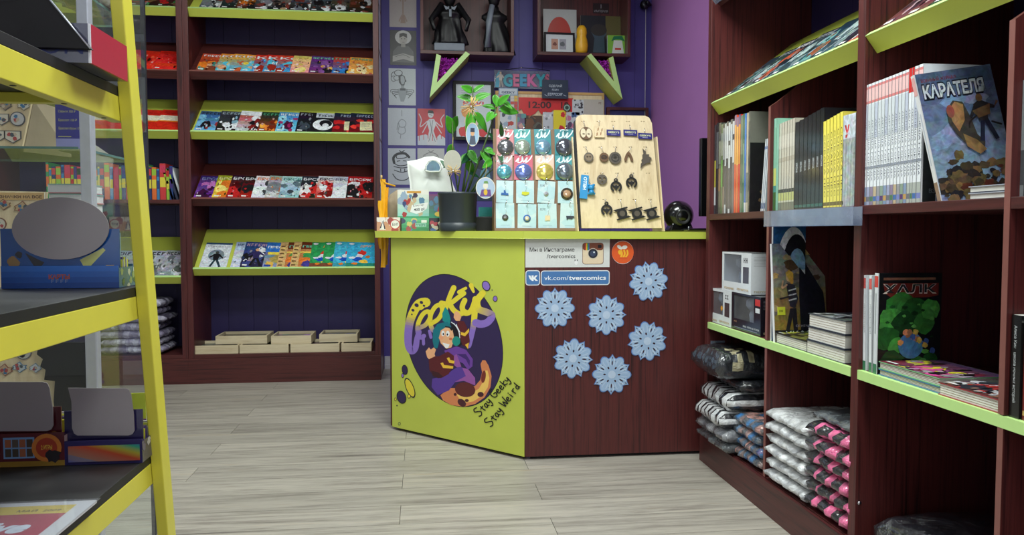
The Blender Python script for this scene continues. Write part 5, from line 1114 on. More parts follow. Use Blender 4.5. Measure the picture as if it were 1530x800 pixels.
# kraft paper bag and white carrier bag
def soft(name, outline, Y, depth, mat, label, cat, parent=None, hole=None, seed=1, n=9):
    """pillow shaped bag from a front outline in the plane Y"""
    pts = [PY(x, y, Y) for x, y in outline]; cx = sum(p.x for p in pts)/len(pts); cz = sum(p.z for p in pts)/len(pts); off = Vector((seed*7.1, 0, 0))
    vs = []; fs = []; N = len(pts)
    for sgn in (-1, 1):
        for k in range(n):
            t = 1-k/(n-1); pr = (1-t**2.6)**.5
            for p in pts:
                x = cx+(p.x-cx)*t; z = cz+(p.z-cz)*t; nz = mnoise.noise(Vector((x*14, z*14, sgn))+off)+.5*mnoise.noise(Vector((x*40, z*30, sgn))+off)
                vs.append((x, Y+depth/2+sgn*depth/2*(pr*(1+.22*nz)+.0*k), z))
    for s_ in (0, 1):
        o = s_*n*N
        for k in range(n-1):
            for i in range(N): j = (i+1) % N; q = (o+k*N+i, o+k*N+j, o+(k+1)*N+j, o+(k+1)*N+i); fs.append(q if s_ else q[::-1])
    for i in range(N): j = (i+1) % N; fs.append((i, j, n*N+j, n*N+i))
    m = MB(); m.mesh(vs, fs, mat, smooth=True); return m.build(name, parent, label=label, cat=cat)
def dens(o, k=3):
    r = []
    for i in range(len(o)):
        a, b = o[i], o[(i+1) % len(o)]
        for q in range(k): r.append((a[0]+(b[0]-a[0])*q/k, a[1]+(b[1]-a[1])*q/k))
    return r
soft('paper_bag', dens([(577, 345.5), (575, 320), (577, 300), (582, 290), (592, 283), (602, 282), (607, 290), (606, 345.5)]), 4.08, .12, 'kraft', 'crumpled brown paper bag behind the card boxes', 'bag', seed=2)
wb2 = empty('carrier_bag', (PY(640, 345, 4.02).x, 4.07, ZT), label='white plastic carrier bag with a handle hole, behind the card displays', cat='bag')
soft('bag_body', dens([(612, 345.6), (614, 300), (612, 272), (609, 255), (608, 240), (616, 238.5), (625, 237), (635, 233), (648, 232), (660, 236), (668, 240), (672, 258), (678, 276), (684, 290), (684, 345.6)]), 4.03, .10, 'bag_white', None, None, wb2, seed=4, n=10)
m = MB(); oc = PY(648, 248, 4.0); M = frame(Vector((oc.x, 4.0, oc.z)), (1, 0, 0), (0, 0, 1)); pts = [(-.036, -.02), (-.036, -.004), (-.024, .018), (-.006, .026), (.012, .022), (.028, .008), (.034, -.012), (.026, -.024), (-.02, -.025)]
m.prism(pts, -.002, .004, 'fabric', (110, 140, 160), M=M); m.build('handle_hole', wb2, label='blue grey opening of the handle')
m = MB(); m.tube([M @ Vector((p[0]*1.2, p[1]*1.2, .004)) for p in pts+pts[:1]], .004, 'bag_white', n=8); m.build('handle_rim', wb2)
# yellow cloth hanging at the left end
yc = empty('yellow_banner', PY(573, 400, 3.99), label='long yellow cloth strip hanging down past the left end of the counter', cat='banner')
for k, (a, b, yt, yb2, dy) in enumerate(((568, 576, 268, 400, 0), (572, 580, 280, 396, .01), (566, 573, 300, 372, -.008))):
    n = 12; vs = []
    for i in range(n):
        t = i/(n-1); y = yt+(yb2-yt)*t; o_ = 1.6*math.sin(t*9+k*2); pa, pb = PY(a+o_, y, 4.0+dy), PY(b+o_*.6, y, 4.0+dy)
        for s_ in range(5): u = s_/4; vs.append((pa.x+(pb.x-pa.x)*u, 4.0+dy+.006*math.sin(u*9+t*4+k)+.0, pa.z))
    vb = [(v[0], v[1]+.002, v[2]) for v in vs]; N = len(vs); fs = []
    for i in range(n-1):
        for s_ in range(4): q = i*5+s_; fs.append((q, q+5, q+6, q+1)); fs.append((N+q, N+q+1, N+q+6, N+q+5))
    m = MB(); m.mesh(vs+vb, fs, 'yellow_cloth', smooth=True); m.build('cloth_fold', yc)
m = MB(); p1 = PY(570, 268, 4.0); m.tube([p1, p1+Vector((.02, 0, -.02)), p1+Vector((.07, .0, -.035))], .004, 'yellow_cloth'); m.tube([p1+Vector((0, 0, .02)), p1], .005, 'straw'); m.build('tie', yc)

# ------------------------------------------------------------------ potted plant
YP = 3.62
pc = PY(684, 346, YP); pcx = pc.x
pl = empty('potted_plant', (pcx, YP, ZT), label='green leafy plant with upright stems in a dark grey plastic pot', cat='plant')
rt_, rb_ = (PY(715, 300, YP).x-PY(655, 300, YP).x)/2, (PY(711, 346, YP).x-PY(659, 346, YP).x)/2
hp = PY(684, 288, YP).z-ZT
Mp = Matrix.Translation((pcx, YP, ZT))
m = MB(); m.lathe([(0, 0), (rb_*1.02, 0), (rb_*1.06, .006), (rb_*1.08, .036), (rb_*1.03, .038), (rb_*1.04, .042), (rt_*.98, hp-.012), (rt_, hp-.01), (rt_, hp), (rt_*.93, hp), (rt_*.9, hp-.02), (0, hp-.02)], 'pot_plastic', n=40, M=Mp); m.build('pot', pl)
m = MB(); m.lathe([(0, hp-.019), (rt_*.88, hp-.019), (rt_*.6, hp-.014), (0, hp-.012)], 'soil', n=20, M=Mp); m.build('soil', pl)
rg = random.Random(11)
def stem(path, r=.0038, mat='stem_green'):
    P3 = []
    for i, (x, y) in enumerate(path): t = i/(len(path)-1); P3.append(PY(x, y, YP+(rg.uniform(-.02, .02) if i else 0)-.03*t))
    P3[0] = Vector((P3[0].x, YP+rg.uniform(-.03, .03), ZT+hp-.03))
    m = MB(); m.tube(P3, r*1.35, mat, n=7, taper=.5); m.build('stem', pl); return P3
def leaf(base, tipdir, L, W, mat, droop=.25, roll=0):
    d = Vector(tipdir).normalized(); side = d.cross(Vector((0, -1, .15)))
    if side.length < .1: side = Vector((1, 0, 0))
    side.normalize(); nrm = side.cross(d); side = (side*math.cos(roll)+nrm*math.sin(roll)).normalized(); nrm = side.cross(d).normalized()
    vs = []; n = 8
    for i in range(n+1):
        t = i/n; w = W*math.sin(math.pi*min(1, t**.75))**.8*(.5) if 0 < t < 1 else .0006
        c = Vector(base)+d*(L*t)+Vector((0, 0, -1))*(droop*L*t*t)
        for k, s_ in enumerate((-1, -.5, 0, .5, 1)): vs.append(tuple(c+side*(w*s_)+nrm*(abs(s_)**1.5*w*.35-.0)))
    fs = [(i*5+k, i*5+k+1, i*5+k+6, i*5+k+5) for i in range(n) for k in range(4)]
    m = MB(); m.mesh(vs, fs, mat, smooth=True); o = m.build('leaf', pl); sm = o.modifiers.new('thick', 'SOLIDIFY'); sm.thickness = .0006
s1 = stem([(690, 300), (696, 250), (702, 200), (707, 160), (706, 128)], .004)
s2 = stem([(694, 300), (712, 250), (728, 205), (742, 160)], .0045)
s3 = stem([(686, 300), (680, 260), (677, 230), (676, 180)], .0035); s4 = stem([(698, 300), (716, 268), (735, 240), (752, 205)], .004)
s5 = stem([(682, 300), (686, 270), (690, 240)], .0035); s6 = stem([(700, 300), (726, 262), (744, 246)], .0035); s7 = stem([(690, 300), (700, 262), (706, 235)], .004); s8 = stem([(678, 300), (674, 270), (668, 250)], .003)
LV = [(707, 138, 690, 127, 1), (707, 138, 722, 126, 1), (706, 150, 685, 142, 1), (708, 150, 731, 138, 1), (708, 168, 726, 192, 1), (706, 170, 697, 190, 1), (704, 175, 700, 190, 1), (741, 163, 722, 156, 1), (742, 160, 741, 140, 1), (744, 158, 760, 140, 1), (746, 162, 772, 165, 1), (740, 168, 728, 178, 1), (747, 150, 764, 160, 1),
      (677, 200, 668, 172, 1), (676, 215, 672, 236, 1), (678, 190, 683, 172, 1), (680, 225, 672, 240, 1), (700, 225, 712, 240, 1), (698, 240, 706, 258, 1), (720, 225, 732, 245, 1), (724, 222, 738, 228, 1), (706, 228, 690, 240, 0), (742, 215, 730, 196, 0), (744, 212, 760, 204, 0), (745, 214, 764, 222, 0), (742, 218, 750, 238, 0), (738, 226, 726, 240, 0), (750, 205, 748, 184, 0), (738, 235, 752, 250, 0), (748, 208, 768, 212, 0), (744, 224, 735, 205, 0), (735, 240, 722, 248, 1),
      (676, 240, 664, 246, 0), (686, 250, 676, 240, 0), (690, 242, 700, 228, 1), (668, 252, 660, 240, 0), (712, 240, 724, 232, 0), (700, 258, 712, 262, 0)]
for i, (x0, y0, x1, y1, g) in enumerate(LV):
    a = PY(x0, y0, YP-.03+rg.uniform(-.03, .03)); b = PY(x1, y1, YP-.03+rg.uniform(-.06, .05)); d = b-a; L = max(d.length*1.12, .06)
    leaf(a, d, L, L*(.48 if g else .3)*rg.uniform(.85, 1.1), 'leaf_green' if g else 'leaf_dark', .12, rg.uniform(-.5, .5))
# hanging ornaments
def disc(px, py, rx, ry, Y, art, rim, label, strpx, name='ornament'):
    c = PY(px, py, Y); s_ = Y/F; M = frame(c, (1, 0, 0), (0, 0, 1)); rx *= s_; ry *= s_
    r = empty(name, c, label=label, cat='ornament', group=None)
    m = MB(); m.prism([(rx*math.cos(t), ry*math.sin(t)) for t in [k*math.pi/16 for k in range(32)]], -.004, 0, 'print', rim, M=M)
    a = Art(2*rx, 2*ry, False); Mc = M @ Matrix.Translation((-rx, -ry, 0)); a.ell(rx, ry, rx*.93, ry*.93, 0, (150, 176, 200), 28); art(a, rx, ry, random.Random(3)); a.put(m, Mc, 'print', .0003); m.build('disc', r)
    t = MB(); t.tube([c+Vector((0, 0, ry)), PY(strpx[0], strpx[1], Y+.005)], .0009, 'straw', n=5); t.build('string', r)
def a_hero(a, rx, ry, r):
    a.ell(rx, ry, rx*.92, ry*.92, 0, (150, 180, 206), 28); a.poly([(rx*.5, ry*.15), (rx*1.5, ry*.15), (rx*1.35, ry*.9), (rx*.7, ry*.9)], (76, 84, 100)); a.ell(rx, ry*1.15, rx*.3, ry*.28, 0, (206, 160, 120)); a.poly([(rx*.68, ry*1.2), (rx*1.32, ry*1.2), (rx*1.3, ry*1.55), (rx*.7, ry*1.55)], (50, 56, 72))
disc(706, 201, 10, 17.5, 3.50, a_hero, (226, 218, 196), 'oval ornament with a painted portrait, hanging on the plant below the straw star', (706, 168))
def a_gv(a, rx, ry, r):
    a.ell(rx, ry, rx*.92, ry*.92, 0, (170, 190, 214), 28); a.poly([(rx*.4, ry*.2), (rx*1.6, ry*.2), (rx*1.5, ry*.85), (rx*.6, ry*.85)], (110, 76, 140)); a.ell(rx*1.0, ry*1.2, rx*.26, ry*.32, 0, (226, 220, 206)); a.poly([(rx*.8, ry*1.4), (rx*1.3, ry*1.4), (rx*1.2, ry*1.65), (rx*.85, ry*1.62)], (110, 150, 90)); a.ell(rx*1.0, ry*.6, rx*.2, ry*.28, 0, (220, 180, 60))
disc(725.5, 281, 14.5, 16, 3.48, a_gv, (224, 220, 210), 'round ornament with a purple suited portrait, hanging right of the pot', (727, 245))
disc(676, 241, 13, 16.5, 3.52, lambda a, rx, ry, r: a.ell(rx, ry, rx*.95, ry*.95, 0, (176, 174, 160), 28), (190, 188, 172), 'plain pale oval ornament hanging at the left of the plant', (677, 205))
def straw(px, py, R, Y, label, n=26, seed=1):
    c = PY(px, py, Y); s_ = Y/F; r = empty('straw_star', c, label=label, cat='ornament'); rg_ = random.Random(seed)
    m = MB()
    for k in range(n):
        t = rg_.uniform(0, 2*math.pi); q = rg_.uniform(.7, 1)*R*s_; m.tube([c, c+Vector((q*math.cos(t), rg_.uniform(-.02, .01), q*math.sin(t)))], .0014, 'straw', n=4)
    m.build('straws', r); b = MB(); b.lathe([(0, -.006), (.004, -.005), (.006, 0), (.004, .005), (0, .006)], 'steel', n=12, M=Matrix.Translation(c+Vector((0, -.006, 0)))); b.build('bead', r)
straw(704, 160, 17, 3.46, 'straw star with a shiny bead at the top of the plant'); straw(677, 256, 12, 3.5, 'small straw star below the plain oval ornament', 16, 2)

# ------------------------------------------------------------------ card stand with metal hooks
YS = 3.50
sb = empty('card_stand', (PY(803, 346, YS).x, YS, ZT), label='brown board stand with metal hooks holding badge and earring cards', cat='display stand')
lean = math.radians(8)
Ms = lambda x, y, Y=YS: PY(x, y, Y)
z0s = ZT; x0s, x1s = Ms(739, 345).x, Ms(866, 345).x; hS = Ms(800, 190).z-ZT
MSd = Matrix.Translation((x0s, YS+.012, ZT)) @ Matrix.Rotation(-lean, 4, 'X') @ frame(Vector((0, 0, 0)), (1, 0, 0), (0, 0, 1)); WS = x1s-x0s; HS = hS/math.cos(lean)
m = MB(); m.box(0, WS, 0, HS, -.006, 0, 'brown_card', M=MSd); m.build('board', sb)
m = MB(); m.box(0, WS, 0, .012, 0, .02, 'brown_card', M=MSd); m.build('ledge', sb)
for s_ in (0, WS-.004): m = MB(); m.mesh([MSd @ Vector((s_, 0, -.006)), MSd @ Vector((s_+.004, 0, -.006)), Vector((x0s+s_, YS+.14, ZT)), Vector((x0s+s_+.004, YS+.14, ZT)), MSd @ Vector((s_, HS*.8, -.006)), MSd @ Vector((s_+.004, HS*.8, -.006))], [(0, 1, 3, 2), (0, 2, 4), (1, 5, 3), (2, 3, 5, 4), (0, 4, 5, 1)], 'brown_card'); m.build('strut', sb)
TEA = (40, 130, 140); PNK = (206, 120, 130); PB = (196, 218, 224)
def hook(M, u, v): m = MB(); m.tube([M @ Vector((u, v-.004, 0)), M @ Vector((u, v-.002, .018)), M @ Vector((u+.004, v+.012, .024))], .0017, 'steel', n=7); m.lathe([(0, -.003), (.003, 0), (0, .003)], 'steel', n=8, M=M @ Matrix.Translation((u+.004, v+.013, .024))); m.build('hook', sb)
cols_ = [(742, 768), (768, 793), (796, 822), (829, 856)]
CG = []
def badge_card(px0, px1, yt, yb, base, bcol, label, tilt=0, kind='dome', dc=(60, 70, 80), item=None, layer=.004):
    a = on_plane(px0, yb, MSd @ Vector((0, 0, 0)), MSd.to_3x3() @ Vector((0, 0, 1))); b = on_plane(px1, yt, MSd @ Vector((0, 0, 0)), MSd.to_3x3() @ Vector((0, 0, 1)))
    inv = MSd.inverted(); a = inv @ a; b = inv @ b; w, h = b.x-a.x, b.y-a.y
    M = MSd @ Matrix.Translation((a.x, a.y, layer)) @ Matrix.Rotation(tilt, 4, 'Z')
    cx_, cz_ = w/2, h*.32
    r = empty('badge_card' if kind == 'dome' else 'earring_card', M @ Vector((w/2, 0, 0)), label=label, cat='card', group='cards on the brown hook stand')
    m = MB(); m.box(0, w, 0, h, -.001, 0, 'print', base, M=M); A = Art(w, h); rg_ = random.Random(int(px0+yt))
    if kind == 'dome':
        A.grad(base, bcol, 5); 
        A.stroke([(w*.1, h*.72), (w*.25, h*.85), (w*.2, h*.68), (w*.4, h*.72), (w*.45, h*.92), (w*.5, h*.7), (w*.7, h*.88), (w*.62, h*.68), (w*.85, h*.82), (w*.95, h*.95)], h*.045, (226, 236, 238)); A.stroke([(w*.3, h*.93), (w*.4, h*.98), (w*.7, h*.97)], h*.03, (226, 236, 238))
    else:
        for k in range(4): A.blob(w*rg_.random(), h*rg_.random(), w*.35, (180, 212, 222), rg_)
        A.rect(w*.25, h*.12, w*.75, h*.14, (150, 180, 190)); 
        if rg_.random() < .5: glyph_bar(A, w*.12, h*.74, w*.3, h*.08, (110, 120, 130), rg_, 4)
    A.put(m, M, 'print', .0002, .00003); m.build('card', r)
    if kind == 'dome':
        R = min(w, h)*.46; d = MB(); d.lathe([(R, 0), (R, .003), (R*.95, .007), (R*.82, .012), (R*.6, .016), (R*.3, .0185), (0, .019)], 'dome_gloss', dc, n=28, M=M @ Matrix.Translation((cx_, cz_, .0006)))
        o = d.build('button_badge', r); 
    else:
        d = MB(); Mi = M @ Matrix.Translation((w*.5, h*.48, .001)); item(d, Mi, w); d.tube([Mi @ Vector((0, .004, .002)), Mi @ Vector((w*.06, h*.14, .006)), Mi @ Vector((w*.02, h*.28, .012))], .0006, 'steel', n=5); d.build('earring', r)
    hook(MSd, a.x+w*.52, b.y-.006)
def it_disc(c1, c2, r=.2):
    def f(d, M, w): d.lathe([(w*r, 0), (w*r, .002), (0, .0025)], 'print_gloss', c1, n=20, M=M @ Matrix.Translation((0, -.006, 0))); d.lathe([(w*r*.65, .002), (w*r*.65, .003), (0, .0032)], 'print_gloss', c2, n=16, M=M @ Matrix.Translation((0, -.006, .0004)))
    return f
def it_poly(pts, c): return lambda d, M, w: d.prism([(x*w, y*w) for x, y in pts], 0, .0025, 'print_gloss', c, M=M @ Matrix.Translation((0, -.006, 0)))
R1 = [(742, 768, 194, 233, (206, 150, 150), PNK, (120, 120, 126), 'pink card with a dark shiny badge, top left, behind the leaves'), (768, 793, 194, 233, TEA, (70, 160, 160), (190, 206, 190), 'teal card with a greenish shiny badge, top row second'), (799, 823, 194, 233, TEA, (60, 140, 150), (150, 196, 226), 'teal card with a light blue shiny badge, top row third'), (829, 857, 194, 233, TEA, (50, 130, 140), (96, 100, 112), 'teal card with a black shiny badge, top right'),
      (741, 765, 231, 269, (170, 120, 130), (206, 160, 160), (120, 206, 226), 'reddish card with a turquoise badge, second row left'), (768, 795, 231, 269, (206, 110, 130), (200, 90, 110), (130, 150, 226), 'pink card with a blue and red badge, second row'), (800, 827, 231, 269, (224, 190, 160), (230, 200, 190), (246, 226, 120), 'peach card with a yellow badge, second row'), (830, 858, 231, 269, TEA, (70, 150, 160), (120, 134, 146), 'teal card with a dark grey badge, second row right')]
for k, (a, b, c, d, e, f, g, l) in enumerate(R1): badge_card(a, b, c, d, e, f, l, .02*math.sin(k), 'dome', g)
anchor = it_poly([(-.22, -.1), (.22, -.12), (.2, 0), (.08, 0), (.03, .18), (-.06, .18), (-.06, .02), (-.2, .02)], (50, 100, 170))
R3 = [(741, 766, 270, 303, anchor, 'pale card with a blue earring, third row left', -.03), (771, 797, 270, 304, it_poly([(-.2, -.05), (0, -.12), (.2, -.04), (.22, .08), (.05, .1), (-.18, .1)], (206, 206, 60)), 'pale card with a yellow green earring, third row', -.02), (802, 827, 270, 303, it_disc((190, 196, 200), (150, 150, 160), .14), 'pale card with a small silver earring, third row', -.08), (833, 859, 271, 304, it_disc((60, 50, 44), (176, 140, 110), .34), 'pale card with a big round brown wooden earring', -.03),
      (741, 768, 304, 342, it_disc((60, 60, 64), (110, 110, 112), .17), 'pale card with a dark round earring, bottom left', 0), (773, 800, 305, 343, it_disc((60, 110, 180), (206, 196, 170), .2), 'pale card with a blue ringed earring, bottom row', -.03), (804, 831, 305, 343, it_poly([(-.14, -.14), (.14, -.12), (.14, .14), (-.12, .14)], (226, 206, 170)), 'pale card with a tiny playing card earring', .0), (836, 864, 304, 342, it_poly([(-.2, .1), (.2, .12), (.22, .05), (.1, -.06), (-.1, -.04), (-.16, -.12)], (60, 66, 76)), 'pale card with a dark bar shaped earring, bottom right', -.06)]
for a, b, c, d, it, l, tl_ in R3: badge_card(a, b, c, d, PB, PB, l, tl_, 'ear', item=it, layer=.006)

# ------------------------------------------------------------------ wooden keyring stand
YK = 3.46; lk = math.radians(12)
kx0 = PY(869, 341, YK).x; kx1 = PY(988, 341, YK).x; ks = empty('keyring_stand', ((kx0+kx1)/2, YK, ZT), label='pale plywood stand with rounded top corners holding rows of keyrings', cat='display stand')
MK = Matrix.Translation((0, YK, ZT+.006)) @ Matrix.Rotation(-lk, 4, 'X') @ frame(Vector((0, 0, 0)), (1, 0, 0), (0, 0, 1)); KI = MK.inverted(); KN = MK.to_3x3() @ Vector((0, 0, 1)); KO = MK @ Vector((0, 0, 0))
def kp_(x, y): p = KI @ on_plane(x, y, KO, KN); return (p.x, p.y)
out = [kp_(869, 341), kp_(860, 182), kp_(861, 176), kp_(865, 172.5), kp_(871, 171.5), kp_(964, 173), kp_(970, 176), kp_(974, 184), kp_(989, 341)][::-1]
slots = []; KH = []
for r_, (y, xs) in enumerate(((181.5, (871, 894, 916, 938, 960)), (220, (874, 897, 919, 942, 964)), (259, (876, 899, 922, 945, 968)), (298.5, (903, 926, 948, 971)))):
    for x in xs:
        c = kp_(x, y); KH.append((c, r_)); s_ = .0028
        for dx in (-.008, .004): slots.append([(c[0]+dx, c[1]-.0015), (c[0]+dx+.0055, c[1]-.0015), (c[0]+dx+.0055, c[1]+.0015), (c[0]+dx, c[1]+.0015)])
m = MB(); m.prism(out, -.006, 0, 'plywood', M=MK, holes=slots); m.build('board', ks)
m = MB(); m.prism([(o[0]*.98+.004, o[1]*.96+.004) for o in out], -.0085, -.0075, 'black_matte', M=MK); m.build('backing', ks)
for px, nm in ((862, 'l'), (990, 'r')):
    X_ = PY(px, 341, YK).x; top = MK @ Vector((0, kp_(px, 205)[1], 0)); Mx_ = frame(Vector((X_, 0, 0)), (0, 1, 0), (0, 0, 1))
    dxl = (PY(853, 205, top.y).x-PY(863, 341, YK).x) if nm == 'l' else (PY(978, 205, top.y).x-PY(990, 341, YK).x)
    m = MB(); v_ = [(X_, YK-.02, ZT), (X_, YK+.16, ZT), (X_+dxl*.6, top.y+.03, top.z), (X_+dxl*.6, top.y-.012, top.z)]; v_ += [(a+.005, b, c) for a, b, c in v_]; m.mesh(v_, [(0, 1, 2, 3), (7, 6, 5, 4), (0, 4, 5, 1), (1, 5, 6, 2), (2, 6, 7, 3), (3, 7, 4, 0)], 'plywood'); m.build('side_bracket', ks)
CI = lambda r, n=24, cx=0, cy=0: [(cx+r*math.cos(2*math.pi*i/n), cy+r*math.sin(2*math.pi*i/n)) for i in range(n)]
KU = YK/F
def keyring(px, py, label, shape, mat='burnt_wood', cat='keyring', hy=None, col=(60, 60, 60)):
    """hangs from the slot above it: ring, short chain and charm; shape in photo pixels"""
    c = kp_(px, py); hook_ = min(KH, key=lambda h: abs(h[0][0]-c[0])+(0 if h[0][1] > c[1] else 9)*1+abs(h[0][1]-c[1])*.6)[0]
    M = MK @ Matrix.Translation((c[0], c[1], .006)); r = empty('keyring', M @ Vector((0, 0, 0)), label=label, cat=cat, group='keyrings on the plywood stand')
    m = MB(); shape(m, M); m.build('charm', r)
    top = [c[0], c[1]+.022]; m = MB(); a = MK @ Vector((hook_[0], hook_[1], .004)); b = MK @ Vector((c[0], c[1]+.016, .007)); pts = [a, a+Vector((0, -.012, .0)), a.lerp(b, .4)+Vector((0, -.006, 0)), b]; m.tube(pts, .0012, 'steel', n=6); m.build('chain', r)
def sh_disc(R, mat, inner=None, details=()):
    R *= KU
    def f(m, M):
        m.prism(CI(R), 0, .004, mat, M=M)
        for (x, y, rx, ry, c) in details: m.prism([(x*R+rx*R*math.cos(t), y*R+ry*R*math.sin(t)) for t in [k*math.pi/8 for k in range(16)]], .004, .0046, 'print', c, M=M)
    return f
def sh_poly(pts, mat, holes=()):
    return lambda m, M: m.prism([(x*KU, y*KU) for x, y in pts], 0, .004, mat, M=M, holes=[[(x*KU, y*KU) for x, y in h] for h in holes])
BR = (96, 54, 40); CR = (220, 206, 176)
keyring(875, 200, 'round keyring with a pale mask shape, top left', sh_disc(10, 'burnt_wood', None, ((-.45, .0, .42, .75, CR), (.45, 0, .42, .75, CR), (-.4, -.15, .2, .12, BR), (.4, -.15, .2, .12, BR))))
keyring(895, 198, 'square wooden keyring with burnt marks, top row second', lambda m, M: (m.box(-8*KU, 8*KU, -9*KU, 9*KU, 0, .004, 'plywood', M=M), [m.prism([((x+dx*.6)*KU, (y+dy*1.6)*KU) for dx, dy in ((-2, -2), (1, -1), (2, 2), (-1, 1))], .004, .0045, 'print', (150, 100, 60), M=M) for x, y in ((-4, -4), (2, -3), (-2, 4), (4, 3))]))
def tagcard(px, py, label, w=22, h=9.5):
    c = kp_(px, py); M = MK @ Matrix.Translation((c[0]-w/2*KU, c[1]-h/2*KU, .008)) @ Matrix.Rotation(-.03, 4, 'Z'); r = empty('name_tag', M @ Vector((w/2*KU, 0, 0)), label=label, cat='tag', group='dark blue shop tags on the plywood stand')
    m = MB(); m.box(0, w*KU, 0, h*KU, -.001, .001, 'print', (44, 42, 120), M=M); A = Art(w*KU, h*KU); A.text("GEEKY'S", w*KU*.1, h*KU*.42, h*KU*.42, (222, 226, 170), .02, width=w*KU*.8); A.rect(w*KU*.3, h*KU*.2, w*KU*.7, h*KU*.26, (190, 190, 206)); A.put(m, M @ Matrix.Translation((0, 0, .001))); m.build('plate', r)
    m = MB(); a = MK @ Vector((c[0], c[1]+13*KU, .004)); m.tube([a, a+Vector((0, -.008, -.01)), MK @ Vector((c[0], c[1]+h*.4*KU, .008))], .0016, 'steel', n=6); m.build('clip', r)
tagcard(916, 199, "dark blue GEEKY'S tag at the left of three"); tagcard(941, 199, "dark blue GEEKY'S tag in the middle of three"); tagcard(963, 204, "dark blue GEEKY'S tag at the right of three, hanging lower")
keyring(879, 236, 'round grey brown keyring at the left of the second row', sh_disc(7.5, 'charm_grey', None, ((0, 0, .75, .75, (130, 112, 90)), (-.3, .1, .2, .2, (60, 50, 44)), (.3, .1, .2, .2, (60, 50, 44)))))
keyring(902, 236, 'small round brown keyring, second row second', sh_disc(7.3, 'burnt_wood', None, ((0, 0, .7, .5, (60, 44, 36)), (0, 0, .3, .3, (130, 100, 80)))))
keyring(918.5, 237, 'larger round ringed keyring, second row middle', sh_disc(9.6, 'charm_grey', None, ((0, 0, .7, .7, (60, 56, 54)), (0, 0, .5, .5, (120, 112, 104)), (0, 0, .25, .25, (60, 56, 54)))))
keyring(938.5, 235, 'brown arrowhead shaped keyring, second row', sh_poly([(0, 9), (4, 4), (7, -4), (6.5, -8), (3, -6), (1.5, 0), (0, 3), (-1.5, 0), (-3, -6), (-6.5, -8), (-7, -4), (-4, 4)], 'burnt_wood'))
keyring(964, 238, 'dark wing shaped keyring with stepped edges, right of the second row', sh_poly([(-4, 16), (0, 12), (0, 7), (6, 7), (5, 3), (10, 1), (6, -3), (8, -6), (0, -8), (-4, -10), (-9, -16), (-8, -8), (-6, -6), (-7, -2), (-5, 0), (-5, 6), (-3, 8)], 'charm_grey'))
keyring(899, 269, 'round grey keyring with cut out eyes, third row', sh_poly(CI(8), 'charm_grey', [CI(2.2, 10, -3.4, 1), CI(2.2, 10, 3.4, 1), CI(1.6, 8, 0, -4.6)]))
def winged(m, M):
    o = [(9*math.cos(t), 9*math.sin(t)) for t in [math.radians(a) for a in range(-60, 241, 15)]]; i_ = [(6.2*math.cos(t), 6.2*math.sin(t)) for t in [math.radians(a) for a in range(240, -61, -15)]]
    m.prism([(x*KU, y*KU) for x, y in o+i_], 0, .004, 'charm_black', M=M); m.prism([(x*KU, y*KU) for x, y in ((-7, 3), (-2, 1.5), (0, 3.5), (2, 1.5), (7, 3), (4, -1), (1.5, -3), (0, -7), (-1.5, -3), (-4, -1))], .0002, .0042, 'charm_black', M=M)
    m.prism([(x*KU, (y+10.5)*KU) for x, y in CI(3.2, 12)], 0, .004, 'charm_black', M=M, holes=[[(x*KU, (y+10.5)*KU) for x, y in CI(1.4, 8)]])
keyring(920, 280, 'black open ring keyring with a winged shape, third row', winged); keyring(943, 274, 'black open ring keyring with a winged shape, third row right', winged); keyring(906, 315, 'black open ring keyring with a winged shape, bottom row left', winged)
def halo(m, M):
    m.prism([(x*KU, y*KU) for x, y in CI(8)], 0, .004, 'charm_black', M=M); m.prism([(x*KU, y*KU) for x, y in CI(4.5)], .004, .0044, 'charm_grey', M=M)
    m.prism([(x*KU, y*KU) for x, y in ((-14, 5), (8, 11), (9, 9), (-9, 3))], .0002, .0042, 'charm_black', M=M); m.prism([(x*KU, y*KU) for x, y in ((14, -5), (-8, -11), (-9, -9), (9, -3))], .0002, .0042, 'charm_black', M=M)
for px, l in ((929, 'black disc keyring with slanted bars, bottom row, left of three alike'), (951, 'black disc keyring with slanted bars, bottom row, middle of three alike'), (973, 'black disc keyring with slanted bars, bottom row, right of three alike')): keyring(px, 320, l, halo)
kb = empty('strap_keyring', MK @ Vector((kp_(872, 280)[0], kp_(872, 280)[1], .01)), label='bright blue HELLO strap keyring with a little blue toy on the plywood stand', cat='keyring')
c = kp_(872, 280); M = MK @ Matrix.Translation((c[0], c[1], .009)) @ Matrix.Rotation(-.12, 4, 'Z'); m = MB(); m.box(-6*KU, 6*KU, -19*KU, 18*KU, 0, .006, 'blue_rubber', M=M); A = Art(37*KU, 12*KU); A.text('HELLO', 14*KU, 3*KU, 7*KU, (230, 240, 245), .03, width=20*KU); A.put(m, M @ Matrix.Translation((6*KU, -19*KU, .006)) @ Matrix.Rotation(math.pi/2, 4, 'Z')); m.build('strap', kb)
m = MB(); Mt = MK @ Matrix.Translation((c[0]+11*KU, c[1]-2*KU, .012)); bl_ = [(0, -7, 4.5), (0, 0, 5), (-4, 4.5, 2.2), (4, 4.5, 2.2), (-4, -9, 2), (4, -9, 2)]
for x, y, r_ in bl_: m.lathe([(r_*KU*math.sin(a), -r_*KU*math.cos(a)) for a in [k*math.pi/8 for k in range(9)]], 'blue_rubber', n=14, M=Mt @ Matrix.Translation((x*KU, y*KU, 0)))
m.build('toy_charm', kb); m = MB(); m.tube([MK @ Vector((c[0], c[1]+19*KU, .006)), MK @ Vector((c[0]+4*KU, c[1]+13*KU, .012)), MK @ Vector((c[0]+10*KU, c[1]+4*KU, .012))], .0014, 'steel', n=6); m.build('chain', kb)

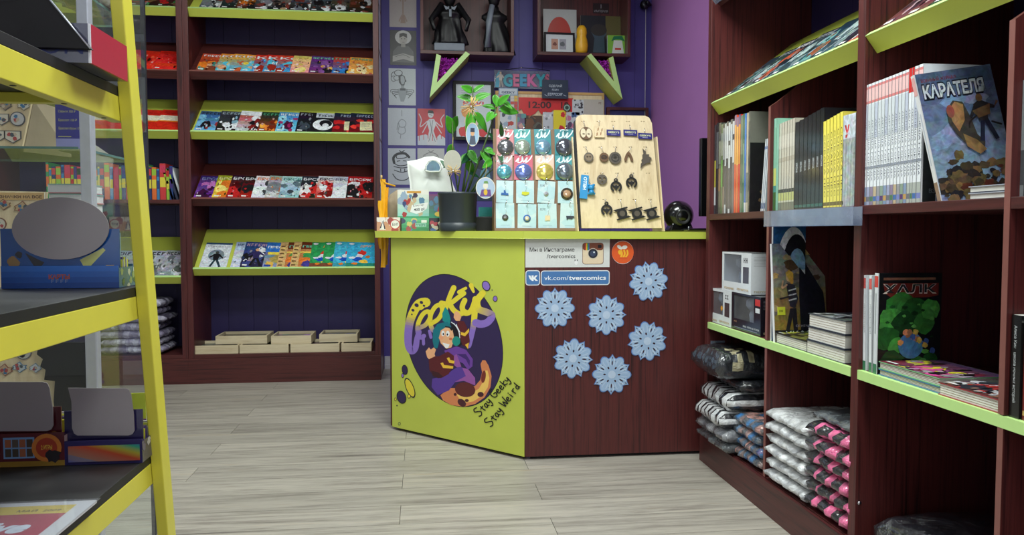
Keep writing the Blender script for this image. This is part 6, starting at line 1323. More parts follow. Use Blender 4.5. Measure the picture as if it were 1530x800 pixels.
# ------------------------------------------------------------------ speaker, monitor, cable
YC_ = 3.5; sc_ = PY(1014, 320, YC_); R = 22.8*YC_/F; sp = empty('round_speaker', (sc_.x, YC_, ZT), label='glossy black ball shaped speaker at the right end of the counter', cat='speaker')
m = MB(); m.lathe([(R*math.sin(a), -R*math.cos(a)) for a in [k*math.pi/20 for k in range(21)]], 'black_plastic', n=40, M=Matrix.Translation((sc_.x, YC_, ZT+R+.005))); m.build('ball', sp)
m = MB(); m.lathe([(R*.50, 0), (R*.50, .004), (R*.44, .006), (R*.36, .002), (0, -.004)], 'black_matte', n=32, M=frame(Vector((sc_.x, YC_-R*.9, ZT+R*.95)), (1, 0, 0), (0, 0, 1))); m.build('driver', sp)
m = MB(); w_ = R*.86; m.mesh([(sc_.x-w_, YC_-R*.75, ZT), (sc_.x+w_, YC_-R*.75, ZT), (sc_.x+w_, YC_+R*.6, ZT), (sc_.x-w_, YC_+R*.6, ZT), (sc_.x-w_*.75, YC_-R*.7, ZT+R*.55), (sc_.x+w_*.75, YC_-R*.7, ZT+R*.55), (sc_.x+w_*.7, YC_+R*.4, ZT+R*.5), (sc_.x-w_*.7, YC_+R*.4, ZT+R*.5)], [(0, 3, 2, 1), (4, 5, 6, 7), (0, 1, 5, 4), (1, 2, 6, 5), (2, 3, 7, 6), (3, 0, 4, 7)], 'black_plastic'); m.build('foot', sp, bevel=.006)
m = MB(); m.lathe([(.0085, 0), (.0085, .002), (.006, .003), (0, .003)], 'steel', n=16, M=frame(Vector((sc_.x+R*.5, YC_-R*.76, ZT+R*.22)), (1, 0, 0), (0, 0, 1))); m.build('badge', sp, label='small round silver badge')
m = MB(); a = PY(1022, 346, 3.44); m.tube([(sc_.x+R*.7, YC_-R*.3, ZT+.012), (sc_.x+R*1.05, YC_-R*.8, ZT+.004), (a.x+.09, 3.36, ZT+.003), (1.26, 3.27, ZT+.002)], .0022, 'black_matte'); m.build('cable', sp)
mo = empty('monitor', (1.20, 3.6, ZT), label='thin black monitor seen edge on, between the speaker and the right bookcase', cat='monitor')
a = PY(1047, 206, 3.42); b = PY(1056, 330, 3.42); m = MB(); m.box(a.x+.004, 1.60, 3.42, 3.45, b.z+.02, a.z, 'monitor_black'); m.build('screen', mo, bevel=.003)
m = MB(); m.box(1.34, 1.38, 3.45, 3.47, ZT+.018, b.z+.16, 'monitor_black'); m.build('neck', mo, bevel=.003); m = MB(); m.box(1.20, 1.48, 3.38, 3.56, ZT, ZT+.014, 'black_plastic'); m.build('foot', mo, bevel=.006)
# small things peeping between the stands
m = MB(); p = PY(722, 330, 3.7); m.box(p.x-.06, p.x+.10, 3.66, 3.78, ZT, ZT+.07, 'black_matte'); m.build('small_case', label='low black case between the plant pot and the card stand', cat='case', bevel=.004)
m = MB(); p = PY(728, 320, 3.85); m.box(p.x-.04, p.x+.04, 3.84, 3.9, ZT, ZT+.12, 'print', (50, 160, 160)); m.build('tin', label='teal box standing behind the low black case', cat='box')

# ================================================================== ON THE BACK WALL
YWL = YW1-.0005
def sheet(px, art, label, name='drawing', cat='drawing', group=None, body=(206, 212, 220), thick=.002, Y=None):
    return card(name, px, (Y or YWL)-thick*0-.0015, thick*.5, art, 'print', label, cat, group, body)[0]
INK = (60, 64, 72); PG = (196, 204, 212)
def sk(lines, bg=PG, ink=INK, w=.012):
    def f(a, W_, H_):
        a.rect(0, 0, W_, H_, bg)
        for l in lines: a.stroke([(x*W_, y*H_) for x, y in l], W_*w*2.6, ink, cap=False)
    return f
def a_icon(a, w, h):
    a.rect(0, 0, w, h, (50, 48, 52)); a.ell(w*.5, h*.80, w*.31, h*.2, 0, (206, 206, 206), 24); a.poly([(w*.08, h*.08), (w*.12, h*.4), (w*.3, h*.55), (w*.7, h*.55), (w*.88, h*.4), (w*.92, h*.08)], (96, 96, 98)); a.poly([(w*.1, h*.1), (w*.1, h*.26), (w*.5, h*.34), (w*.9, h*.26), (w*.9, h*.1), (w*.5, h*.18)], (176, 174, 172))
    a.ell(w*.5, h*.74, w*.15, h*.16, 0, (186, 182, 178), 18); a.poly([(w*.35, h*.78), (w*.36, h*.9), (w*.5, h*.93), (w*.64, h*.9), (w*.65, h*.78), (w*.5, h*.84)], (60, 56, 56)); a.rect(w*.42, h*.52, w*.58, h*.62, (160, 156, 152))
    for x in (.44, .56): a.ell(w*x, h*.76, w*.025, h*.012, 0, (50, 46, 46), 8)
    a.stroke([(w*.45, h*.66), (w*.55, h*.66)], w*.015, (90, 70, 70), cap=False); a.stroke([(w*.2, h*.24), (w*.5, h*.3), (w*.75, h*.22)], w*.02, (80, 78, 78), cap=False)
def a_pale(a, w, h):
    a.rect(0, 0, w, h, (186, 176, 176)); a.poly([(w*.45, h*.3), (w*.55, h*.3), (w*.6, h*.1), (w*.4, h*.1)], (166, 140, 128)); a.ell(w*.5, h*.8, w*.06, h*.06, 0, (170, 146, 134))
    for l in (((.5, .75), (.5, .3)), ((.42, .66), (.3, .78)), ((.58, .66), (.7, .78)), ((.46, .3), (.36, .15)), ((.54, .3), (.64, .15))): a.stroke([(x*w, y*h) for x, y in l], w*.05, (170, 146, 134))
hair = [[(.12, .8), (.2, .93), (.4, .95), (.5, .85), (.45, .72)], [(.12, .8), (.14, .68), (.3, .62), (.45, .7)], [(.38, .82), (.55, .78), (.62, .68), (.52, .56), (.4, .6)], [(.42, .8), (.38, .68), (.44, .58)], [(.45, .5), (.48, .35), (.42, .18)], [(.6, .5), (.6, .34), (.56, .2)], [(.42, .46), (.25, .48), (.1, .4), (.2, .3), (.4, .34)], [(.6, .46), (.8, .5), (.92, .42), (.8, .32), (.62, .36)], [(.4, .12), (.5, .08), (.58, .16)], [(.18, .84), (.34, .84)], [(.46, .4), (.6, .4)]]
crouch = [[(.5, .95), (.5, .78)], [(.38, .62), (.5, .7), (.64, .62), (.6, .5), (.42, .5), (.38, .62)], [(.4, .5), (.36, .35), (.5, .3), (.62, .36), (.6, .5)], [(.36, .6), (.32, .42)], [(.46, .3), (.44, .18)]]
facel = [[(.25, .8), (.2, .68), (.24, .58)], [(.22, .8), (.45, .88), (.7, .84), (.78, .74)], [(.3, .8), (.34, .72), (.62, .74), (.72, .8)], [(.24, .58), (.4, .52), (.68, .55), (.76, .66)], [(.32, .64), (.44, .66)], [(.54, .66), (.66, .65)], [(.2, .5), (.5, .46), (.8, .5)], [(.22, .4), (.5, .34), (.78, .4)], [(.16, .3), (.3, .16), (.5, .12), (.7, .16), (.84, .3)], [(.45, .44), (.46, .36)], [(.6, .44), (.6, .36)], [(.4, .94), (.5, .9), (.6, .95)]]
sheet(((582, -18), (622, 40)), a_pale, 'pale brownish drawing of a standing figure, highest in the left column')
sheet(((583, 46), (622, 97)), a_icon, 'black and white drawing of a crossed arm figure with a halo')
def a_bust(a, w, h):
    a.rect(0, 0, w, h, PG)
    for cx, cy, rx, ry, r_ in ((.24, .82, .16, .1, 20), (.36, .88, .16, .08, 0), (.18, .72, .1, .08, 0), (.3, .74, .12, .07, 0)): a.ell(w*cx, h*cy, w*rx, h*ry, r_, INK, 20); a.ell(w*cx, h*cy, w*rx*.82, h*ry*.82, r_, PG, 20)
    a.poly([(w*.36, h*.8), (w*.5, h*.84), (w*.6, h*.78), (w*.62, h*.7), (w*.66, h*.66), (w*.6, h*.62), (w*.58, h*.54), (w*.46, h*.54), (w*.38, h*.62)], INK); a.poly([(w*.44, h*.78), (w*.52, h*.81), (w*.58, h*.76), (w*.6, h*.66), (w*.55, h*.57), (w*.48, h*.57), (w*.44, h*.66)], (176, 184, 192))
    a.poly([(w*.46, h*.54), (w*.56, h*.54), (w*.58, h*.46), (w*.7, h*.44), (w*.66, h*.3), (w*.56, h*.1), (w*.44, h*.1), (w*.36, h*.3), (w*.32, h*.44), (w*.45, h*.46)], (150, 158, 166)); a.rect(w*.42, h*.4, w*.62, h*.46, INK)
    for sg in (-1, 1):
        for k in range(4): a.stroke([(w*(.5+sg*.14), h*(.42-k*.04)), (w*(.5+sg*(.4-.04*k)), h*(.42-k*.05)), (w*(.5+sg*(.42-.07*k)), h*(.34-k*.05))], w*.022, INK, cap=False)
sheet(((581, 103), (621, 157)), a_bust, 'ink drawing of a winged bust, below the haloed figure')
sheet(((580, 162), (621, 217)), sk(crouch, ink=(140, 148, 156), w=.01), 'faint pencil drawing of a small figure, below the winged bust')
def a_face(a, w, h):
    sk(facel)(a, w, h); a.stroke([(w*.22, h*.6), (w*.2, h*.74), (w*.34, h*.84), (w*.6, h*.86), (w*.76, h*.76)], w*.09, (50, 54, 60))
sheet(((580, 222), (621, 276)), a_face, 'ink drawing of a dark haired face, lowest full sheet in the left column')
sheet(((580, 281), (621, 336)), sk(crouch), 'drawing mostly hidden behind the paper bag')
def a_redw(a, w, h):
    a.rect(0, 0, w, h, (196, 56, 66)); a.poly([(0, 0), (w, 0), (w, h*.2), (w*.8, h*.3), (w*.6, h*.15), (w*.3, h*.3), (0, h*.25)], PG)
    a.poly([(w*.32, h*.08), (w*.42, h*.4), (w*.34, h*.62), (w*.42, h*.72), (w*.6, h*.72), (w*.68, h*.6), (w*.58, h*.4), (w*.72, h*.06), (w*.6, h*.0), (w*.4, h*.0)], (206, 208, 212)); a.ell(w*.48, h*.84, w*.1, h*.09, 0, (206, 208, 212)); a.poly([(w*.36, h*.88), (w*.4, h*.96), (w*.56, h*.95), (w*.6, h*.87)], (50, 46, 50))
    for l in (((.36, .66), (.1, .5), (.14, .7), (.06, .85)), ((.66, .64), (.9, .5), (.84, .7), (.96, .84)), ((.36, .6), (.18, .34)), ((.66, .58), (.86, .34))): a.stroke([(x*w, y*h) for x, y in l], w*.035, (206, 200, 206))
    for l in (((.44, .7), (.5, .4), (.4, .1)), ((.56, .7), (.52, .4), (.64, .1)), ((.42, .84), (.54, .82))): a.stroke([(x*w, y*h) for x, y in l], w*.014, INK, cap=False)
    for k in range(6): a.rect(w*(.05+k*.16), h*(.12+.03*(k % 3)), w*(.07+k*.16), h*.3, (196, 56, 66))
sheet(((624, 163), (665, 217)), a_redw, 'red and white drawing of a standing figure, in the second column')
sheet(((624, 222), (664, 276)), sk(facel, (190, 192, 190), (140, 140, 140)), 'pale drawing half hidden by the white carrier bag')
# sheets stuck on the outer side of the bookcase
for k, (yt, yb_) in enumerate(((-10, 38), (42, 98), (103, 158), (163, 216), (220, 276), (282, 330))):
    Xs = -.2748; a = PX(570.5, yb_, Xs); z0, z1 = PX(572, yb_, Xs).z, PX(572, yt, Xs).z; M = frame(Vector((Xs+.0012, YB+.07, z0)), (0, 1, 0), (0, 0, 1)); w, h = .21, z1-z0
    m = MB(); m.box(0, w, 0, h, -.001, 0, 'print', (190, 192, 210), M=M); A = Art(w, h); A.stroke([(w*.3, h*.2), (w*.5, h*.8), (w*.6, h*.3)], w*.02, (120, 124, 140), cap=False); A.put(m, M)
    m.build('drawing', label='drawing on the bookcase side panel seen nearly edge on, %s from the top' % ORD[k], cat='drawing', group='drawings on the bookcase side')
# cubby boxes
def cubby(px0, px1, yb_, depth, label, top=2.78, Yf=5.38, wc='maroon_wood_x'):
    a = PY(px0, yb_, Yf); b = PY(px1, yb_, Yf); t = .022; z0 = a.z
    r = empty('box_shelf', ((a.x+b.x)/2, YWL, z0), label=label, cat='wall shelf', group='dark red box shelves on the back wall')
    part('bottom_board', r, wc, a.x, b.x, Yf, YWL, z0, z0+t); part('top_board', r, wc, a.x, b.x, Yf, YWL, top-t, top)
    part('side_board', r, 'maroon_wood', a.x, a.x+t, Yf, YWL, z0+t, top-t); part('side_board', r, 'maroon_wood', b.x-t, b.x, Yf, YWL, z0+t, top-t)
    part('back_board', r, 'maroon_wood', a.x+t, b.x-t, YWL-.008, YWL, z0+t, top-t)
    return a.x, b.x, z0+t
cx0, cx1, cz = cubby(628, 768, 79.5, .24, 'dark red wall box holding two black draped figurines, above the left lime V')
dx0, dx1, dz = cubby(803, 942, 81.5, .24, 'dark red wall box holding framed pictures and a yellow figure, above the right lime V')
YF = 5.47
def cloak(px, w, hh, z, label, flare, seed, mat='figure_black', head=.055, side=0):
    c = PY(px, 60, YF); r = empty('figurine', (c.x, YF, z), label=label, cat='figurine'); off = Vector((seed, 0, 0)); n, k_ = 30, 16; vs = []
    for i in range(k_):
        t = i/(k_-1); rad = w*(1-t)**1.0*.5*flare+w*.22+(.03 if .72 < t < .86 else 0); rad *= (1 if t < .9 else .7)
        for j in range(n):
            a = 2*math.pi*j/n; f = 1+.16*math.sin(a*7+t*3+seed)*(1-t)+.15*mnoise.noise(Vector((math.cos(a)*2, math.sin(a)*2, t*4))+off)
            vs.append((c.x+rad*f*math.cos(a)+side*(1-t)**1.3, YF+.6*rad*f*math.sin(a)*.9, z+t*hh*.84))
    fs = [(i*n+j, i*n+(j+1) % n, (i+1)*n+(j+1) % n, (i+1)*n+j) for i in range(k_-1) for j in range(n)]+[tuple(reversed(range(n))), tuple(range((k_-1)*n, k_*n))]
    m = MB(); m.mesh(vs, fs, mat, smooth=True); m.build('cloak', r)
    m = MB(); m.lathe([(head*math.sin(a)*(.9 if a < 1.4 else 1), -head*1.25*math.cos(a)) for a in [q*math.pi/14 for q in range(15)]], mat, n=20, M=Matrix.Translation((c.x, YF-.01, z+hh*.84+head*1.0))); m.build('head', r); return r, c
r1, c1 = cloak(672, .20, .33, cz+.06, 'black figurine with a ragged cape and pale chest mark, in the left wall box', .75, 3.3, head=.05)
for s_ in (-1, 1):
    m = MB(); m.tube([(c1.x+s_*.05, YF-.03, cz+.33), (c1.x+s_*.13, YF-.05, cz+.22), (c1.x+s_*.11, YF-.1, cz+.14)], .026, 'figure_black', n=10, taper=.5); m.build('arm', r1)
m = MB(); Mx_ = frame(Vector((c1.x, YF-.115, cz+.27)), (1, 0, 0), (0, 0, 1)); m.prism([(-.045, .03), (-.02, .02), (-.008, .025), (-.008, -.045), (.008, -.045), (.008, .025), (.02, .02), (.045, .03), (.03, .0), (.012, .005), (-.012, .005), (-.03, 0)], 0, .004, 'figure_grey', M=Mx_); m.build('chest_mark', r1)
m = MB(); m.box(c1.x-.11, c1.x+.1, YF-.09, YF+.09, cz+.0003, cz+.055, 'figure_grey'); m.build('stand', r1, bevel=.008)
r2, c2 = cloak(738, .2, .40, cz+.0005, 'tall black caped figurine with the cape flaring to the right, in the left wall box', .62, 8.1, head=.045, side=.035)
m = MB(); m.tube([(c2.x-.05, YF-.09, cz+.03), (c2.x-.045, YF-.1, cz+.2), (c2.x-.02, YF-.08, cz+.32)], .024, 'figure_grey', n=10, taper=.8); m.build('leg', r2, label='grey leg showing between the cape folds')
# right box contents
def pic(px, art, label, Y, t=.012, rim=None, cat='picture', lean=.05, name='picture', body=(200, 206, 210)):
    (xa, ya), (xb, yb) = px; p = PY(xa, yb, Y); q = PY(xb, ya, Y); w, h = q.x-p.x, q.z-p.z; p = Vector((p.x, p.y, dz+.0005+(p.z-dz if p.z-dz > .03 else 0)))
    M = Matrix.Translation(p) @ Matrix.Rotation(-lean, 4, 'X') @ frame(Vector((0, 0, 0)), (1, 0, 0), (0, 0, 1)); r = empty(name, p+Vector((w/2, 0, 0)), label=label, cat=cat)
    b = .0 if not rim else rim; m = MB(); m.box(b, w-b, b, h-b, -t, -.002 if rim else 0, 'print', body, M=M); a = Art(w-2*b, h-2*b); art(a, w-2*b, h-2*b); a.put(m, M @ Matrix.Translation((b, b, -.002 if rim else 0)), 'print'); m.build('print_sheet', r)
    if rim: m = MB(); m.prism([(0, 0), (w, 0), (w, h), (0, h)], -t, .003, 'black_plastic', M=M, holes=[[(b, b), (w-b, b), (w-b, h-b), (b, h-b)]]); m.build('frame', r)
    return r
def a_redround(a, w, h): a.rect(0, 0, w, h, (176, 180, 178)); a.ell(w*.48, h*.42, w*.36, h*.42, 0, (176, 56, 46), 28); a.rect(w*.02, h*.02, w*.98, h*.06, (150, 150, 150))
pic(((812, 9), (862, 78)), a_redround, 'pale square picture with a plain red round shape, in the right wall box', 5.5)
def a_small(a, w, h): a.rect(0, 0, w, h, (196, 202, 206)); a.rect(w*.2, h*.15, w*.45, h*.75, (176, 130, 110)); a.rect(w*.5, h*.15, w*.75, h*.75, (150, 150, 160)); a.blob(w*.33, h*.45, w*.07, (110, 60, 50), random.Random(2)); a.blob(w*.62, h*.45, w*.09, (90, 94, 100), random.Random(3))
pic(((813, 46), (859, 77)), a_small, 'small landscape picture in a thick black frame, in front of the red round one', 5.44, .015, .014, 'picture frame')
def a_dk(a, w, h): a.rect(0, 0, w, h, (30, 34, 40)); a.rect(w*.62, h*.4, w, h, (96, 90, 50)); a.poly([(w*.3, h*.02), (w*.6, h*.02), (w*.58, h*.42), (w*.66, h*.56), (w*.5, h*.48), (w*.42, h*.48), (w*.26, h*.56), (w*.34, h*.4)], (64, 84, 96)); a.ell(w*.45, h*.62, w*.2, h*.16, 0, (50, 48, 44))
pic(((868, 24), (928, 79)), a_dk, 'dark picture with a grey blue figure behind the yellow toy', 5.56)
def a_gf(a, w, h): a.rect(0, 0, w, h, (120, 176, 60)); a.poly([(w*.2, h*.05), (w*.8, h*.05), (w*.75, h*.4), (w*.7, h*.75), (w*.3, h*.75), (w*.25, h*.4)], (206, 210, 206)); a.poly([(w*.18, h*.7), (w*.3, h*.95), (w*.7, h*.98), (w*.84, h*.7), (w*.6, h*.8), (w*.4, h*.8)], (20, 110, 70)); a.rect(w*.35, h*.28, w*.65, h*.38, (190, 70, 60)); a.rect(w*.15, 0, w*.85, h*.12, (50, 50, 100))
pic(((908, 50), (939, 80)), a_gf, 'small square green, white and red picture at the right end of the right box', 5.45, .02)
c = PY(868, 60, 5.44); r = empty('yellow_toy', (c.x, 5.44, dz), label='plain glossy yellow toy figure standing between the pictures', cat='toy'); Mt = Matrix.Translation((c.x+.005, 5.44, dz+.0005))
m = MB(); m.lathe([(0, 0), (.035, .002), (.042, .02), (.046, .06), (.04, .1), (.034, .12), (.034, .13), (.038, .15), (.034, .18), (.02, .2), (0, .205)], 'yellow_toy', n=24, M=Mt); m.build('body', r)
# small things pinned on the back of that box
m = MB(); M = frame(Vector((PY(888, 15, YWL-.01).x, YWL-.0092, PY(888, 18, YWL-.01).z)), (1, 0, 0), (0, 0, 1)); A = Art(.2, .1, False); A.text('ИМПЕРИЯ', 0, 0, .022, (150, 150, 156), width=.10); A.stroke([(.05, .03), (.05, .055)], .005, (150, 150, 156)); m.box(-.01, .11, -.01, .065, -.0005, 0, 'print', (40, 24, 26), M=M); A.put(m, M); m.build('lettering_plate', label='dark plate with small grey lettering on the back of the right wall box', cat='plate')
# lime V shelves with purple tinsel
def vshelf(tl, apex, tr, t_px, Yf, depth, label):
    Yb = YWL; P_ = [PY(x, y, Yf) for x, y in (tl, apex, tr)]; r = empty('v_shelf', P_[1], label=label, cat='wall shelf', group='lime V shaped wall shelves'); th = t_px*Yf/F
    kk = 1/math.tan((P_[0]-P_[1]).angle(P_[2]-P_[1])/2)
    def arm(a, b, sg):
        d = (b-a); d.y = 0; L = d.length; d.normalize(); n = Vector((-d.z, 0, d.x))*sg; M = Matrix.Identity(4)
        for i in range(3): M[i][0] = d[i]; M[i][1] = n[i]; M[i][2] = (0, 1, 0)[i]; M[i][3] = a[i]
        m = MB(); vs = [(0, 0, 0), (L, 0, 0), (L-th*.2, th, 0), (th*kk, th, 0)]; vs = vs+[(x, y, Yb-Yf) for x, y, z in vs]
        m.mesh(vs, [(0, 1, 2, 3), (7, 6, 5, 4), (0, 4, 5, 1), (1, 5, 6, 2), (2, 6, 7, 3), (3, 7, 4, 0)], 'lime_paint', M=M)
        e = MB(); e.mesh([(x, y, -.0015) for x, y, z in vs[:4]]+[(x, y, 0) for x, y, z in vs[:4]], [(0, 1, 2, 3), (0, 4, 5, 1), (1, 5, 6, 2), (2, 6, 7, 3), (3, 7, 4, 0)], 'lime_edge', M=M)
        o = m.build('board', r, bevel=.0015); e.build('edge_strip', o)
    arm(P_[1], P_[0], -1); arm(P_[1], P_[2], 1)
    g = empty('tinsel', (P_[0]+P_[2])/2+Vector((0, .06, 0)), label='purple tinsel heaped in the %s' % ('left lime V shelf' if tl[0] < 800 else 'right lime V shelf'), cat='tinsel')
    m = MB(); rg_ = random.Random(int(apex[0])); A0, A1, A2 = P_[1], P_[0], P_[2]
    for k in range(1300):
        u, v = rg_.random(), rg_.random()
        if u+v > 1: u, v = 1-u, 1-v
        u = u*.72+.1; v = v*.72+.1; p = A0+(A1-A0)*u+(A2-A0)*v+Vector((0, rg_.uniform(.015, .15), 0)); p.z += .0
        d = Vector((rg_.gauss(0, 1), rg_.gauss(0, 1), rg_.gauss(0, 1))).normalized()*rg_.uniform(.008, .018); e = d.cross(Vector((rg_.random(), 1, .3))).normalized()*.0022
        m.face([p-e, p+e, p+d+e, p+d-e], 'tinsel')
    o = m.build('strands', g); o['kind'] = 'stuff'
vshelf((652, 80.5), (642, 146), (702, 81), 7, 5.36, .2, 'lime V shaped wall shelf under the left wall box, filled with purple tinsel')
vshelf((877, 83.5), (930, 148), (916, 84), 7, 5.36, .2, 'lime V shaped wall shelf under the right wall box')
# letters GEEKY'S
gz = [('G', 752, (40, 150, 170)), ('E', 766, (196, 96, 136)), ('E', 777, (50, 140, 180)), ('K', 788, (196, 96, 150)), ('Y', 800, (40, 160, 180)), ("S", 814, (196, 96, 130))]
m = MB(); a = PY(739, 131, 5.57); b = PY(822, 106, 5.57); M = frame(Vector((a.x, 5.585, a.z)), (1, 0, 0), (0, 0, 1)); w, h = b.x-a.x, b.z-a.z; sg = empty('shop_sign', Vector((a.x+w/2, 5.59, a.z)), label="clear sign with turquoise and pink letters GEEKY'S above the cork board", cat='sign')
m.box(0, w, 0, h, -.004, 0, 'clear_plastic', M=M); m.build('clear_plate', sg)
for ch, px, c in gz:
    vs, fs, tw = text_geo(ch, .05); p = PY(px, 128, 5.575); s_ = .10 if ch != 'S' else .07; Ml = frame(Vector((p.x, 5.5845, p.z+(.025 if ch == 'S' else 0))), (1, 0, 0), (0, 0, 1)); m = MB()
    m.mesh([(x*s_, y*s_*1.15, .006) for x, y in vs]+[(x*s_, y*s_*1.15, 0.0003) for x, y in vs], list(fs)+[tuple(len(vs)+i for i in f[::-1]) for f in fs], 'print', c, M=Ml); m.build('letter', sg)
m = MB(); p = PY(746, 108, 5.57); Ml = frame(Vector((PY(744, 130, 5.57).x, 5.58, PY(744, 130, 5.57).z)), (1, 0, 0), (0, 0, 1)); A = Art(.1, .12, False); A.poly([(-.02, 0), (.012, 0), (.03, .09), (.01, .12), (-.01, .09)], (40, 150, 180)); figure(A, .02, 0, .11, ((196, 190, 180), (150, 146, 140), (206, 180, 150)), random.Random(4)); A.put(m, Ml); m.build('figure_print', sg)
# dark plaque
def a_plq(a, w, h): a.rect(0, 0, w, h, (30, 46, 70)); a.text('СДЕЛАЙ', w*.26, h*.62, h*.16, (190, 200, 210), .01, width=w*.5); glyph_bar(a, w*.38, h*.42, w*.26, h*.1, (170, 180, 196), random.Random(1), 5); glyph_bar(a, w*.22, h*.16, w*.58, h*.14, (180, 190, 206), random.Random(2), 8); a.stroke([(w*.1, h*.2), (w*.2, h*.12)], h*.03, (170, 180, 196)); a.stroke([(w*.82, h*.2), (w*.92, h*.14)], h*.03, (170, 180, 196))
card('plaque', ((810, 120), (849, 147)), 5.55, .006, a_plq, label='small dark blue plaque with white lettering reading СДЕЛАЙ above the red banner', cat='plaque', body=(30, 46, 70))
# cork board and what is pinned on it
YCB = 5.585
a = PY(740, 215, YCB); b = PY(903, 139, YCB); cb_ = empty('cork_board', Vector(((a.x+b.x)/2, YCB, a.z)), label='cork board on the back wall crowded with cards, sheets and a red banner', cat='notice board')
part('cork_panel', cb_, 'plywood', a.x+.015, b.x-.015, YCB+.006, YWL, a.z+.015, b.z-.015)
for x0, x1, z0, z1 in ((a.x, b.x, b.z-.018, b.z), (a.x, b.x, a.z, a.z+.018), (a.x, a.x+.018, a.z+.018, b.z-.018), (b.x-.018, b.x, a.z+.018, b.z-.018)): part('frame_bar', cb_, 'cork_frame', x0, x1, YCB, YWL, z0, z1)
YCP = YCB-.001
def a_ban(a, w, h): a.rect(0, 0, w, h, (206, 36, 40)); a.text('12:00', w*.18, h*.42, h*.5, (70, 20, 26), .03, width=w*.42); a.text('18', w*.78, h*.42, h*.5, (70, 20, 26), .03, width=w*.14)
p = PY(775, 172, YCP); q = PY(856, 147, YCP); w, h = q.x-p.x, q.z-p.z; M = frame(p, (1, 0, 0), (0, 0, 1)); m = MB()
sh = [(0, h), (0, h*.25)]+[(w*x, h*y) for x, y in ((.05, .35), (.1, .05), (.2, -.05), (.3, .1), (.36, .32), (.42, .05), (.5, .25), (.56, -.02), (.62, .3), (.7, .2), (.76, -.1), (.86, .05), (.92, .3), (1, .2))]+[(w, h)]
m.prism(sh, -.002, 0, 'print', (206, 36, 40), M=M); A = Art(w, h); A.text('12:00', w*.18, h*.42, h*.5, (70, 20, 26), .03, width=w*.42); A.text('18', w*.78, h*.42, h*.5, (70, 20, 26), .03, width=w*.14); A.put(m, M); m.build('banner', label='red paper banner reading 12:00 18 pinned along the cork board', cat='banner')
def mot(cols, n=9, s=.16, seed=1, bg=(200, 206, 212)):
    def f(a, w, h):
        rg_ = random.Random(seed); a.rect(0, 0, w, h, bg)
        for k in range(n): a.blob(rg_.random()*w, rg_.random()*h, w*s, cols[k % len(cols)], rg_)
    return f
def a_gcard(a, w, h):
    a.rect(0, 0, w, h, (120, 150, 180)); rg_ = random.Random(9)
    for i in range(5):
        for j in range(5): a.rect(w*(.04+i*.19), h*(.04+j*.13), w*(.04+i*.19+.18), h*(.04+j*.13+.12), rg_.choice([(220, 180, 70), (196, 70, 60), (60, 130, 170), (206, 200, 190), (90, 60, 100)]))
    a.rect(w*.05, h*.72, w*.95, h*.97, (190, 200, 210)); a.text("GEEKY", w*.15, h*.77, h*.13, (40, 60, 100), .03, width=w*.7)
card('poster', ((745, 132), (774, 166)), YCP-.004, .002, a_gcard, label='small colourful poster titled GEEKY at the left of the cork board', cat='poster')
for px, art, lb in ((((747, 168), (771, 200)), mot([(150, 170, 190), (220, 210, 60), (180, 60, 50), (50, 60, 80)], 9, .14, 2), 'white sheet with a red haired figure, below the small colourful poster'), (((773, 170), (786, 205)), mot([(150, 110, 150), (90, 150, 150), (206, 160, 150)], 9, .3, 3, (110, 100, 130)), 'narrow purple picture sheet left of the brown photo'),
                    (((784, 173), (810, 197)), mot([(110, 70, 44), (60, 50, 46), (150, 100, 60), (90, 90, 80)], 10, .25, 4, (80, 54, 40)), 'brown photo of a street below the red banner'), (((811, 168), (826, 200)), mot([(220, 222, 226), (120, 124, 130)], 7, .12, 5, (196, 200, 208)), 'white sheet between the brown photo and the yellow sheet'),
                    (((827, 165), (845, 202)), mot([(206, 40, 50), (206, 40, 60), (40, 40, 50)], 4, .2, 6, (232, 214, 50)), 'bright yellow sheet with a red figure, on the cork board'), (((846, 168), (866, 200)), mot([(60, 90, 140), (196, 120, 150), (90, 70, 100)], 12, .2, 7), 'white sheet with blue and pink figures, behind the plywood stand'),
                    (((855, 149), (872, 172)), mot([(60, 60, 66), (60, 60, 66), (150, 150, 156)], 16, .09, 8), 'white sheet covered in small black drawings, right of the red banner'), (((872, 149), (902, 176)), lambda a, w, h: (a.rect(0, 0, w, h, (190, 184, 176)), glyph_bar(a, w*.75, h*.75, w*.15, h*.1, (120, 90, 80), random.Random(1), 2)), 'blank beige sheet at the right end of the cork board')):
    card('sheet', px, YCP-.001, .0008, art, label=lb, cat='sheet', group='sheets on the cork board')
# round green badge with a cord
c = PY(847, 161, YCP-.008); m = MB(); m.prism(CI(.028, 24), -.003, .001, 'print', (40, 60, 56), M=frame(c, (1, 0, 0), (0, 0, 1))); A = Art(.1, .1, False); A.ell(0, 0, .022, c=(150, 176, 164)); A.ell(0, 0, .014, c=(40, 70, 60)); A.put(m, frame(c+Vector((0, -.0012, 0)), (1, 0, 0), (0, 0, 1))); m.tube([c+Vector((0, 0, -.02)), c+Vector((.004, -.01, -.12)), PY(848, 196, YCP-.02)], .0014, 'paper', n=5); m.build('medallion', label='round dark green medallion hanging on a white cord from the cork board', cat='medallion')
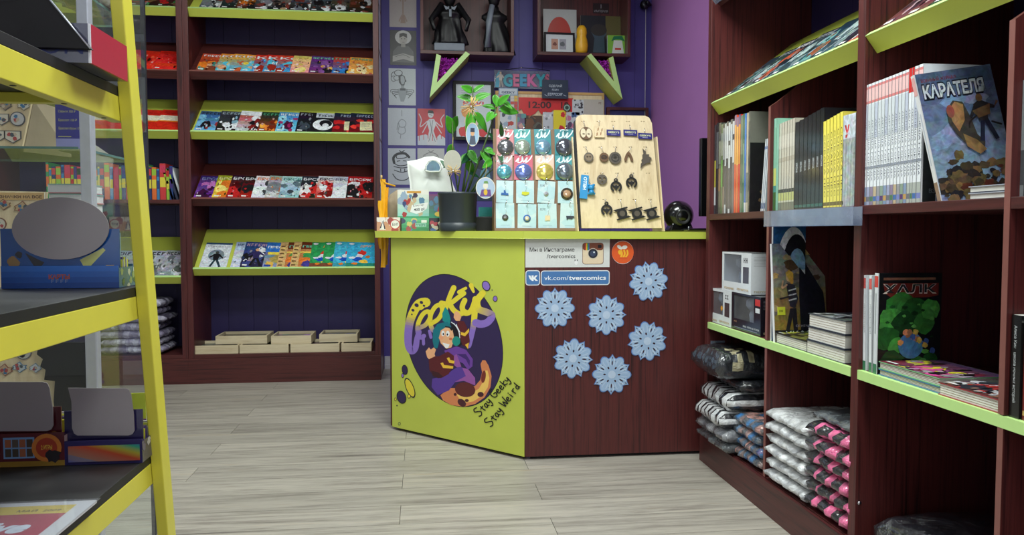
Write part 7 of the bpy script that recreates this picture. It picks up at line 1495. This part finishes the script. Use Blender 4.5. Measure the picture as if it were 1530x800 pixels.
# black framed poster behind the plant
Yp = 5.57
a = PY(677, 209, Yp); b = PY(738, 122, Yp); w, h = b.x-a.x, b.z-a.z; M = frame(a, (1, 0, 0), (0, 0, 1)); pf = empty('framed_poster', a+Vector((w/2, 0, 0)), label='black framed white poster with red lettering, behind the plant', cat='picture frame')
m = MB(); fr_ = .022; m.prism([(0, 0), (w, 0), (w, h), (0, h)], -.02, .006, 'black_matte', M=M, holes=[[(fr_, fr_), (w-fr_, fr_), (w-fr_, h-fr_), (fr_, h-fr_)]]); m.build('frame', pf)
m = MB(); m.box(fr_, w-fr_, fr_, h-fr_, -.02, -.004, 'print', (196, 206, 212), M=M); A = Art(w-2*fr_, h-2*fr_); W_, H_ = A.w, A.h
for k in range(5): A.stroke([(W_*.15, H_*(.92-k*.04)), (W_*.8, H_*(.92-k*.04))], H_*.006, (140, 150, 156), cap=False)
A.text('ВАУ!', W_*.2, H_*.6, H_*.1, (206, 60, 76), .04, width=W_*.6); A.blob(W_*.3, H_*.46, W_*.15, (226, 150, 70), random.Random(1)); A.blob(W_*.5, H_*.33, W_*.24, (226, 206, 190), random.Random(2)); A.blob(W_*.25, H_*.1, W_*.16, (206, 50, 56), random.Random(3)); A.blob(W_*.75, H_*.12, W_*.16, (206, 50, 56), random.Random(4)); A.blob(W_*.7, H_*.2, W_*.1, (90, 160, 90), random.Random(5))
A.put(m, M @ Matrix.Translation((fr_, fr_, -.004))); m.build('poster_sheet', pf)
# darker frame lower right of it, behind the stems, and brown frame right
def a_dkb(a, w, h): a.grad((40, 60, 84), (70, 80, 110), 5); a.ell(w*.6, h*.4, w*.2, h*.25, 0, (96, 150, 170)); a.blob(w*.4, h*.7, w*.2, (30, 40, 56), random.Random(2))
card('poster', ((700, 224), (741, 300)), YWL-.004, .003, a_dkb, label='dark blue poster on the wall low behind the plant stems', cat='poster', body=(30, 36, 50))
a = PY(907, 215, 5.56); b = PY(969, 161, 5.56); M = frame(a, (1, 0, 0), (0, 0, 1)); w, h = b.x-a.x, b.z-a.z; m = MB(); m.prism([(0, 0), (w, 0), (w, h), (0, h)], -.04, 0, 'maroon_wood_x', M=M, holes=[[(.02, .02), (w-.02, .02), (w-.02, h-.02), (.02, h-.02)]]); m.box(.02, w-.02, .02, h-.02, -.035, -.02, 'print', (40, 44, 96), M=M); m.build('wall_frame', label='brown wooden frame whose top edge shows above the plywood stand', cat='frame')
# cable and small bracket in the corner, wire above the sign
m = MB(); a = PY(965, -20, 5.58); b = PY(963.5, 200, 5.58); m.tube([a, (a+b)/2, b], .0028, 'white_trim', n=6); m.build('cable', label='thin white vertical cable near the corner of the purple walls', cat='cable')
m = MB(); c = PY(967, 3, 5.5); m.lathe([(0, 0), (.03, .0), (.035, .03), (.02, .05), (0, .05)], 'dark_metal', n=18, M=frame(c+Vector((0, .09, 0)), (1, 0, 0), (0, 0, 1))); m.tube([c, c+Vector((.05, .1, .01))], .014, 'dark_metal'); m.build('bracket', label='dark metal bracket at the top of the corner', cat='bracket')
m = MB(); m.tube([PY(755, 104, 5.58), PY(779, 101.5, 5.57), PY(803, 103, 5.58), PY(822, 106, 5.59)], .0024, 'black_matte', n=6); m.build('wire', label="thin dark wire sagging above the GEEKY'S sign", cat='wire'); m = MB(); m.lathe([(0, -.006), (.006, -.004), (.008, 0), (.006, .004), (0, .006)], 'steel', n=12, M=Matrix.Translation(PY(779, 101, 5.56))); m.build('push_pin', label='shiny pin head on the dark wire', cat='pin')

# ================================================================== GLASS DISPLAY CASE
X1, X0, VY0, VY1 = -.80, -2.0, 2.0, 2.40
vc = empty('display_case', (-1.4, 2.2, 0), label='glass display case with aluminium posts standing behind the yellow rack', cat='display case')
for x, y in ((X1-.028, VY0), (X0, VY0)): part('post', vc, 'aluminium', x, x+.028, y, y+.028, .08, 2.2, bevel=.003)
for x in (X1-.012, X0): part('rear_post', vc, 'dark_metal', x, x+.012, VY1-.012, VY1, .08, 2.2)
part('base', vc, 'aluminium', X0, X1, VY0, VY1, 0, .08); part('top', vc, 'aluminium', X0, X1, VY0, VY1, 2.2, 2.24)
for z in (.45, .83, 1.205, 1.595):
    m = MB(); m.box(X0+.03, X1-.032, VY0+.004, VY1-.02, z-.006, z, 'glass'); m.box(X0+.03, X1-.032, VY0+.003, VY0+.004, z-.006, z, 'glass_edge'); m.box(X1-.032, X1-.0305, VY0+.03, VY1-.02, z-.006, z, 'glass_edge'); m.box(X0+.03, X1-.032, VY1-.02, VY1-.019, z-.006, z, 'glass_edge'); m.build('glass_shelf', vc)
for nm, b in (('glass_side', (X1-.005, X1-.001, VY0+.029, VY1-.013, .08, 2.2)), ('glass_front', (X0+.029, X1-.029, VY0+.002, VY0+.003, .08, 2.2)), ('glass_back', (X0+.013, X1-.013, VY1-.005, VY1-.001, .08, 2.2))):
    m = MB(); m.box(*b, 'glass'); m.build(nm, vc)
area('case_top_light', (-1.3, 2.2, 2.19), .9, .25, 5, (.95, 1, 1))
# plywood badge stands inside
def badge_board(corners, Y, lean, z, label, badges, seed, side=True):
    P_ = [PY(x, y, Y) for x, y in corners]; r = empty('badge_stand', Vector((sum(p.x for p in P_)/4, Y, z)), label=label, cat='display stand'); o = P_[0]
    M = frame(Vector((0, Y, 0)), (1, 0, 0), (0, 0, 1)); m = MB(); m.prism([(p.x, p.z) for p in P_], -.008, 0, 'plywood', M=M); m.build('board', r)
    for k, (px, py, rad, c1, c2, kind) in enumerate(badges):
        q = PY(px, py, Y); rr = rad*Y/F; d = MB(); Mb = frame(Vector((q.x, Y-.0005, q.z)), (1, 0, 0), (0, 0, 1)); rg_ = random.Random(seed+k)
        if kind == 'o': o_ = CI(rr, 20)
        elif kind == 's': o_ = [(-rr, rr*.7), (rr, rr*.7), (rr, -rr*.3), (0, -rr*.9), (-rr, -rr*.3)]
        else: o_ = [(rr*(1+.3*(i % 2)-.2)*math.cos(i*math.pi/6)*1.1, rr*(.9-.25*(i % 3))*math.sin(i*math.pi/6)) for i in range(12)]
        d.prism(o_, 0, .003, 'print_gloss', c1, M=Mb); d.prism([(x*.86, y*.86) for x, y in o_], .003, .0034, 'print_gloss', c2, M=Mb); A = Art(1, 1, False)
        for _ in range(4): A.blob(rg_.uniform(-.4, .4)*rr, rg_.uniform(-.4, .4)*rr, rr*.25, rg_.choice([(170, 60, 60), (70, 80, 90), (60, 110, 150), (190, 170, 150)]), rg_)
        A.put(d, Mb, 'print_gloss', .0036, .00005); d.build('badge', r)
    return r
CRM = (206, 196, 180); DG = (90, 84, 84)
badge_board([(-30, 219), (33, 219), (47, 152), (-10, 152)], 2.14, 0, 1.2055, 'plywood badge stand on the upper glass shelf, beside the dark blue price card', [(8, 157, 9, DG, (150, 130, 110), 'x'), (36, 158, 8, (150, 140, 120), CRM, 'x'), (3, 178, 10, DG, CRM, 's'), (27, 178, 10, (84, 80, 84), (196, 190, 190), 'o'), (-3, 203, 10, DG, CRM, 's'), (20, 204, 11, DG, CRM, 's')], 1)
m = MB(); a = PY(36, 219, 2.16); b = PY(66, 155, 2.2); m.mesh([(a.x, 2.152, 1.2055), (a.x+.055, 2.3, 1.2055), (b.x, 2.3, b.z), (PY(49, 152, 2.152).x, 2.152, b.z), (a.x+.003, 2.152, 1.2055), (a.x+.058, 2.3, 1.2055), (b.x+.003, 2.3, b.z), (PY(49, 152, 2.152).x+.003, 2.152, b.z)], [(0, 1, 2, 3), (7, 6, 5, 4), (0, 4, 5, 1), (1, 5, 6, 2), (2, 6, 7, 3), (3, 7, 4, 0)], 'kraft'); m.build('side_panel', bpy.data.objects['badge_stand'])
def a_price(a, w, h):
    a.rect(0, 0, w, h, (150, 150, 206)); a.rect(0, h*.2, w, h, (50, 48, 140)); Y_ = (206, 200, 120)
    for t, y in (('Серьги', .93), ('Серьги 300 ₽', .74), ('Браслет 150 ₽', .56), ('Браслет-бусы 170 ₽', .39)): a.text(t, w*.1, h*y, h*.07, Y_, width=w*(.04*len(t)+.08))
    a.rect(w*.08, h*.235, w*.5, h*.25, Y_)
card('price_card', ((84, 150), (128, 221.5)), 2.12, .002, a_price, label='dark blue price card with yellow lines of text, standing on the upper glass shelf', cat='price card', body=(120, 120, 190))
badge_board([(-20, 440), (60, 440), (70, 287), (-20, 285)], 2.1, 0, .8305, 'plywood stand with a dark plaque behind the blue card display', [(35, 311, 11, (130, 84, 54), (190, 160, 120), 'x'), (6, 306, 9, (130, 84, 54), (190, 160, 120), 'x'), (0, 335, 9, (120, 70, 50), CRM, 'o')], 20)
def a_title(a, w, h): a.rect(0, 0, w, h, (206, 166, 110)); a.text('ЗНАЧКИ НА ВСЕ', w*.05, h*.25, h*.5, (80, 50, 36), .03, width=w*.9)
card('title_plaque', ((-4, 288), (66, 299)), 2.098, .003, a_title, label='small wooden title plaque with dark lettering on the plywood stand', cat='plaque')
badge_board([(-30, 602), (72, 655), (94, 508), (-30, 505)], 2.1, 0, .4505, 'plywood badge stand on the lowest glass shelf, behind the dark red card display', [(12, 524, 9, (160, 60, 50), (200, 190, 180), 'x'), (36, 526, 11, (110, 104, 104), (190, 186, 180), 'o'), (8, 553, 10, (140, 84, 60), (196, 160, 130), 'x'), (30, 549, 9, (60, 110, 150), (190, 196, 200), 'x'), (54, 550, 8, (120, 140, 160), (196, 200, 210), 'x'), (34, 530, 5, DG, (150, 60, 60), 'o')], 40)
m = MB(); M = frame(Vector((0, 2.085, 0)), (1, 0, 0), (0, 0, 1)); P_ = [PY(x, y, 2.085) for x, y in ((130, 512), (58, 512), (55, 530), (64, 537), (60, 548), (68, 553), (66, 568), (82, 570), (80, 600), (82, 640), (130, 640))]; m.prism([(p.x, p.z) for p in P_], -.006, 0, 'black_matte', M=M); m.build('black_panel', label='black cut out panel with a jagged edge on the lowest glass shelf', cat='panel')
for k in range(11):
    a = PY(72+(k % 2)*1.5, 300, 2.25); lie = MB(); z = .8305+k*.0272; lie.box(a.x, a.x+.10, 2.25, 2.36, z, z+.003, 'print', (190, 120, 130)); lie.box(a.x, a.x+.002, 2.25, 2.36, z+.003, z+.024, 'print', (222, 224, 226)); lie.box(a.x+.002, a.x+.098, 2.252, 2.36, z+.003, z+.024, 'white_gloss'); lie.box(a.x, a.x+.10, 2.25, 2.36, z+.024, z+.0265, 'print', (120, 170, 160)); lie.build('book', label='white book lying flat in the display case, %s from the bottom of its stack' % ORD[k], cat='book', group='white books stacked in the display case')
m = MB(); M = frame(PY(74, 65, 2.3), (1, 0, 0), (0, 0, 1)); bag(frame(Vector((PY(70, 30, 2.12).x, 2.12, 1.5955)), (1, 0, 0), (0, 0, 1)), .13, .2, .05, [(196, 190, 180), (120, 60, 60), (60, 64, 110)], 'wrapped goods lying on the top glass shelf', None, 9, cat='parcel', name='wrapped_parcel')
m = MB(); p = PY(150, 222, 2.2); m.mesh([(-.93, 2.12, 1.2058), (-.835, 2.12, 1.2058), (-.835, 2.2, 1.2058), (-.93, 2.2, 1.2058), (-.925, 2.16, 1.27), (-.915, 2.16, 1.27)], [(0, 3, 2, 1), (0, 1, 5, 4), (1, 2, 5), (2, 3, 4, 5), (0, 4, 3)], 'print', (120, 118, 106)); m.build('tent_card', label='small grey folded card at the right end of the upper glass shelf', cat='card')

# ================================================================== YELLOW RACK IN THE FOREGROUND
rk = empty('display_rack', (-.75, .95, 0), label='yellow A frame rack with black shelves in the left foreground', cat='rack')
XP = -.48; LK = math.atan(.173)
def post(xa, ybase, sgn, nm='post'):
    m = MB(); d = sgn*.173*1.62; m.mesh([(xa-.020, ybase-.0215, 0), (xa, ybase-.0215, 0), (xa, ybase+.0215, 0), (xa-.020, ybase+.0215, 0), (xa-.020, ybase+d-.0215, 1.62), (xa, ybase+d-.0215, 1.62), (xa, ybase+d+.0215, 1.62), (xa-.020, ybase+d+.0215, 1.62)], [(0, 3, 2, 1), (4, 5, 6, 7), (0, 1, 5, 4), (1, 2, 6, 5), (2, 3, 7, 6), (3, 0, 4, 7)], 'rack_yellow'); m.build(nm, rk, bevel=.0015)
post(XP, 1.594, -1); post(-1.0, 1.594, -1); post(XP, .33, 1); post(-1.0, .33, 1)
for zt in (1.224, .884, .569):
    yr = 1.594-.173*(zt-.02)
    ya = .33+.19*zt
    for x0 in (XP-.0405, -.9995): 
        m = MB(); m.box(x0, x0+.020, ya-.0, yr-.0, zt-.041, zt, 'rack_yellow'); m.build('rail', rk, bevel=.0012)
    for y0, hz in ((yr-.045, .016), (ya+.02, .041)): m = MB(); m.box(-.979, XP-.041, y0, y0+.02, zt-hz, zt, 'rack_yellow'); m.build('cross_rail', rk, bevel=.0012)
    m = MB(); m.box(-.9995, XP-.0205, ya-.0, yr+.0, zt+.0002, zt+.0165, 'black_laminate'); m.build('shelf_board', rk, bevel=.0008)
    for k in range(5): m = MB(); m.lathe([(0, 0), (.0042, 0), (.0035, -.0006), (0, -.0008)], 'dark_metal', n=10, M=Matrix.Translation((XP-.030, yr-.06-k*.14, zt-.0412))); m.build('screw', rk)
# --- lowest shelf
Z1 = .5862; YL_ = PZ(150, 694, Z1).y
def pshelf(px, py, Y): return PY(px, py, Y)
def card_display(name, px0, px1, ytop_front, ybot, Y, depth, c, label, front, back_px, bart, lidshape, lidpx, lidcol='grey_card_back', side=None, z=Z1):
    a = PY(px0, ybot, Y); b = PY(px1, ybot, Y); x0, x1 = a.x, b.x; hf = PY(px0, ytop_front, Y).z-z; r = empty(name, ((x0+x1)/2, Y+depth/2, z), label=label, cat='card display')
    m = MB(); t = .0025
    m.box(x0, x1, Y, Y+t, z, z+hf, 'print_gloss', c); m.box(x0, x0+t, Y+t, Y+depth, z, z+hf*.9, 'print_gloss', c); m.box(x1-t, x1, Y+t, Y+depth, z, z+hf*.9, 'print_gloss', c); m.box(x0+t, x1-t, Y+depth-t, Y+depth, z, z+hf*1.0, 'print_gloss', c); m.box(x0+t, x1-t, Y+t, Y+depth-t, z, z+t, 'print_gloss', c)
    M = frame(Vector((x0, Y, z)), (1, 0, 0), (0, 0, 1)); A = Art(x1-x0, hf); front(A, x1-x0, hf, random.Random(4)); A.put(m, M, 'print_gloss')
    MS = frame(Vector((x1, Y, z)), (0, 1, 0), (0, 0, 1)); A = Art(depth, hf*.9)
    if side: side(A, depth, hf*.9, random.Random(5)); A.put(m, MS, 'print_gloss')
    m.build('tray', r)
    # raised header sheet just behind the front strip
    q0 = PY(back_px[0], back_px[3], Y+.012); q1 = PY(back_px[2], back_px[1], Y+.012); M = frame(Vector((q0.x, Y+.012, z+hf*.5)), (1, 0, 0), (0, 0, 1)); w, h = q1.x-q0.x, q1.z-(z+hf*.5); m = MB(); m.box(0, w, 0, h, -t, 0, 'print_gloss', c, M=M); A = Art(w, h); bart(A, w, h, random.Random(6)); A.put(m, M, 'print_gloss'); m.build('header', r)
    m = MB(); Yl = Y+.006; pts = [PY(x, y, Yl) for x, y in lidpx]; M = frame(Vector((0, Yl, 0)), (1, 0, 0), (0, 0, 1)); m.prism([(p.x, p.z) for p in pts], -.001, .001, lidcol, M=M); m.build(lidshape, r, label='blank grey back of the raised flap')
    pk_ = MB(); n = 7
    for k in range(n): y = Y+.03+k*(depth-.045)/n; pk_.box(x0+.006, x1-.006, y, y+.004, z+t, z+hf*1.25+.004*(k % 2), 'print_gloss', [(206, 210, 60), (90, 70, 140), (190, 190, 196)][k % 3])
    pk_.build('card_packs', r)
    return r
def rp(x0, y0, x1, y1, r, n=5, sk_=0):
    o = []
    for cx, cy, t0 in ((x1-r, y0+r, -90), (x1-r+sk_*.0, y1-r, 0), (x0+r+sk_, y1-r, 90), (x0+r, y0+r, 180)):
        for k in range(n): t = math.radians(t0+k*90/(n-1)); o.append((cx+r*math.cos(t), cy+r*math.sin(t)))
    return o
def f_hol(A, w, h, r):
    A.rect(0, 0, w, h, (40, 34, 84))
    for k, y in enumerate((.55, .45, .35)): A.rect(w*.12, h*y, w*(.45+.05*k), h*(y+.02), (100, 120, 130)); A.rect(w*.62, h*(y+.05), w*.85, h*(y+.07), (90, 80, 70))
hb = card_display('card_display', 97, 213, 660, 694, YL_, .11, (44, 36, 90), 'navy card display with a rainbow foil strip and a raised grey flap', f_hol, (97, 612, 213, 660), lambda A, w, h, r: (A.rect(0, 0, w, h, (36, 30, 72)), A.rect(w*.1, h*.02, w*.95, h*.1, (150, 110, 50)), A.ell(w*.06, h*.12, h*.08, c=(120, 100, 60))), 'flap', [(102, 580), (104, 588), (107, 600), (108, 640), (111, 648), (116, 651)]+[(192, 651), (198, 649), (201, 644), (200, 620), (196, 590), (193, 583), (188, 580.5)], side=lambda A, w, h, r: (A.rect(0, 0, w, h, (60, 56, 90)), [A.blob(w*r.random(), h*r.random(), h*.2, r.choice([(150, 160, 120), (90, 80, 120), (196, 196, 200)]), r) for _ in range(8)]))
a = PY(103, 691, YL_); b = PY(209, 664, YL_); m = MB(); m.box(a.x, b.x, YL_-.0022, YL_-.0012, a.z, b.z, 'holo_foil'); m.build('foil_strip', hb, label='rainbow coloured holographic foil strip')
p = PY(197, 694, YL_+.125); m = MB(); m.box(p.x-.0, p.x+.028, YL_+.125, YL_+.128, Z1, Z1+.10, 'print_gloss', (176, 190, 70)); m.box(p.x+.0, p.x+.029, YL_+.123, YL_+.1245, Z1, Z1+.05, 'print_gloss', (120, 60, 150)); m.build('card_pack', label='lime and purple card pack standing behind the navy card display', cat='card pack')
def f_mar(A, w, h, r):
    A.rect(0, 0, w, h, (84, 26, 34)); A.rect(0, 0, w, h*.16, (140, 110, 40)); A.rect(w*.45, h*.25, w*.73, h*.88, (110, 150, 190))
    for i in range(4):
        for j in range(2): A.rect(w*(.465+i*.065), h*(.3+j*.28), w*(.465+i*.065+.055), h*(.3+j*.28+.24), r.choice([(70, 60, 50), (150, 90, 60), (90, 80, 70)]))
    A.ell(w*.84, h*.55, h*.42, c=(196, 120, 50)); A.ell(w*.84, h*.55, h*.3, c=(160, 60, 40)); A.blob(w*.9, h*.3, h*.2, (40, 34, 40), r); A.text('2 ИГРЫ', w*.79, h*.5, h*.18, (226, 190, 70), .02, width=w*.1)
card_display('card_display', -70, 97, 651, 694, YL_, .11, (84, 26, 34), 'dark red card display with a raised grey flap, cut by the left edge', f_mar, (-70, 608, 91, 651), lambda A, w, h, r: (A.rect(0, 0, w, h, (74, 22, 30)), A.ell(w*.93, h*.3, h*.1, c=(150, 110, 50))), 'flap', [(-60, 571), (-60, 645), (70, 644.5), (77, 642), (80, 636), (79, 610), (74, 580), (71, 573), (64, 571)], side=lambda A, w, h, r: A.rect(0, 0, w, h, (190, 170, 160)))
# comic in a sleeve lying on the lowest shelf
cs_ = [PZ(-75, 745, Z1), PZ(150, 752, Z1), PZ(60, 840, Z1)]
o0 = PZ(150, 752, Z1); wC, hC = .26, .17
Mc = frame(Vector((-.735, .96, Z1+.0005)), (math.cos(.0), 0, 0), (0, 1, 0))
cm = empty('comic_book', (-.63, 1.05, Z1), label='sleeved comic with yellow and red cover lying on the lowest rack shelf', cat='comic book')
Mc = frame(Vector((o0.x-.255, o0.y-.36, Z1+.0004)), (1, 0, 0), (0, 1, 0)); W_, H_ = .25, .36
m = MB(); m.box(0, W_, 0, H_, 0, .004, 'print_gloss', (214, 214, 214), M=Mc); A = Art(W_, H_); A.rect(0, 0, W_, H_, (214, 212, 208)); A.rect(0, H_*.83, W_-.022, H_-.016, (216, 190, 70)); A.rect(0, .01, W_-.022, H_*.86, (176, 40, 66)); A.poly([(0, H_*.98), (W_*.3, H_*.86), (W_*.28, H_*.83), (0, H_*.86)], (60, 90, 150))
A.text('МАЙ  2009', W_*.62, H_*.885, .012, (70, 50, 40), width=W_*.24); A.k += 1
A.text('Detective', W_*.02, H_*.665, .055, (222, 226, 232), .05, width=W_*.78, shear=.25); A.text('Comics', W_*.02, H_*.50, .055, (222, 226, 232), .05, width=W_*.5, shear=.25); A.ell(W_*.2, H_*.95, .02, c=(40, 110, 170))
figure(A, W_*.5, .02, H_*.4, ((40, 40, 60), (30, 30, 40), (190, 150, 120)), random.Random(2)); A.put(m, Mc @ Matrix.Translation((0, 0, .004)), 'print_gloss'); m.build('cover', cm)
m = MB(); m.box(-.002, W_+.004, -.01, H_+.004, .0052, .0056, 'window_film', M=Mc); m.build('sleeve', cm)
# --- middle shelf: blue display with an oval flap
Z2 = .9012; Y2 = PZ(100, 431, Z2).y
def f_blue(A, w, h, r): A.grad((16, 60, 130), (30, 96, 180), 4); A.text('КАРТЫ', w*.4, h*.42, h*.26, (150, 70, 50), .05, width=w*.18); glyph_bar(A, w*.42, h*.25, w*.16, h*.14, (90, 110, 150), r, 4)
def b_blue(A, w, h, r): A.rect(0, 0, w, h, (24, 80, 150)); A.poly([(w*.2, h*.5), (w*.3, h*.12), (w*.36, h*.3)], (40, 40, 50)); A.poly([(w*.66, h*.35), (w*.71, h*.12), (w*.88, h*.55), (w*.86, h*.6)], (190, 196, 110)); A.rect(w*.88, h*.18, w*.95, h*.24, (206, 170, 50)); A.blob(w*.1, h*.3, w*.05, (150, 120, 70), r); A.blob(w*.15, h*.45, w*.03, (40, 40, 50), r)
bd = card_display('card_display', 2, 178, 398, 431, Y2, .075, (22, 78, 150), 'blue card display with a raised grey oval flap, on the middle rack shelf', f_blue, (2, 342, 178, 398), b_blue, 'oval_flap', [(90.5+72.5*math.cos(t), 341.5-46.5*math.sin(t)) for t in [k*math.pi/24 for k in range(48)]], side=lambda A, w, h, r: (A.rect(0, 0, w, h, (60, 110, 150)), [A.blob(w*r.random(), h*r.random(), h*.18, r.choice([(214, 216, 210), (60, 100, 80), (40, 60, 90), (150, 170, 120)]), r) for _ in range(10)]), z=Z2)
m = MB(); q = PY(176, 380, Y2+.085); m.box(q.x-.03, q.x+.005, Y2+.083, Y2+.086, Z2, Z2+.095, 'print_gloss', (110, 150, 180)); m.build('card_pack', label='pale blue card pack peeping out behind the blue card display', cat='card pack')
# --- upper shelf: dark box with a slanting cover and a red box
Z3 = 1.2407
a = PY(136, 107, 1.18); bx = empty('game_box', (-.62, 1.1, Z3), label='large dark box with the letter N on its end, on the upper rack shelf', cat='box')
xb = a.x; m = MB(); m.box(xb-.42, xb-.003, 1.18, 1.32, Z3, Z3+.056, 'print_gloss', (70, 72, 96)); m.box(xb-.003, xb, 1.18, 1.183, Z3, Z3+.056, 'white_gloss'); m.box(xb-.003, xb, 1.183, 1.32, Z3, Z3+.056, 'print', (176, 44, 62)); M = frame(Vector((xb-.42, 1.18, Z3)), (1, 0, 0), (0, 0, 1)); A = Art(.42, .056); A.text('BATTALION', .2, .012, .034, (24, 40, 110), .0, width=.21); A.put(m, M); m.build('box_body', bx)
cv = MB(); M = frame(Vector((xb, 1.172, Z3+.0565)), (-math.cos(.0), 0, 0), (0, .0, 1)); 
e0 = PY(135.5, 73, 1.17); e1 = PY(75, 0, 1.17); d = (e1-e0).normalized(); up_ = Vector((0, .55, 1)); 
cvp = [e0, e0+(e1-e0)*2.2, Vector((e0.x-.62, 1.17, e0.z+(e1-e0).z*2.2)), Vector((e0.x-.62, 1.17, e0.z))]
M = frame(Vector((0, 1.168, 0)), (1, 0, 0), (0, 0, 1)); pl_ = [(p.x, p.z) for p in cvp]; cv.prism(pl_, -.012, 0, 'fabric', (14, 13, 18), M=M)
rg = random.Random(12); x0_, z0_ = e0.x-.3, e0.z
for k in range(26):
    cxx, czz, rr = x0_+rg.uniform(0, .2), z0_+rg.uniform(.015, .13), rg.uniform(.01, .03)
    if (cxx-e0.x)+ (czz-e0.z)*.83 > -.04: continue
    c = rg.choice([(40, 44, 52), (56, 30, 34), (48, 50, 40), (34, 38, 60), (60, 50, 30), (26, 24, 30)]); cv.face([M @ Vector((cxx+rr*1.8*math.cos(t), czz+rr*math.sin(t)*.6, .0003+k*.00004)) for t in [q*math.pi/6 for q in range(12)]], 'fabric', tuple(v*.7 for v in c))
cv.build('lid_cover', bx, label='dark glossy slanting cover with a thin pale edge')
m = MB(); m.tube([e0+Vector((0, -.002, 0)), e1+Vector((0, -.002, 0))], .0012, 'aluminium', n=5); m.build('edge', bx)
